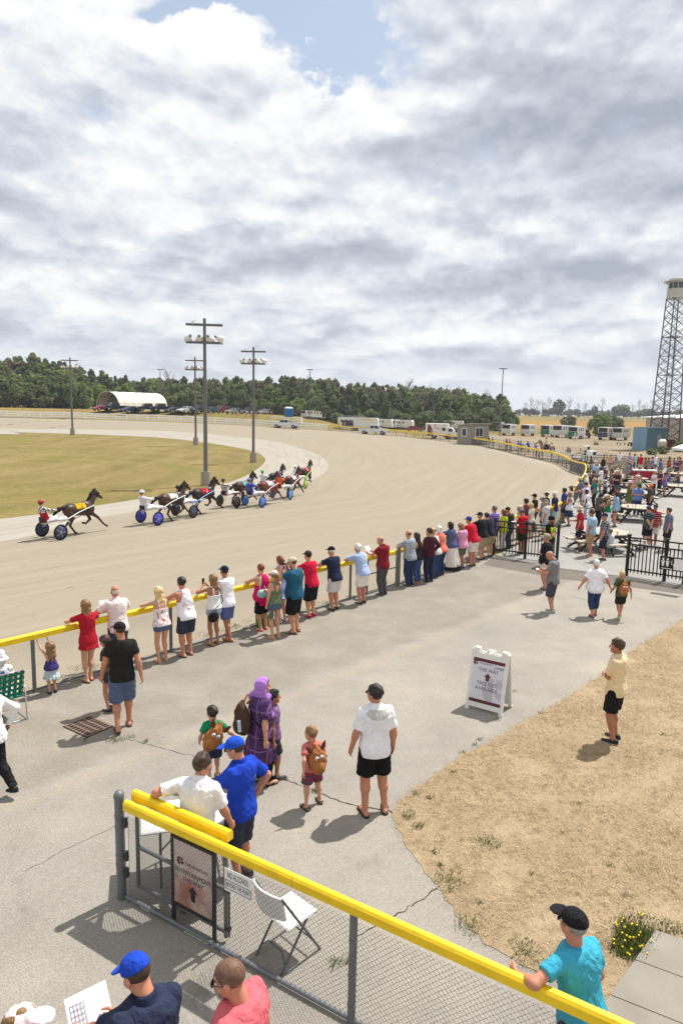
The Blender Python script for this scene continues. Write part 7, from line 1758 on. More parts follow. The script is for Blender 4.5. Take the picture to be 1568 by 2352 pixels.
skyl = [(-60, 822), (0, 820), (40, 826), (80, 817), (110, 826), (150, 832), (190, 845), (230, 856), (280, 866), (330, 872), (400, 870), (470, 868), (540, 866), (600, 870), (680, 866), (740, 872), (800, 880), (860, 884), (930, 884), (1000, 889), (1060, 896), (1110, 904), (1150, 909), (1185, 915)]
sx_ = [a for a, b in skyl]; sy_ = [b for a, b in skyl]
LAB = {'round': 'broad leafy green tree standing in the wood', 'poplar': 'tall slender leafy tree standing in the wood', 'conifer': 'dark pointed evergreen standing in the wood'}
for rowi, (dmul, n_, lo_) in enumerate([(1.10, 64, 0), (1.04, 56, 4), (.98, 52, 14), (.93, 40, 28)]):
 for i in range(n_):
  px = -70 + 1245 * (i + rnd.uniform(.1, .9)) / n_
  d0 = float(np.interp(px, [-60, 200, 420, 700, 1000, 1185], [196, 206, 214, 216, 214, 220])); d = d0 * dmul * rnd.uniform(.985, 1.015); p = col(px, d)
  yt = float(np.interp(px, sx_, sy_)) + lo_ + rnd.uniform(-5, 9 if rowi else 5); h = max(3.5, hfor(px, yt, d) - hz(p.x, d))
  kind = rnd.choices(['round', 'poplar', 'conifer'], [1.6, 6, 2.2 if px < 500 else .9])[0]; m_ = rnd.choice([M_leafA, M_leafB, M_leafA, M_leafB, M_leafC] if rowi < 2 else [M_leafA, M_leafB])
  tree(kind, p.x, p.y, h, LAB[kind], WG, m_, {'round': rnd.uniform(.9, 1.2), 'poplar': rnd.uniform(.9, 1.25), 'conifer': 1.05}[kind] * (13 / max(h, 9)) ** .4)
for i in range(54):
 px = -40 + 1220 * (i + rnd.random()) / 54
 if 205 < px < 392: continue
 d = float(np.interp(px, [-60, 200, 420, 700, 1000, 1185], [178, 188, 196, 198, 196, 200])) * rnd.uniform(.98, 1.02); p = col(px, d); tree('bush', p.x, p.y, rnd.uniform(3, 6.5) if px > 250 else rnd.uniform(5, 9), 'green bush along the front edge of the wood', 'bushes along the front of the wood', rnd.choice([M_leafA, M_leafB, M_leafB]), rnd.uniform(.7, 1.1))
for i, (px, yt) in enumerate([(386, 848), (180, 838), (1120, 897), (1020, 884), (938, 872), (700, 862), (765, 872), (860, 880), (620, 866), (980, 884), (1060, 890)]):
 d = 214; p = col(px, d); tree('dead' if i % 2 else 'dead2', p.x, p.y, hfor(px, yt, d) - hz(p.x, d), 'bare grey dead tree showing above the wood', 'bare dead trees in the wood', None)
FG = 'hedgerow trees beyond the golden field'
for i in range(58):
 px = 1188 + 400 * (i + rnd.random()) / 58; d = rnd.uniform(610, 680); p = col(px, d); yt = rnd.uniform(934, 944) + (px - 1188) * .012; tree(rnd.choice(['round', 'poplar', 'round']), p.x, p.y, max(6, hfor(px, yt, d) - hz(p.x, d)), 'dark green tree in the distant hedgerow', FG, rnd.choice([M_leafB, M_leafB, M_leafC]), rnd.uniform(1.0, 1.6))
for px, yt, w_, lab in [(1285, 916, 1.0, 'tall rounded dark tree standing above the distant hedgerow'), (1422, 929, 1.35, 'left of two wide rounded crowns beside the metal barn'), (1436, 928, 1.2, 'right of two wide rounded crowns beside the metal barn'), (1368, 930, .7, 'narrow dark tree left of the rounded crowns')]:
 d = 590; p = col(px, d); tree('round', p.x, p.y, hfor(px, yt, d) - hz(p.x, d), lab, None, M_leafB, w_)
for i, px in enumerate([1208, 1222, 1236, 1247, 1262, 1310, 1330, 1345, 1385, 1455, 1470, 1482, 1500, 1512, 1560]):
 d = 575; p = col(px, d); yt = rnd.uniform(908, 926) + (px - 1200) * .02; tree('dead' if i % 2 else 'dead2', p.x, p.y, hfor(px, yt, d) - hz(p.x, d), 'bare leafless tree along the distant hedgerow', 'bare trees along the hedgerow', None, .9)
for px, yb, yt, w_, lab in [(1303, 985, 952, .9, 'dark round shrub behind the green and white horse trailer'), (1378, 1000, 951, 1.0, 'left of the two big cedars behind the lot'), (1404, 1000, 952, .95, 'right of the two big cedars behind the lot'), (1392, 1002, 958, .8, 'small cedar between the two big cedars'), (1107, 985, 955, .7, 'small cedar right of the tall lamp mast base'), (835 + 300, 985, 957, .7, 'small cedar behind the grey booth')]:
 p = at(px, yb); d = p.y; h = hfor(px, yt, d) - p.z; tree('bush', p.x, p.y, h, lab, None, M_leafB, w_)
V = []; n = 60
for i in range(n + 1):
 a = -.9 + 1.9 * i / n; r = 5200; z = 42 + 14 * math.sin(i * .7) + 9 * math.sin(i * 1.9); V += [(math.sin(a) * r, math.cos(a) * r, -2), (math.sin(a) * r * 1.02, math.cos(a) * r * 1.02, z), (math.sin(a) * r * 1.1, math.cos(a) * r * 1.1, -2)]
Q = [(3 * i + k, 3 * i + 3 + k, 3 * i + 4 + k, 3 * i + 1 + k) for i in range(n) for k in (0, 1)]
tag(link('hills', np_mesh('hills', V, Q), mat((84, 96, 100), 1.0, .1, .002)), kind='structure')
# ------------------------------------------------------------------ tower, barn, container, booth, tent
M_steel = mat((92, 92, 95), .6, .1, 5, .3); M_cab = mat((178, 178, 172), .5, .08, 1.5)
tp = at(1529, 1029); ty = tp.y; tp = Vector((tp.x - .55, ty, 0))
tw = empty('observation_tower', tp, R_(8), 'tall steel lattice tower with a white lookout cabin on top', 'tower')
TH = hfor(1545, 686, ty); LVL = np.linspace(0, TH, 9); half = lambda z: 1.75 + (1.12 - 1.75) * z / TH
lean_x = lambda z: 0.0
def cnr(k, z): s_ = [(-1, -1), (1, -1), (1, 1), (-1, 1)][k % 4]; return Vector((s_[0] * half(z), s_[1] * half(z), z))
for k in range(4):
 mb = MB(); mb.tube(cnr(k, 0), cnr(k, TH), .12, .10, 8); mb.box(cnr(k, .2), (.7, .7, .5)); mb.build('leg', M_steel, tw)
for k in range(4):
 mb = MB()
 for a, b in zip(LVL, LVL[1:]):
  mid = (a + b) / 2
  for z0, z1 in ((a, mid), (mid, b)): mb.tube(cnr(k, z0), cnr(k + 1, z1), .05, n=5); mb.tube(cnr(k + 1, z0), cnr(k, z1), .05, n=5)
  mb.tube(cnr(k, b), cnr(k + 1, b), .04, n=5)
 mb.build('bracing', M_steel, tw)
mb = MB()
for i, z in enumerate((LVL[2] * .95, LVL[4], LVL[6])):
 mb.box((0, 0, z), (2 * half(z), 2 * half(z), .08)); 
 for s_ in (-1, 1): mb.tube((-half(z), s_ * half(z), z + 1), (half(z), s_ * half(z), z + 1), .025, n=5)
mb.build('landing', M_steel, tw)
mb = MB()
for i in range(4):
 z0, z1 = TH * i / 4, TH * (i + 1) / 4 + .5; x = -.3 if i % 2 else .35
 for s_ in (-.22, .22): mb.tube((x + s_, -.2, z0), (x + s_, -.2, z1), .025, n=5)
 for q_ in np.arange(z0, z1, .32): mb.tube((x - .22, -.2, q_), (x + .22, -.2, q_), .015, n=4)
mb.build('ladder', M_steel, tw)
ch = hfor(1545, 648, ty) - TH; cr_ = 1.6
mb = MB(); mb.lathe([(.001, TH), (1.66, TH), (1.66, TH + .14), (cr_, TH + .15), (cr_, TH + ch * .56), (cr_ - .05, TH + ch * .57), (cr_ - .05, TH + ch * .93), (cr_, TH + ch * .94), (cr_, TH + ch)], 12, 0, None, False); cb_ = mb.build('cabin', M_cab, tw)
for i in range(12):
 a = R_(30 * i + 15); T_ = Matrix.Translation((math.cos(a) * (cr_ * .966 - .02), math.sin(a) * (cr_ * .966 - .02), TH + ch * .75)) @ Matrix.Rotation(a, 4, 'Z')
 if i in (6, 7, 8, 9, 10): mb = MB(); mb.box((0, 0, 0), (.05, .66, ch * .34), 0, 0, T_); mb.build('window', paint((62, 64, 66), .1), cb_)
mb = MB(); mb.lathe([(2.2, TH + ch), (2.2, TH + ch + .10), (1.5, TH + ch + .16), (1.45, TH + ch + .5), (1.3, TH + ch + .58), (.001, TH + ch + .6)], 16, 0, None, False); mb.lathe([(.001, TH + ch), (2.2, TH + ch)], 16, 0, None, False); mb.tube((-.8, 0, TH + ch + .5), (-.8, 0, TH + ch + 1.5), .02, n=5); mb.build('roof', M_cab, tw)
def corr(c1, freq):
 m, t, b = new_mat('corrugated_metal'); P = t.n('ShaderNodeTexCoord').outputs['Object']; s_ = t.n('ShaderNodeSeparateXYZ', ins={0: P}); w_ = t.m('SINE', t.m('MULTIPLY', t.m('ADD', s_.outputs[0], s_.outputs[1]), freq))
 n_ = t.noise(P, .6, 4); t.t.links.new(t.mix(t.mapr(n_.outputs['Fac'], .3, .7, 0, .25), C(*c1), C(*[int(v * .85) for v in c1])), b.inputs['Base Color']); b.inputs['Roughness'].default_value = .5; t.t.links.new(t.n('ShaderNodeBump', ins={'Height': w_, 'Strength': .6, 'Distance': .05}).outputs[0], b.inputs['Normal']); return m
eave = 5.4; n0 = Vector((52.8, 92)); L_ = 62; dv = Vector((.225, .974))
bn = empty('metal_barn', (n0.x, n0.y, 0), math.atan2(dv.y, dv.x), 'large beige metal barn with a white roof behind the tower', 'barn')
mb = MB(); mb.box((L_ / 2, -10, eave / 2), (L_, 20, eave)); wl = mb.build('wall', corr((170, 158, 142), 9), bn)
mb = MB(); mb.prism([(.45, eave - .05), (.45, eave + .12), (-10, eave + 1.15), (-20.45, eave + .12), (-20.45, eave + .003), (-.001, eave + .003)], -.4, L_ + .4, 'X'); mb.build('roof', paint((226, 226, 226), .5), bn)
for x in (L_ * .45, L_ * .8): mb = MB(); mb.box((x, .03, eave * .46), (7, .06, eave * .9)); mb.build('sliding_door', corr((150, 146, 138), 5), bn)
def cont():
 p = at(1482, 1036); d = p.y; hh = hfor(1482, 982, d); ct = empty('shipping_container', (p.x, d, 0), R_(38), 'pale blue shipping container with white round emblem left of the tower', 'container'); Lc = 6.1
 mb = MB(); mb.box((Lc / 2, 1.2, hh / 2), (Lc, 2.4, hh)); bd = mb.build('body', corr((84, 116, 138), 22), ct)
 mb = MB(); mb.box((-.03, .61, hh / 2), (.05, 1.14, hh - .2)); mb.build('door', paint((120, 154, 176)), ct); mb = MB(); mb.box((-.03, 1.79, hh / 2), (.05, 1.14, hh - .2)); mb.build('door', paint((120, 154, 176)), ct)
 T_ = Matrix.Translation((Lc * .62, -.02, hh * .58)) @ TX; mb = MB(); n = 28
 for i in range(n):
  a, b = 2 * math.pi * i / n, 2 * math.pi * (i + 1) / n; mb.add([(.52 * math.cos(a), .52 * math.sin(a), 0), (.52 * math.cos(b), .52 * math.sin(b), 0), (.44 * math.cos(b), .44 * math.sin(b), 0), (.44 * math.cos(a), .44 * math.sin(a), 0)], [(0, 1, 2, 3)], 0, T_)
 text_into(mb, 'W', .62, T_); mb.build('emblem', M_white, ct, fix=False)
cont()
p = at(1081, 1022); dpt = 3.0
bo = empty('booth', (p.x, p.y, hz(p.x, p.y)), R_(40), 'small grey judges booth with two windows beside the far fence', 'booth'); bl_ = 4.5
hh = hfor(1082, 972, p.y) - p.z - .2
mb = MB(); mb.prism([(0, 0), (dpt, 0), (dpt, hh - .25), (0, hh)], 0, bl_, 'X'); mb.build('wall', mat((142, 136, 124), .8, .08, 2), bo)
mb = MB(); mb.prism([(-.35, hh + .06), (dpt + .3, hh - .22), (dpt + .3, hh - .08), (-.35, hh + .2)], -.3, bl_ + .3, 'X'); mb.build('roof', paint((168, 164, 156), .6), bo)
mb = MB(); mb.box((-.02, dpt * .5, hh * .6), (.06, 1.1, 1.4)); wf = mb.build('window', M_white, bo); mb = MB(); mb.box((-.055, dpt * .5, hh * .6), (.02, .8, 1.15)); mb.build('pane', paint((48, 50, 54), .08), wf)
for x, w_, hw_ in ((bl_ * .42, 1.9, 1.5),):
 mb = MB(); mb.box((x, -.02, hh * .62), (w_, .06, hw_)); wf = mb.build('window', M_white, bo); mb = MB()
 for s_ in (-1, 1): mb.box((x + s_ * w_ * .235, -.055, hh * .62), (w_ * .40, .02, hw_ - .22))
 mb.build('pane', paint((48, 50, 54), .08), wf)
p = at(222, 944.5); q_ = at(378, 936); d_ = 176
tl0, tl1 = col(222, d_), col(300, d_); W_ = 5.0
te = empty('arched_tent', ((tl0.x + tl1.x) / 2 - 1.6, d_, hz((tl0.x + tl1.x) / 2, d_)), R_(-14), 'white arched fabric shelter at the edge of the wood', 'tent'); Hh = hfor(262, 899, d_) - te.location.z; Lt = 15
mb = MB(); n = 18; rows = 12
vs = []; fs = []
for j in range(rows + 1):
 for i in range(n + 1):
  a = math.pi * i / n; s_ = 1 - (.018 if j % 2 else 0); vs.append((-math.cos(a) * W_ * s_, j * Lt / rows, math.sin(a) ** .8 * Hh * s_))
for j in range(rows):
 for i in range(n): a = j * (n + 1) + i; fs.append((a, a + 1, a + n + 2, a + n + 1))
mb.add(vs, fs); o = mb.build('canopy', mat((214, 206, 192), .7), te, fix=False); te.rotation_euler.z = R_(-37); mo = o.modifiers.new('thickness', 'SOLIDIFY'); mo.thickness = .08
mb = MB()
for j in range(5): mb.path([(-math.cos(math.pi * i / 12) * W_ * .96, j * Lt / 5 + .3, math.sin(math.pi * i / 12) ** .8 * Hh * .96) for i in range(13)], .08, 5)
for i in (3, 6, 9): a = math.pi * i / 12; mb.tube((-math.cos(a) * W_ * .95, .2, math.sin(a) ** .8 * Hh * .95), (-math.cos(a) * W_ * .95, Lt - .2, math.sin(a) ** .8 * Hh * .95), .06, n=5)
mb.build('hoops', mat((96, 84, 72)), te)
mb = MB(); mb.add([v for v in vs[-(n + 1):]], [list(range(n + 1))]); mb.build('end_wall', mat((200, 180, 150), .8), te)
p = at(663, 958); po = empty('portable_toilet', (p.x, p.y, p.z), .2, 'blue portable toilet with white roof among the parked cars', 'portable toilet')
mb = MB(); mb.box((0, 0, 1.05), (1.9, 1.8, 2.1), bev=.05); mb.build('cabin', mat((32, 112, 176), .5), po); mb = MB(); mb.box((0, -.93, 1.0), (1.2, .05, 1.8)); mb.build('door', mat((28, 98, 160), .5), po); mb = MB(); mb.box((0, 0, 2.25), (1.95, 1.85, .3), 0, 0, None, .5); mb.build('roof', M_white, po)
# ------------------------------------------------------------------ vehicles
M_glass = paint((34, 38, 44), .08); M_tyre = mat((30, 29, 29), .85); M_rim = metal((150, 150, 152), .35)
def wheels(o, spots, r, w, tyre=None):
 for x, y in spots:
  mb = MB(); T_ = Matrix.Translation((x, y, r)) @ Matrix.Rotation(R_(90), 4, 'X'); mb.lathe([(r * .6, -w / 2), (r * .96, -w / 2), (r, -w * .3), (r, w * .3), (r * .96, w / 2), (r * .6, w / 2)], 16, 0, T_)
  wh = mb.build('wheel', M_tyre, o); mb = MB(); mb.lathe([(.001, -w * .42), (r * .6, -w * .5), (r * .62, -w * .2), (r * .62, w * .2), (r * .6, w * .5), (.001, w * .42)], 12, 0, T_); mb.build('rim', M_rim, wh)
def car(kind, colr, loc, rz, label, group=None, name=None):
 m = mat(colr, .3, .04, 2, .2, 0, .5)
 o = empty(name or ('pickup_truck' if kind == 'pickup' else 'parked_car'), loc, rz, label, 'pickup truck' if kind == 'pickup' else 'car', group)
 if kind == 'sedan': L, H, Wd = 4.6, 1.45, 1.8; low = [(-2.3, .35), (-2.3, .85), (-1.7, .95), (.75, .95), (2.1, .78), (2.3, .6), (2.3, .35)]; cab = [(-1.75, .95), (-1.0, 1.42), (.15, 1.42), (.95, .95)]
 elif kind == 'suv': L, H, Wd = 4.7, 1.75, 1.9; low = [(-2.35, .42), (-2.35, 1.05), (1.0, 1.08), (2.15, .98), (2.35, .75), (2.35, .42)]; cab = [(-2.28, 1.05), (-1.95, 1.72), (.25, 1.74), (1.1, 1.06)]
 else: L, H, Wd = 5.8, 1.9, 2.0; low = [(-2.9, .55), (-2.9, 1.15), (1.35, 1.18), (2.7, 1.10), (2.9, .85), (2.9, .5)]; cab = [(-.75, 1.15), (-.55, 1.86), (.85, 1.88), (1.45, 1.17)]
 mb = MB(); mb.prism([(p_[0], p_[1]) for p_ in low], -Wd / 2, Wd / 2, 'Y')
 k = len(cab); ins = .16; vs = []
 for s_ in (-1, 1):
  for i, (x, z) in enumerate(cab): vs.append((x, s_ * (Wd / 2 - .03 - (ins if i in (1, 2) else 0)), z))
 mb.add(vs, [(0, 1, 2, 3), (7, 6, 5, 4), (0, 4, 5, 1), (1, 5, 6, 2), (2, 6, 7, 3)]); mb.build('body', m, o)
 def quad(name, P): mb = MB(); mb.add(P, [(0, 1, 2, 3)]); q = mb.build(name, M_glass, o, fix=False); mo = q.modifiers.new('thickness', 'SOLIDIFY'); mo.thickness = .015; mo.offset = 0
 for s_ in (-1, 1):
  def on(x, z): t_ = (z - cab[0][1]) / (cab[1][1] - cab[0][1]); return (x, s_ * (Wd / 2 - .03 - ins * t_ + .012), z)
  z0, z1 = cab[0][1] + .08, cab[1][1] - .10; xa = lambda z: cab[0][0] + (cab[1][0] - cab[0][0]) * (z - cab[0][1]) / (cab[1][1] - cab[0][1]) + .10; xb = lambda z: cab[3][0] + (cab[2][0] - cab[3][0]) * (z - cab[0][1]) / (cab[1][1] - cab[0][1]) - .12
  mid = (cab[1][0] + cab[2][0]) / 2 + .05
  quad('side_window', [on(xa(z0), z0), on(mid - .05, z0), on(mid - .05, z1), on(xa(z1), z1)]); quad('side_window', [on(mid + .05, z0), on(xb(z0), z0), on(xb(z1), z1), on(mid + .05, z1)])
 def lerp2(a, b, t_): return (a[0] + (b[0] - a[0]) * t_, a[1] + (b[1] - a[1]) * t_)
 for a, b, nm, off in ((cab[3], cab[2], 'windscreen', .012), (cab[0], cab[1], 'rear_window', -.012)):
  p0, p1 = lerp2(a, b, .12), lerp2(a, b, .88); quad(nm, [(p0[0] + off, -Wd / 2 + .14, p0[1]), (p0[0] + off, Wd / 2 - .14, p0[1]), (p1[0] + off, Wd / 2 - .28, p1[1]), (p1[0] + off, -Wd / 2 + .28, p1[1])])
 r = {'sedan': .33, 'suv': .37, 'pickup': .41}[kind]; x_ = L * .31
 wheels(o, [(x_, Wd / 2 - .09), (x_, -Wd / 2 + .09), (-x_, Wd / 2 - .09), (-x_, -Wd / 2 + .09)], r, .24)
 for s_ in (-1, 1):
  mb = MB(); mb.box((L / 2 - .03, s_ * Wd * .36, low[-2][1] + .02), (.10, .38, .15)); mb.build('headlight', paint((210, 210, 206), .1), o)
  mb = MB(); mb.box((-L / 2, s_ * Wd * .41, low[1][1] - .14), (.06, .22, .2)); mb.build('tail_light', paint((120, 20, 22), .2), o)
 mb = MB(); mb.box((L / 2 - .02, 0, low[-1][1] + .16), (.08, Wd * .5, .2)); mb.build('grille', paint((26, 26, 28)), o)
 if kind == 'pickup': mb = MB(); mb.box((-1.85, 0, 1.17), (1.95, Wd - .3, .06)); mb.build('cargo_bed', paint((30, 30, 32)), o)
 return o
CG = 'cars parked on the grassy bank'
for px, py, kind, c, rz, lab in [(236, 944, 'sedan', (150, 24, 40), 200, 'red sedan at the left end of the parked row, by the tent mouth'), (266, 944, 'pickup', (38, 42, 48), 205, 'dark grey pickup in front of the white tent'), (298, 948, 'sedan', (40, 52, 82), 205, 'dark blue sedan third from the left in the parked row'), (342, 946, 'pickup', (24, 25, 28), 200, 'black pickup in front of the right end of the tent'), (372, 946, 'pickup', (34, 34, 38), 205, 'black pickup with chrome nose right of the tent'), (400, 948.5, 'sedan', (34, 36, 42), 205, 'low black sedan right of the chrome nosed pickup'), (428, 948.5, 'sedan', (214, 214, 216), 205, 'white sedan left of the light poles'), (458, 948, 'suv', (44, 52, 58), 205, 'dark slate car between the two light poles'),
  (485, 948.5, 'sedan', (70, 76, 80), 205, 'dark grey sedan right of the tallest light pole'), (508, 948.5, 'suv', (128, 28, 44), 205, 'crimson suv in the middle of the parked row'), (538, 951, 'sedan', (126, 136, 142), 205, 'silver grey sedan right of the crimson suv'), (572, 951, 'suv', (40, 46, 56), 205, 'dark navy suv behind the light pole in the bend'), (607, 952, 'sedan', (150, 154, 158), 205, 'pale silver sedan left of the blue toilet'), (636, 952, 'suv', (64, 66, 70), 205, 'charcoal suv just left of the blue toilet'), (688, 956, 'suv', (140, 34, 48), 200, 'red suv right of the blue toilet'), (555, 941, 'sedan', (46, 60, 86), 205, 'blue car in the second row behind the silver sedan')]:
 p = at(px, py); car(kind, c, p, R_(rz + (32 if kind != 'pickup' else 14)), lab, CG)
p = at(657, 984); tk = car('pickup', (214, 214, 214), p, R_(168), 'white pickup with ladder rack on the track by the white rail', None)
mb = MB()
for y in (-.9, .9): mb.box((.1, y, 2.25), (6.4, .08, .12)); mb.tube((-2.7, y, 1.15), (-2.7, y, 2.25), .05); mb.tube((2.6, y, .9), (2.6, y, 2.25), .03); mb.tube((-.9, y, 1.15), (-.9, y, 2.25), .05)
for x in np.linspace(-3, 2.6, 6): mb.box((x, 0, 2.27), (.07, 1.8, .07))
for z in (1.3, 1.6, 1.9, 2.2): mb.box((-3.3, 0, z), (.08, 1.9, .14)); mb.box((-2.5, .92, z), (1.6, .05, .10))
for y in (-.9, .9): mb.box((-3.3, y, 1.7), (.1, .1, 1.2))
mb.build('rack', paint((222, 222, 222)), tk)
p = at(858, 998); car('pickup', (208, 208, 208), p, R_(-14), 'white crew pickup coupled to the painted horse trailer', None)
p = at(952, 991); car('sedan', (146, 48, 60), p, R_(-12), 'red hatchback behind the yellow fence', None); p = at(990 + 42 - 25, 989.5); car('pickup', (56, 76, 118), p, R_(200), 'dark blue pickup between the trailers', None)
p = at(1046, 1009.5); car('suv', (120, 30, 44), p, R_(190), 'dark red suv nose peeping out left of the grey booth', None); p = at(1341, 1006); car('pickup', (40, 42, 48), p, R_(75), 'black pickup right of the green and white horse trailer', None)
M_tw = mat((216, 214, 210), .45, .05, 2); M_dark = paint((40, 38, 36), .5)
def trailer(px, py, rz, label, L=4.5, H=2.6, Wd=2.1, c=None, back='open', side=3, art=None):
 p = at(px, py); rz = rz - 15 if rz > 50 and px > 1100 else rz; o = empty('horse_trailer', p, R_(rz), label, 'horse trailer', 'white horse trailers parked in the lot'); z0 = .5
 mb = MB(); x0, x1 = -L / 2, L / 2
 mb.prism([(x0, z0), (x1 + .3, z0), (x1 + .05, H - .25), (x1 - .2, H), (x0, H)], -Wd / 2, Wd / 2, 'Y'); mb.build('body', M_tw, o)
 mb = MB(); mb.box((x0 - .015, 0, z0 + (H - z0) * .74), (.05, Wd - .3, (H - z0) * .40)); mb.build('rear_shade_panel' if back == 'open' else 'rear_window', M_dark, o)  # flat dark panel, its colour stands for the shade inside the open rear
 for s_ in (-1, 1): mb = MB(); mb.box((x0 - .03, s_ * (Wd / 4 - .02), z0 + (H - z0) * .27), (.06, Wd / 2 - .10, (H - z0) * .46)); mb.build('rear_door', c or paint((200, 198, 194)), o)
 for s_ in (-1, 1):
  for k in range(side):
   mb = MB(); mb.box((x0 + .9 + k * 1.0, s_ * (Wd / 2 + .008), z0 + (H - z0) * .70), (.42, .03, .5), bev=.01); mb.build('side_window', M_dark, o)
  mb = MB(); mb.box((-.35, s_ * (Wd / 2 + .10), .68), (1.9, .22, .10), bev=.02); mb.box((-.35, s_ * (Wd / 2 + .008), .98), (L * .9, .012, .06)); mb.build('fender', M_rim, o)
 wheels(o, [(x, s_ * (Wd / 2 + .06)) for x in (-.8, .1) for s_ in (-1, 1)], .36, .2)
 for y in (-.6, .6): mb = MB(); mb.box((x0 - .04, y * 1.4, .72), (.04, .12, .10)); mb.build('tail_light', paint((140, 24, 24)), o)
 mb = MB(); mb.tube((x1, 0, .5), (x1 + 1.3, 0, .45), .06); mb.tube((x1 + 1.1, 0, 0), (x1 + 1.1, 0, .5), .04); mb.build('drawbar', M_galv, o); return o
GRN = paint((34, 106, 74), .5)
for a in [(1143, 990, 72, 'white horse trailer partly hidden right of the grey booth'), (1168, 1000.5, 72, 'white horse trailer with open rear, first beside the booth'), (1212, 1001.5, 70, 'white horse trailer second from the booth, rear open'), (1258, 1003, 68, 'white horse trailer with green rear doors', 4.5, 2.6, 2.1, GRN), (1291, 1005, 62, 'tall ribbed white stock trailer left of the round shrub', 5.6, 2.7, 2.2), (1322, 1008, 66, 'white and green horse trailer with swirl on its tail', 4.5, 2.6, 2.1, GRN), (1391, 1010, 64, 'white horse trailer with navy rear doors by the cedars', 4.5, 2.6, 2.1, paint((52, 54, 74))), (1424, 1011, 64, 'white horse trailer half hidden by stacked sulkies')]: trailer(*a)
for i, px in enumerate([708, 722, 738, 752]): trailer(px, 962 + i * 1.2, 40, ['white stock trailer low behind the bank, leftmost', 'white stock trailer low behind the bank, second from left', 'white stock trailer low behind the bank, third from left', 'white stock trailer low behind the bank beside the yellow rail end'][i], 3.2, 2.1, 1.9)
for i, (px, py, rz) in enumerate([(880, 985, -25), (905, 986, 70), (925, 987, -20), (945, 986, 60), (975, 985, 72), (1010, 986.5, 60), (1040, 988, -15), (1075, 986, -10)]):
 trailer(px, py, rz, ['white trailer right of the painted living quarters trailer', 'white trailer with dark open rear behind the white pickup', 'white trailer with side door behind the red hatchback', 'white trailer right of the red hatchback', 'white trailer beside the stack of yellow bales', 'white trailer behind the dark blue pickup', 'white trailer behind the ambulance roof', 'white trailer behind the booth roof'][i], 5.4, 2.6)
pt = trailer(822, 990, -10, 'long painted living quarters horse trailer with roof rack', 9.0, 3.0, 2.3)
mb = MB(); mb.box((-2.2, -1.17, 1.6), (2.6, .02, 1.5)); mb.build('mural', pattern('floral', (74, 70, 84), (150, 140, 150), 9), pt); mb = MB(); mb.prism([(-4.5, .5), (-3.9, .5), (-4.2, 1.6), (-4.5, 2.2)], -1.175, -1.16, 'Y'); mb.prism([(.2, 2.5), (2.6, 2.8), (3.6, 2.2), (2.4, 2.55)], -1.175, -1.16, 'Y'); mb.build('yellow_stripe', paint((206, 178, 40)), pt)
mb = MB()
for y in (-.9, .9): mb.tube((-4.2, y, 3.3), (1.5, y, 3.3), .04)
for x in np.linspace(-4.2, 1.5, 7): mb.tube((x, -.9, 3.3), (x, .9, 3.3), .03); mb.tube((x, -.9, 3), (x, -.9, 3.3), .03); mb.tube((x, .9, 3), (x, .9, 3.3), .03)
mb.build('roof_rack', M_rim, pt)
p = at(1015, 1008.5); am = empty('ambulance', p, R_(-14), 'white ambulance with red stripe and blue star left of the grey booth', 'ambulance')
mb = MB(); mb.box((-1.0, 0, 1.75), (4.2, 2.3, 2.3), bev=.08); mb.build('body', M_tw, am); mb = MB(); mb.prism([(1.1, .5), (3.4, .5), (3.5, 1.2), (2.4, 1.35), (1.8, 2.2), (1.1, 2.25)], -1.0, 1.0, 'Y'); mb.build('cab', M_tw, am)
for nm, P, cc_ in (('side_window', [(.35, -1.16, 1.85, .55, .6)], M_glass), ('side_window', [(1.55, -1.01, 1.7, .7, .5)], M_glass), ('rear_door', [(-2.4, -1.16, 1.6, .5, 1.9)], paint((60, 60, 64)))):
 for x, y, z, w_, h_ in P: mb = MB(); mb.box((x, y, z), (w_, .03, h_)); mb.build(nm, cc_, am)
mb = MB(); mb.prism([(-2.0, .65), (-1.6, .65), (-1.95, 2.3), (-2.15, 2.3)], -1.175, -1.155, 'Y'); text_into(mb, 'Medi-Fire', .42, Matrix.Translation((-.45, -1.17, 2.0)) @ TX, shear=.2); mb.build('red_marking', paint((176, 30, 42)), am, fix=False)
mb = MB(); text_into(mb, '*', 1.0, Matrix.Translation((-1.35, -1.17, 2.12)) @ TX); mb.build('star_emblem', paint((40, 90, 170)), am, fix=False)
for x in (-2.6, -1.2, .4): mb = MB(); mb.box((x, -1.16, 2.7), (.3, .04, .18)); mb.build('warning_light', paint((190, 90, 60)), am)
wheels(am, [(2.4, -.9), (2.4, .9), (-1.5, -1.0), (-1.5, 1.0)], .4, .26)
p = at(982, 986); mb = MB()
for i in range(3): mb.box((0, 0, .45 + .9 * i), (2.4, 2.4, .88), bev=.05)
tag(mb.build('bale_stack', mat((196, 150, 60), .95, .2, 4), None, p), 'stack of golden bales among the white trailers', 'bales')
p = at(993, 990); r = hfor(993, 938, p.y); mb = MB(); mb.tube((0, 0, 0), (0, 0, r), .12, n=8); mb.tube((0, 0, r), (-1.9, 0, r - 1.5), .05); mb.tube((0, 0, r - 1.5), (-1.9, 0, r - 1.5), .06); mb.tube((0, 0, r - 1.8), (-1.9, 0, r - 1.8), .06); tag(mb.build('bracket_post', M_pole, None, p), 'grey post with triangular bracket behind the ambulance', 'post')
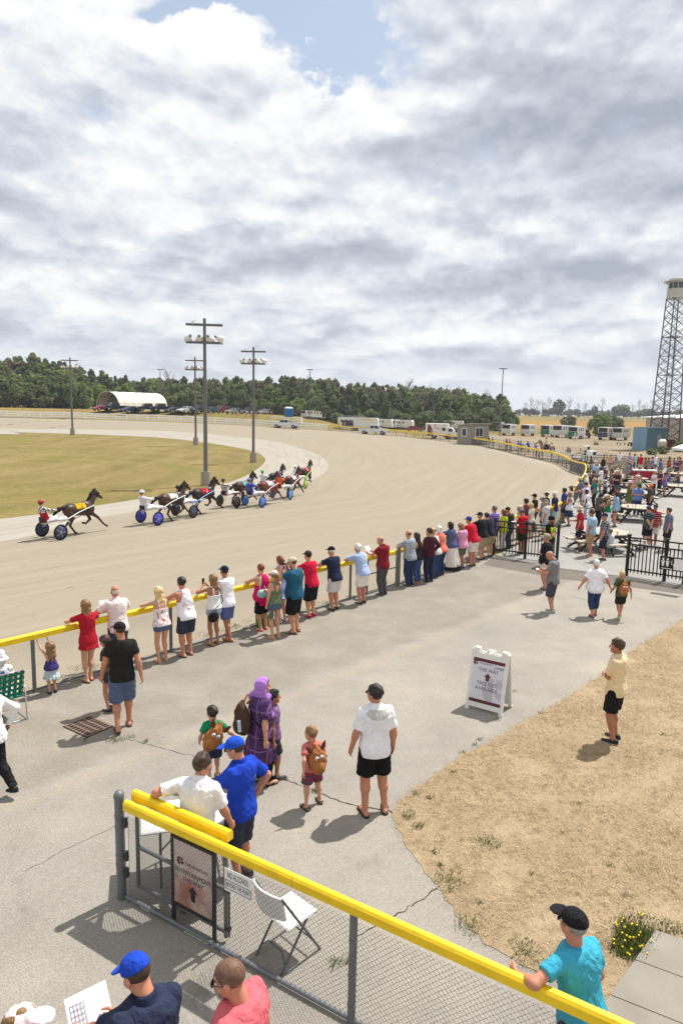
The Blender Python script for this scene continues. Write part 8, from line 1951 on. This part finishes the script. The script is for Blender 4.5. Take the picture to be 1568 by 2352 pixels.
# ------------------------------------------------------------------ terrace furniture
def picket(name, pts, label, gate=False, group=None, h=1.38, z0=.12):
 o = empty(name, (pts[0].x, pts[0].y, .02), 0, label, 'gate' if gate else 'fence', group); q = [p - pts[0] for p in pts]
 for z in (h - .03, h - .26, z0 + .10): mb = MB(); mb.path([(a.x, a.y, z) for a in q], .036, 4); mb.build('rail', M_black, o)
 mb = MB()
 for a, b in zip(q, q[1:]):
  n = max(2, int((b - a).length / .118))
  for i in range(n + 1):
   c = a.lerp(b, i / n); mb.tube((c.x, c.y, z0), (c.x, c.y, h - (.0 if i % 3 == 0 else .26)), .02, n=4)
 mb.build('pickets', M_black, o)
 for c in q: mb = MB(); mb.box((c.x, c.y, h / 2 + .02), (.09, .09, h + .04)); mb.box((c.x, c.y, h + .06), (.115, .115, .04)); mb.build('post', M_black, o)
 return o
g1 = picket('metal_gate', [W(1132, 1275), W(1204, 1284), W(1277, 1293)], 'open black picket gate leaf standing at the end of the spectators fence', True)
gp2 = [W(1437, 1323), W(1523, 1336), W(1568, 1343), W(1760, 1372)]
g2 = picket('metal_gate', gp2, 'black picket gate with restroom sign at the right edge', True)
dx = (gp2[1] - gp2[0]).normalized(); a_ = math.atan2(dx.y, dx.x)
sp = at(1545, 1297, .90); rs_ = empty('restroom_sign', (sp.x, sp.y, .92), a_, 'small black restroom pictogram sign on the right hand gate', 'sign')
mb = MB(); mb.box((0, 0, 0), (.80, .02, .44)); mb.build('panel', M_black, rs_); mb = MB(); mb.box((.2, -.014, 0), (.36, .01, .36)); mb.build('notice', M_white, rs_); mb = MB()
for x in (-.30, -.17):
 mb.lathe([(.001, .003), (.035, 0)], 10, 0, Matrix.Translation((x, -.013, .13)) @ TX); mb.prism([(x - .05, .08), (x + .05, .08), (x + .025, -.10), (x - .025, -.10)], -.015, -.011, 'Y')
mb.path([(-.05, -.014, .10), (-.05, -.014, -.02), (.01, -.014, -.02), (.02, -.014, -.09)], .012, 5); mb.box((-.18, -.014, -.17), (.32, .01, .02)); mb.build('pictogram', M_white, rs_, fix=False)
p = at(1480, 1257, 1.12)
for k in range(3): c = gp2[0] + dx * (.42 + .26 * k); mb = MB(); mb.box((c.x, c.y + .05, 1.12), (.20, .012, .15), 0, a_); tag(mb.build('notice_card', M_white), ['left', 'middle', 'right'][k] + ' of three small white cards behind the top of the right gate', 'notice')
picket('terrace_fence', [W(1346, 1069), W(1385, 1069), W(1412, 1069.5), W(1462, 1076), W(1500, 1077), W(1545, 1078), W(1600, 1079), W(1700, 1081)], 'black picket fence along the back of the terrace', h=1.15)
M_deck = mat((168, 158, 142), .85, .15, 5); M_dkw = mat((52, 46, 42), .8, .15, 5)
TG = 'wooden picnic tables on the terrace'
def picnic(px, py, rz, label):
 p = at(px, py); o = empty('picnic_table', (p.x, p.y, .02), rz, label, 'picnic table', TG)
 mb = MB(); n = 8
 mb.prism([(1.0 * math.cos(R_(22.5 + 45 * i)), 1.0 * math.sin(R_(22.5 + 45 * i))) for i in range(n)], .72, .76, 'Z'); mb.build('tabletop', M_deck, o)
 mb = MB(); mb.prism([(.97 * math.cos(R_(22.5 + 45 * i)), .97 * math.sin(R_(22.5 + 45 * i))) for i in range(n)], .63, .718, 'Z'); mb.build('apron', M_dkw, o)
 for k in range(4):
  T_ = Matrix.Rotation(R_(90 * k), 4, 'Z'); mb = MB(); mb.box((0, 1.38, .44), (1.35, .28, .04), 0, 0, T_); mb.build('bench', M_deck, o)
  mb = MB()
  for x in (-.45, .45): mb.tube(T_ @ Vector((x * .5, .45, .68)), T_ @ Vector((x, 1.4, .02)), .05, n=4); mb.tube(T_ @ Vector((x * .6, .6, .40)), T_ @ Vector((x, 1.48, .40)), .045, n=4)
  mb.build('leg', M_dkw, o)
 for k in range(rnd.randint(2, 4)):
  a, r = rnd.uniform(0, 6.28), rnd.uniform(.1, .8); c = Vector((p.x + math.cos(a) * r, p.y + math.sin(a) * r, .782)); mb = MB(); mb.lathe([(.03, 0), (.038, .12), (.001, .121)], 8)
  tag(mb.build('drink_cup', rnd.choice([M_white, paint((150, 40, 50)), paint((190, 170, 130))]), None, c), 'small drink cup left on a picnic table', 'cup', 'cups on the picnic tables')
for a in [(1457, 1196, .35, 'empty round picnic table in the middle of the terrace'), (1385, 1262, .2, 'picnic table right behind the light blue shirt'), (1452, 1158, .1, 'picnic table behind the person looking at a phone'), (1555, 1140, .25, 'picnic table at the right edge of the terrace'), (1420, 1118, .3, 'picnic table beside the large person in black'), (1455, 1120, .15, 'picnic table under the floppy white hat'), (1560, 1170 - 62, .4, 'picnic table behind the cobalt tank top, far right')]: picnic(*a)
M_chr = mat((150, 138, 122), .6, .08, 6)
def adirondack(px, py, rz, label):
 p = at(px, py); o = empty('patio_chair', (p.x, p.y, .02), R_(rz), label, 'chair', 'tan slatted patio chairs')
 mb = MB(); mb.box((0, .05, .36), (.55, .5, .04)); mb.build('seat', M_chr, o); mb = MB()
 for i in range(7): x = -.26 + .087 * i; mb.tube((x, -.18, .34), (x * 1.25, -.42, 1.0 - 1.6 * x * x), .036, n=4)
 mb.build('backrest', M_chr, o)
 for s_ in (-1, 1):
  mb = MB(); mb.box((s_ * .31, .28, .30), (.06, .07, .6)); mb.build('leg', M_chr, o); mb = MB(); mb.tube((s_ * .29, -.38, 0), (s_ * .29, .25, .36), .04, n=4); mb.build('leg', M_chr, o); mb = MB(); mb.box((s_ * .33, .0, .60), (.12, .70, .03)); mb.build('armrest', M_chr, o)
for i, (x, y, r) in enumerate([(1392, 1082, 160), (1405, 1079, 175), (1420, 1082, 190), (1413, 1090, 20), (1430, 1096, 10), (1478, 1082, 120), (1489, 1083, 150), (1510, 1090, 10), (1529, 1097, 15), (1548, 1098, 5), (1560, 1092, 170), (1498, 1095, 200), (1437, 1079, 190), (1400, 1093, 30)]):
 adirondack(x, y, r, ['tan slatted patio chair behind the white tee at the fence corner', 'tan slatted patio chair before the black tank top', 'tan slatted patio chair below the white shirt with tie', 'tan patio chair turned away beside the black seated person', 'tan patio chair left of the red coolers', 'tan patio chair right of the red tee and green cap', 'tan patio chair behind the brown tee', 'tan patio chair right of the red coolers', 'tan patio chair behind the maroon top', 'tan patio chair right of the cobalt tank top', 'tan patio chair under the canopy', 'tan patio chair between the coolers and the white blouse', 'tan patio chair behind the grey shirt', 'tan patio chair beside the indigo tank top'][i])
for i, x in enumerate((1457, 1474, 1491)):
 p = at(x, 1101.5 + i * .5); o = empty('cooler', (p.x, p.y, .02), R_(-6), ['left', 'middle', 'right'][i] + ' of three red coolers with white lids', 'cooler', 'red coolers on the terrace'); mb = MB(); mb.box((0, 0, .52), (.86, .5, .5), bev=.03); mb.box((0, 0, .14), (.7, .4, .26)); mb.build('chest', mat((158, 28, 44), .5), o); mb = MB(); mb.box((0, 0, .83), (.9, .54, .12), bev=.03); mb.build('lid', M_white, o)
p = at(1589, 1078); cn = empty('canopy_tent', (p.x, p.y, .02), .1, 'white pop up canopy at the right edge of the terrace', 'canopy'); mb = MB(); cs4 = [(-1.6, -1.6), (1.6, -1.6), (1.6, 1.6), (-1.6, 1.6)]
mb.add([(x, y, 1.95) for x, y in cs4] + [(x, y, 2.2) for x, y in cs4] + [(0, 0, 3.15)], [(0, 1, 5, 4), (1, 2, 6, 5), (2, 3, 7, 6), (3, 0, 4, 7), (4, 5, 8), (5, 6, 8), (6, 7, 8), (7, 4, 8)]); o = mb.build('roof', M_white, cn, fix=False); mo = o.modifiers.new('thickness', 'SOLIDIFY'); mo.thickness = .02
for x, y in cs4: mb = MB(); mb.tube((x * .98, y * .98, 0), (x * .98, y * .98, 2.1), .03, n=6); mb.build('leg', M_white, cn)
for px, py, z, lab in [(1354, 1088, 1.75, 'white monitor box on a black post at the bend of the fence'), (1343, 1062, 1.55, 'white monitor box on a post near the lot bench')]:
 p = at(px, py); o = empty('monitor_post', (p.x, p.y, 0), R_(25), lab, 'monitor'); mb = MB(); mb.tube((0, 0, 0), (0, 0, z), .05, n=8); mb.build('post', M_black, o); mb = MB(); mb.box((0, 0, z + .2), (.72, .5, .46), bev=.03); mb.build('housing', M_white, o); mb = MB(); mb.box((.12, -.255, z + .2), (.38, .02, .32)); mb.build('screen', M_dark, o)
M_alu = metal((170, 170, 168), .4)
def bleacher(px, py, rz, L, rows, label):
 p = at(px, py); o = empty('bleacher', (p.x, p.y, hz(p.x, p.y)), R_(rz), label, 'bleacher', 'aluminium bleachers by the far fence')
 for k in range(rows):
  mb = MB(); mb.box((0, k * .62, .42 + .30 * k), (L, .26, .05)); mb.build('seat_plank', M_alu, o)
  if k: mb = MB(); mb.box((0, k * .62 - .30, .14 + .30 * k), (L, .22, .04)); mb.build('foot_plank', M_alu, o)
 for x in (-L / 2 + .2, 0, L / 2 - .2): mb = MB(); mb.tube((x, 0, .40), (x, rows * .62 - .6, .1 + .30 * rows), .03, n=4); mb.tube((x, rows * .62 - .62, 0), (x, rows * .62 - .62, .1 + .30 * rows), .03, n=4); mb.tube((x, 0, 0), (x, 0, .4), .03, n=4); mb.tube((x, 0, .05), (x, rows * .62 - .62, .05), .03, n=4); mb.build('support', M_alu, o)
for a in [(1110, 1023, -30, 4, 3, 'bleacher in front of the grey booth'), (1150, 1032, -32, 5, 4, 'bleacher beside the orange red shirt'), (1180, 1036, -34, 5, 4, 'bleacher under the turquoise tee'), (1270, 1057, -62, 5, 3, 'empty bleacher below the roan horse'), (1292, 1064, -66, 4.5, 3, 'empty bleacher left of the dark windscreen'), (1334, 1062, -70, 4.5, 4, 'crowded bleacher at the bend of the fence'), (1306, 1035, -20, 2.2, 1, 'small bench under the navy and slate pair'), (1338, 1040, -20, 2.2, 1, 'small bench under the tan tank top and straw hat'), (975, 1001, -20, 4, 3, 'low bleacher left of the ambulance')]: bleacher(*a)
for i, (x, yb) in enumerate([(1461, 1028), (1468, 1030), (1484, 1034)]):
 p = at(x, yb); mb = MB(); mb.tube((0, 0, 0), (0, 0, 1.55), .13, n=12); mb.lathe([(.13, 1.55), (.09, 1.62), (.001, 1.65)], 12); tag(mb.build('bollard', mat((196, 164, 52), .6, .1, 5), None, (p.x, p.y, 0)), ['left', 'middle', 'right'][i] + ' of three yellow bollards before the blue container', 'bollard', 'yellow bollards by the fuel tank')
p = at(1505, 1034); tk_ = empty('fuel_tank', (p.x, p.y, 0), R_(-14), 'white horizontal fuel tank right of the yellow bollards', 'tank'); mb = MB(); T_ = Matrix.Translation((0, 0, 1.15)) @ Matrix.Rotation(R_(90), 4, 'Y'); mb.lathe([(.001, -1.5), (.6, -1.45), (.8, -1.25), (.8, 1.25), (.6, 1.45), (.001, 1.5)], 18, 0, T_); mb.build('vessel', mat((206, 198, 188), .5), tk_)
for x in (-.9, .9): mb = MB(); mb.box((x, 0, .25), (.25, 1.2, .5)); mb.build('saddle', M_galv, tk_)
tn = at(1520, 1034); car('pickup', (130, 32, 36), (tn.x + 1.5, tn.y + 2, 0), R_(30), 'dark red farm truck parked under the tower legs', None)
for px, py, w_, lab in [(1495, 1045, .8, 'leafy weeds at the foot of the tower, left'), (1520, 1043, 1.0, 'leafy weeds at the foot of the tower, middle'), (1562, 1038, 1.4, 'tall leafy shrub at the right edge by the tower')]:
 p = at(px, py); tree('bush', p.x, p.y, w_ * 1.3, lab, None, M_leafA, 1.2)
p = at(1457, 1033)
for i in range(3): q_ = at(1446 + i * 6, 1024 + i); mb = MB(); mb.lathe([(.25, -.1), (.45, -.12), (.48, 0), (.45, .12), (.25, .1)], 14, 0, Matrix.Translation((0, 0, .48)) @ Matrix.Rotation(R_(80), 4, 'X')); tag(mb.build('tyre', M_tyre, None, (q_.x, q_.y, 0)), ['left', 'middle', 'right'][i] + ' of the loose black tyres left of the bollards', 'tyre', 'black tyres by the container')
# ------------------------------------------------------------------ horses
GAIT = [[(.14, .50, 1.02), (.14, .92, .74), (.14, 1.22, .40), (.14, 1.42, .24)], [(-.14, .48, 1.02), (-.14, .66, .64), (-.14, .40, .44), (-.14, .22, .50)], [(.15, -.72, 1.10), (.15, -.62, .80), (.15, -1.04, .50), (.15, -1.12, .16)], [(-.15, -.66, 1.10), (-.15, -.34, .80), (-.15, -.52, .44), (-.15, -.24, .06)]]
STANCE = [[(s_ * .14, .52, 1.02), (s_ * .14, .52, .58), (s_ * .14, .54, .22), (s_ * .14, .58, .05)] for s_ in (1, -1)] + [[(s_ * .15, -.70, 1.10), (s_ * .15, -.58, .80), (s_ * .15, -.84, .52), (s_ * .15, -.80, .05)] for s_ in (1, -1)]
def horse_mesh(key, legs, res):
 if key in TPL: return TPL[key]
 f = Field((-.45, -1.6, -.05), (.45, 1.75, 2.4), res)
 f.cone((0, -.50, 1.24), (0, .42, 1.22), .30, .29, 0, flat=(1.12, 1, .98)); f.ell((0, .50, 1.22), (.24, .30, .34), .08); f.ell((0, -.66, 1.28), (.27, .34, .30), .08); f.ell((0, .30, 1.46), (.11, .30, .14), .10)
 f.cone((0, .54, 1.36), (0, .90, 1.96), .22, .115, .10, flat=(1.35, 1, 1)); f.cone((0, .88, 2.02), (0, 1.28, 1.72), .115, .066, .05, flat=(1.15, 1, 1)); f.ell((0, 1.00, 1.88), (.075, .13, .12), .05); f.ell((0, 1.30, 1.69), (.06, .065, .06), .03)
 for s_ in (-1, 1): f.cone((s_ * .05, .84, 2.12), (s_ * .06, .85, 2.26), .030, .012, .02)
 for i, L in enumerate(legs):
  rr = ((.125, .066, .042, .050), (.165, .090, .052, .052))[i > 1]
  for a, b, r0, r1 in zip(L, L[1:], rr, rr[1:]): f.cone(a, b, r0, r1, .05)
  d = (Vector(L[3]) - Vector(L[2])).normalized(); e = Vector(L[3]); f.cone(e, e + d * .02 + Vector((0, .05, -.02)), .050, .060, .02)
 V, Q = f.net(); TPL[key] = np_mesh('horse', V, Q); return TPL[key]
def mane_mesh():
 def fn(f): f.cone((0, .38, 1.55), (0, .66, 1.94), .06, .10, .03, flat=(1.6, 1, 1), wr=.02); f.cone((0, .66, 1.94), (0, .88, 2.16), .10, .07, .03, flat=(1.5, 1, 1), wr=.02); f.cone((0, .88, 2.16), (0, 1.02, 2.10), .05, .03, .02)
 return grid_tpl(('mane', 0), (-.2, .2, 1.3), (.2, 1.3, 2.25), .022, fn)
def tail_mesh(run):
 def fn(f):
  if run: f.cone((0, -.94, 1.42), (0, -1.22, 1.36), .06, .11, .03, wr=.02); f.cone((0, -1.22, 1.36), (0, -1.52, 1.12), .11, .05, .03, wr=.02)
  else: f.cone((0, -.96, 1.40), (0, -1.06, 1.1), .06, .09, .03, wr=.02); f.cone((0, -1.06, 1.1), (0, -1.04, .55), .09, .05, .03, wr=.02)
 return grid_tpl(('tail', run), (-.25, -1.7, .4), (.25, -.8, 1.65), .022, fn)
def horse(loc, rz, label, coat, hairc, legs, key, run=True):
 o = link('horse', horse_mesh(key, legs, .022), mat(coat, .42, .22, 4, 0, 0, .4), None, loc); o.rotation_euler.z = rz; tag(o, label, 'horse'); hm = mat(hairc, .7, .2, 12, 0, .3)
 link('mane', mane_mesh(), hm, o); link('tail', tail_mesh(run), hm, o)
 for s_ in (-1, 1): mb = MB(); mb.lathe([(.001, -.03), (.025, 0), (.001, .03)], 8, 0, Matrix.Translation((s_ * .085, 1.00, 1.96))); mb.build('eye', paint((14, 12, 12), .1), o)
 return o
def harness(o, clothc, num, strapc=(26, 24, 24)):
 sm = mat(strapc, .6); mb = MB(); n = 16
 def ring(y, rx, rz_, zc, r=.022): mb.path([(rx * math.cos(2 * math.pi * i / n), y, zc + rz_ * math.sin(2 * math.pi * i / n)) for i in range(n)], r, 5, 0, None, True)
 ring(.22, .315, .33, 1.22); mb.path([(-.27, .60, 1.15), (0, .83, 1.20), (.27, .60, 1.15)], .03, 5); mb.path([(-.27, .6, 1.15), (-.31, .22, 1.25)], .025, 5); mb.path([(.27, .6, 1.15), (.31, .22, 1.25)], .025, 5)
 for s_ in (-1, 1): mb.path([(s_ * .09, 1.22, 1.75), (s_ * .13, .86, 1.66), (s_ * .20, .3, 1.56), (s_ * .16, -.6, 1.58), (s_ * .06, -1.75, 1.20)], .014, 4); mb.path([(s_ * .32, .2, 1.1), (s_ * .30, -.5, .86), (s_ * .2, -.8, .75)], .018, 4)
 mb.build('harness', sm, o)
 mb = MB()
 for s_ in (-1, 1): mb.box((s_ * .115, 1.02, 1.98), (.03, .12, .11), 0)
 mb.path([(-.10, 1.12, 1.85), (0, 1.19, 1.89), (.10, 1.12, 1.85)], .018, 5); mb.path([(-.11, .93, 2.10), (0, .94, 2.17), (.11, .93, 2.10), (.12, .98, 1.92), (0, 1.0, 1.74), (-.12, .98, 1.92)], .016, 5, 0, None, True); mb.build('bridle', sm, o)
 def fn(f): f.cone((0, -.52, 1.245), (0, .10, 1.235), .325, .325, 0, flat=(1.12, 1, .98)); f.F = np.maximum(f.F, np.maximum(1.30 - f.ax[2], -1)[None, None, :]); f.F = np.maximum(f.F, (np.abs(f.ax[1] + .10) - .30)[None, :, None])
 c = link('saddle_cloth', grid_tpl(('saddle_cloth', 0), (-.4, -.6, 1.2), (.4, .4, 1.65), .02, fn), cloth(clothc), o)
 mb = MB(); text_into(mb, num, .26, Matrix.Translation((.325, -.10, 1.40)) @ Matrix.Rotation(R_(-24), 4, 'Y') @ Matrix.Rotation(R_(90), 4, 'Z') @ TX); mb.build('number', mat((30, 28, 28), .7) if sum(clothc) > 330 else M_white, c, fix=False)
def sulky(M_, label, fc, wc):
 o = empty('sulky', (0, 0, 0), 0, label, 'sulky', 'two wheeled racing sulkies'); o.matrix_world = M_; fm = paint(fc, .35); wm = paint(wc, .3)
 for s_ in (-1, 1):
  T_ = Matrix.Translation((s_ * .68, 0, .36)) @ Matrix.Rotation(R_(90), 4, 'Y'); mb = MB(); mb.lathe([(.001, -.03), (.06, -.04), (.30, -.012), (.30, .012), (.06, .04), (.001, .03)], 24, 0, T_); wh = mb.build('wheel', wm, o)
  mb = MB(); mb.lathe([(.30, -.02), (.34, -.022), (.36, 0), (.34, .022), (.30, .02)], 24, 0, T_); mb.build('tyre', M_tyre, wh)
  mb = MB()
  for k in range(5): mb.tube((s_ * .72, 0, .36), (s_ * .70, .24 * math.cos(k * 1.257), .36 + .24 * math.sin(k * 1.257)), .008, n=4)
  mb.build('spoke', fm, wh)
  mb = MB(); mb.tube((s_ * .68, 0, .36), (s_ * .60, .05, .92), .022, n=6); mb.tube((s_ * .68, 0, .36), (s_ * .60, .42, .84), .018, n=6); mb.path([(s_ * .60, -.02, .92), (s_ * .56, .5, .90), (s_ * .42, 1.2, 1.12), (s_ * .36, 2.05, 1.34)], .024, 6); mb.build('shaft', fm, o)
 mb = MB(); mb.tube((-.62, .05, .90), (.62, .05, .90), .024, n=6); mb.path([(-.60, .42, .84), (0, .5, .72), (.60, .42, .84)], .02, 6); mb.build('arch', fm, o)
 mb = MB(); mb.box((0, -.28, .82), (.36, .38, .05), bev=.02); mb.box((0, -.46, .92), (.36, .04, .2)); mb.tube((-.12, .05, .9), (-.12, -.3, .82), .02, n=6); mb.tube((.12, .05, .9), (.12, -.3, .82), .02, n=6); mb.build('seat', mat((34, 33, 34), .6), o)
BAY, DBAY, CHS = (66, 42, 30), (44, 30, 24), (96, 48, 28)
TM = [(187, 1226, (.54, .84), 'hindmost bay horse with a yellow saddle cloth, galloping at the left', BAY, (206, 172, 30), '5', (208, 208, 204), (50, 54, 84), 'hindmost sulky with dark wheels at far left', pattern('jockey', (28, 27, 28), (224, 222, 220), 1, (164, 30, 42)), (150, 34, 40), 'harness driver in red with black and white checked shoulders', (26, 24, 24)),
  (398, 1196, (.58, .81), 'second horse from the left, bay with a white saddle cloth', BAY, (222, 218, 208), '2', (214, 214, 212), (62, 60, 170), 'sulky with violet blue wheels, second from the left', (206, 206, 212), (196, 198, 204), 'harness driver in white with a silver helmet', (26, 24, 24)),
  (470, 1180, (.55, .84), 'dark horse with a red saddle cloth below the tallest light pole', DBAY, (190, 30, 44), '3', (126, 160, 214), (54, 54, 60), 'pale blue sulky with dark wheels below the light pole', pattern('stripes', (32, 31, 34), (216, 214, 212), 1.6), (40, 40, 46), 'harness driver in black and white stripes', (26, 24, 24)),
  (562, 1159, (.52, .85), 'bay horse with a teal saddle cloth in the middle of the field', BAY, (120, 170, 170), '4', (110, 40, 52), (58, 54, 54), 'dark wheeled maroon sulky in the middle of the field', pattern('stripes', (92, 34, 46), (222, 218, 216), 2.0), (60, 54, 58), 'harness driver in maroon and white stripes', (26, 24, 24)),
  (618, 1158, (.52, .85), 'reddish bay horse in red harness on the outside', CHS, (224, 220, 214), '6', (214, 212, 210), (62, 110, 196), 'white sulky with bright blue wheels on the outside', pattern('dots', (48, 74, 160), (214, 216, 224), 3.4), (90, 110, 160), 'harness driver in blue with white stars', (156, 28, 36)),
  (636, 1132, (.42, .91), 'dark horse on the inside with a blue bridle', DBAY, (70, 90, 150), '7', (210, 212, 214), (120, 140, 190), 'pale blue wheeled sulky on the inside', (206, 210, 214), (74, 176, 70), 'harness driver in white with a green helmet', (40, 60, 120)),
  (672, 1141, (.42, .91), 'dark horse with a red bridle, second in the race', DBAY, (222, 216, 206), '8', (222, 222, 222), (70, 130, 206), 'white sulky with sky blue wheels, second in the race', (226, 96, 40), (216, 92, 40), 'harness driver in orange', (170, 30, 44)),
  (702, 1117, (.36, .93), 'leading dark horse at the right end of the field', DBAY, (206, 96, 100), '1', (196, 226, 60), (170, 200, 70), 'lime green sulky of the leading horse', (224, 222, 220), (222, 222, 222), 'harness driver of the leading horse in white', (26, 24, 24))]
for i, (px, py, hd, hl, coat, cc_, num, fc, wc, sl_, sh_, hc_, dl, stc) in enumerate(TM):
 p = at(px, py); rz = math.atan2(-hd[0], hd[1]); mir = i % 2
 L = [[(-x if mir else x, y, z) for x, y, z in l] for l in GAIT]
 o = horse((p.x, p.y, .02), rz, hl, coat, (22, 18, 16), L, ('horse', mir)); harness(o, cc_, num, stc); o.scale = (.85, .85, .85)
 M_ = Matrix.Translation((p.x, p.y, 0)) @ Matrix.Rotation(rz, 4, 'Z') @ Matrix.Translation((0, -1.42, 0)) @ Matrix.Scale(.92, 4); sulky(M_, sl_, fc, wc)
 q_ = M_ @ Vector((0, -.27, .36)); person(0, 0, 1.74, math.degrees(rz), dl, pose='sit', sleeve='long', shirt=sh_, bottom='pants', bc=(224, 222, 222), hat='helmet', hatc=hc_, hc='dk', shc=(40, 38, 40), sun=True, pos=(q_.x, q_.y, q_.z), ov=dict(lean=-16, feet=[(.20, .46, 0, .24), (-.20, .46, 0, .24)], wr=(.05, .30, .47), wl=(-.05, .30, .47), hand='grip', head=(0, 8)), turn=(0, 0))
p = at(1252, 1047); rz = R_(82); o = horse((p.x, p.y, 0), rz, 'roan horse with a dark head standing saddled beyond the far fence', (150, 118, 100), (60, 36, 28), STANCE, ('horse', 'stand'), False)
def fn(f): f.ell((0, -.05, 1.52), (.26, .34, .10), 0); f.cone((0, -.38, 1.58), (0, -.28, 1.60), .12, .08, .03); f.cone((0, .24, 1.56), (0, .22, 1.70), .07, .04, .03); f.cone((0, -.2, 1.24), (0, .15, 1.24), .325, .325, .02, flat=(1.1, 1, .98)); f.F = np.maximum(f.F, (.98 - f.ax[2])[None, None, :])
link('saddle', grid_tpl(('saddle', 0), (-.4, -.6, .9), (.4, .5, 1.85), .022, fn), mat((36, 32, 32), .6), o)
person(0, 0, 1.74, 82, 'rider in cream shirt and black trousers on the roan horse', pose='sit', sleeve='long', shirt=(206, 190, 150), bottom='pants', bc=(30, 28, 30), hat='cap', hatc=(36, 30, 30), hc='dk', pos=(p.x, p.y, 1.18), ov=dict(feet=[(.24, .06, 0, -.23), (-.24, .06, 0, -.23)], wr=(.04, .2, .46), wl=(-.04, .2, .46)))
for x, y, s_, lab in [(1368, 1022, 0, 'idle training cart with yellowish disc wheels standing in the lot'), (1425, 1021, 1, 'idle dark wheeled cart tipped up beside the container')]:
 p = at(x, y); sulky(Matrix.Translation((p.x, p.y, 0)) @ Matrix.Rotation(R_(-100 + 60 * s_), 4, 'Z') @ Matrix.Translation((0, 0, .36)) @ Matrix.Rotation(R_(58 * s_), 4, 'X') @ Matrix.Translation((0, 0, -.36)), lab, (160, 160, 160), (150, 138, 90) if not s_ else (60, 58, 56))
# ------------------------------------------------------------------ air
m = bpy.data.materials.new('haze'); m.use_nodes = True; m.node_tree.nodes.clear(); t_ = NT(m.node_tree)
v_ = t_.n('ShaderNodeVolumePrincipled', ins={'Color': (.86, .91, 1.0, 1), 'Density': .00024, 'Anisotropy': .2}); t_.n('ShaderNodeOutputMaterial', ins={'Volume': v_.outputs[0]})
mb = MB(); mb.box((0, 2300, 49), (4600, 5400, 106)); tag(mb.build('haze', m), kind='stuff')
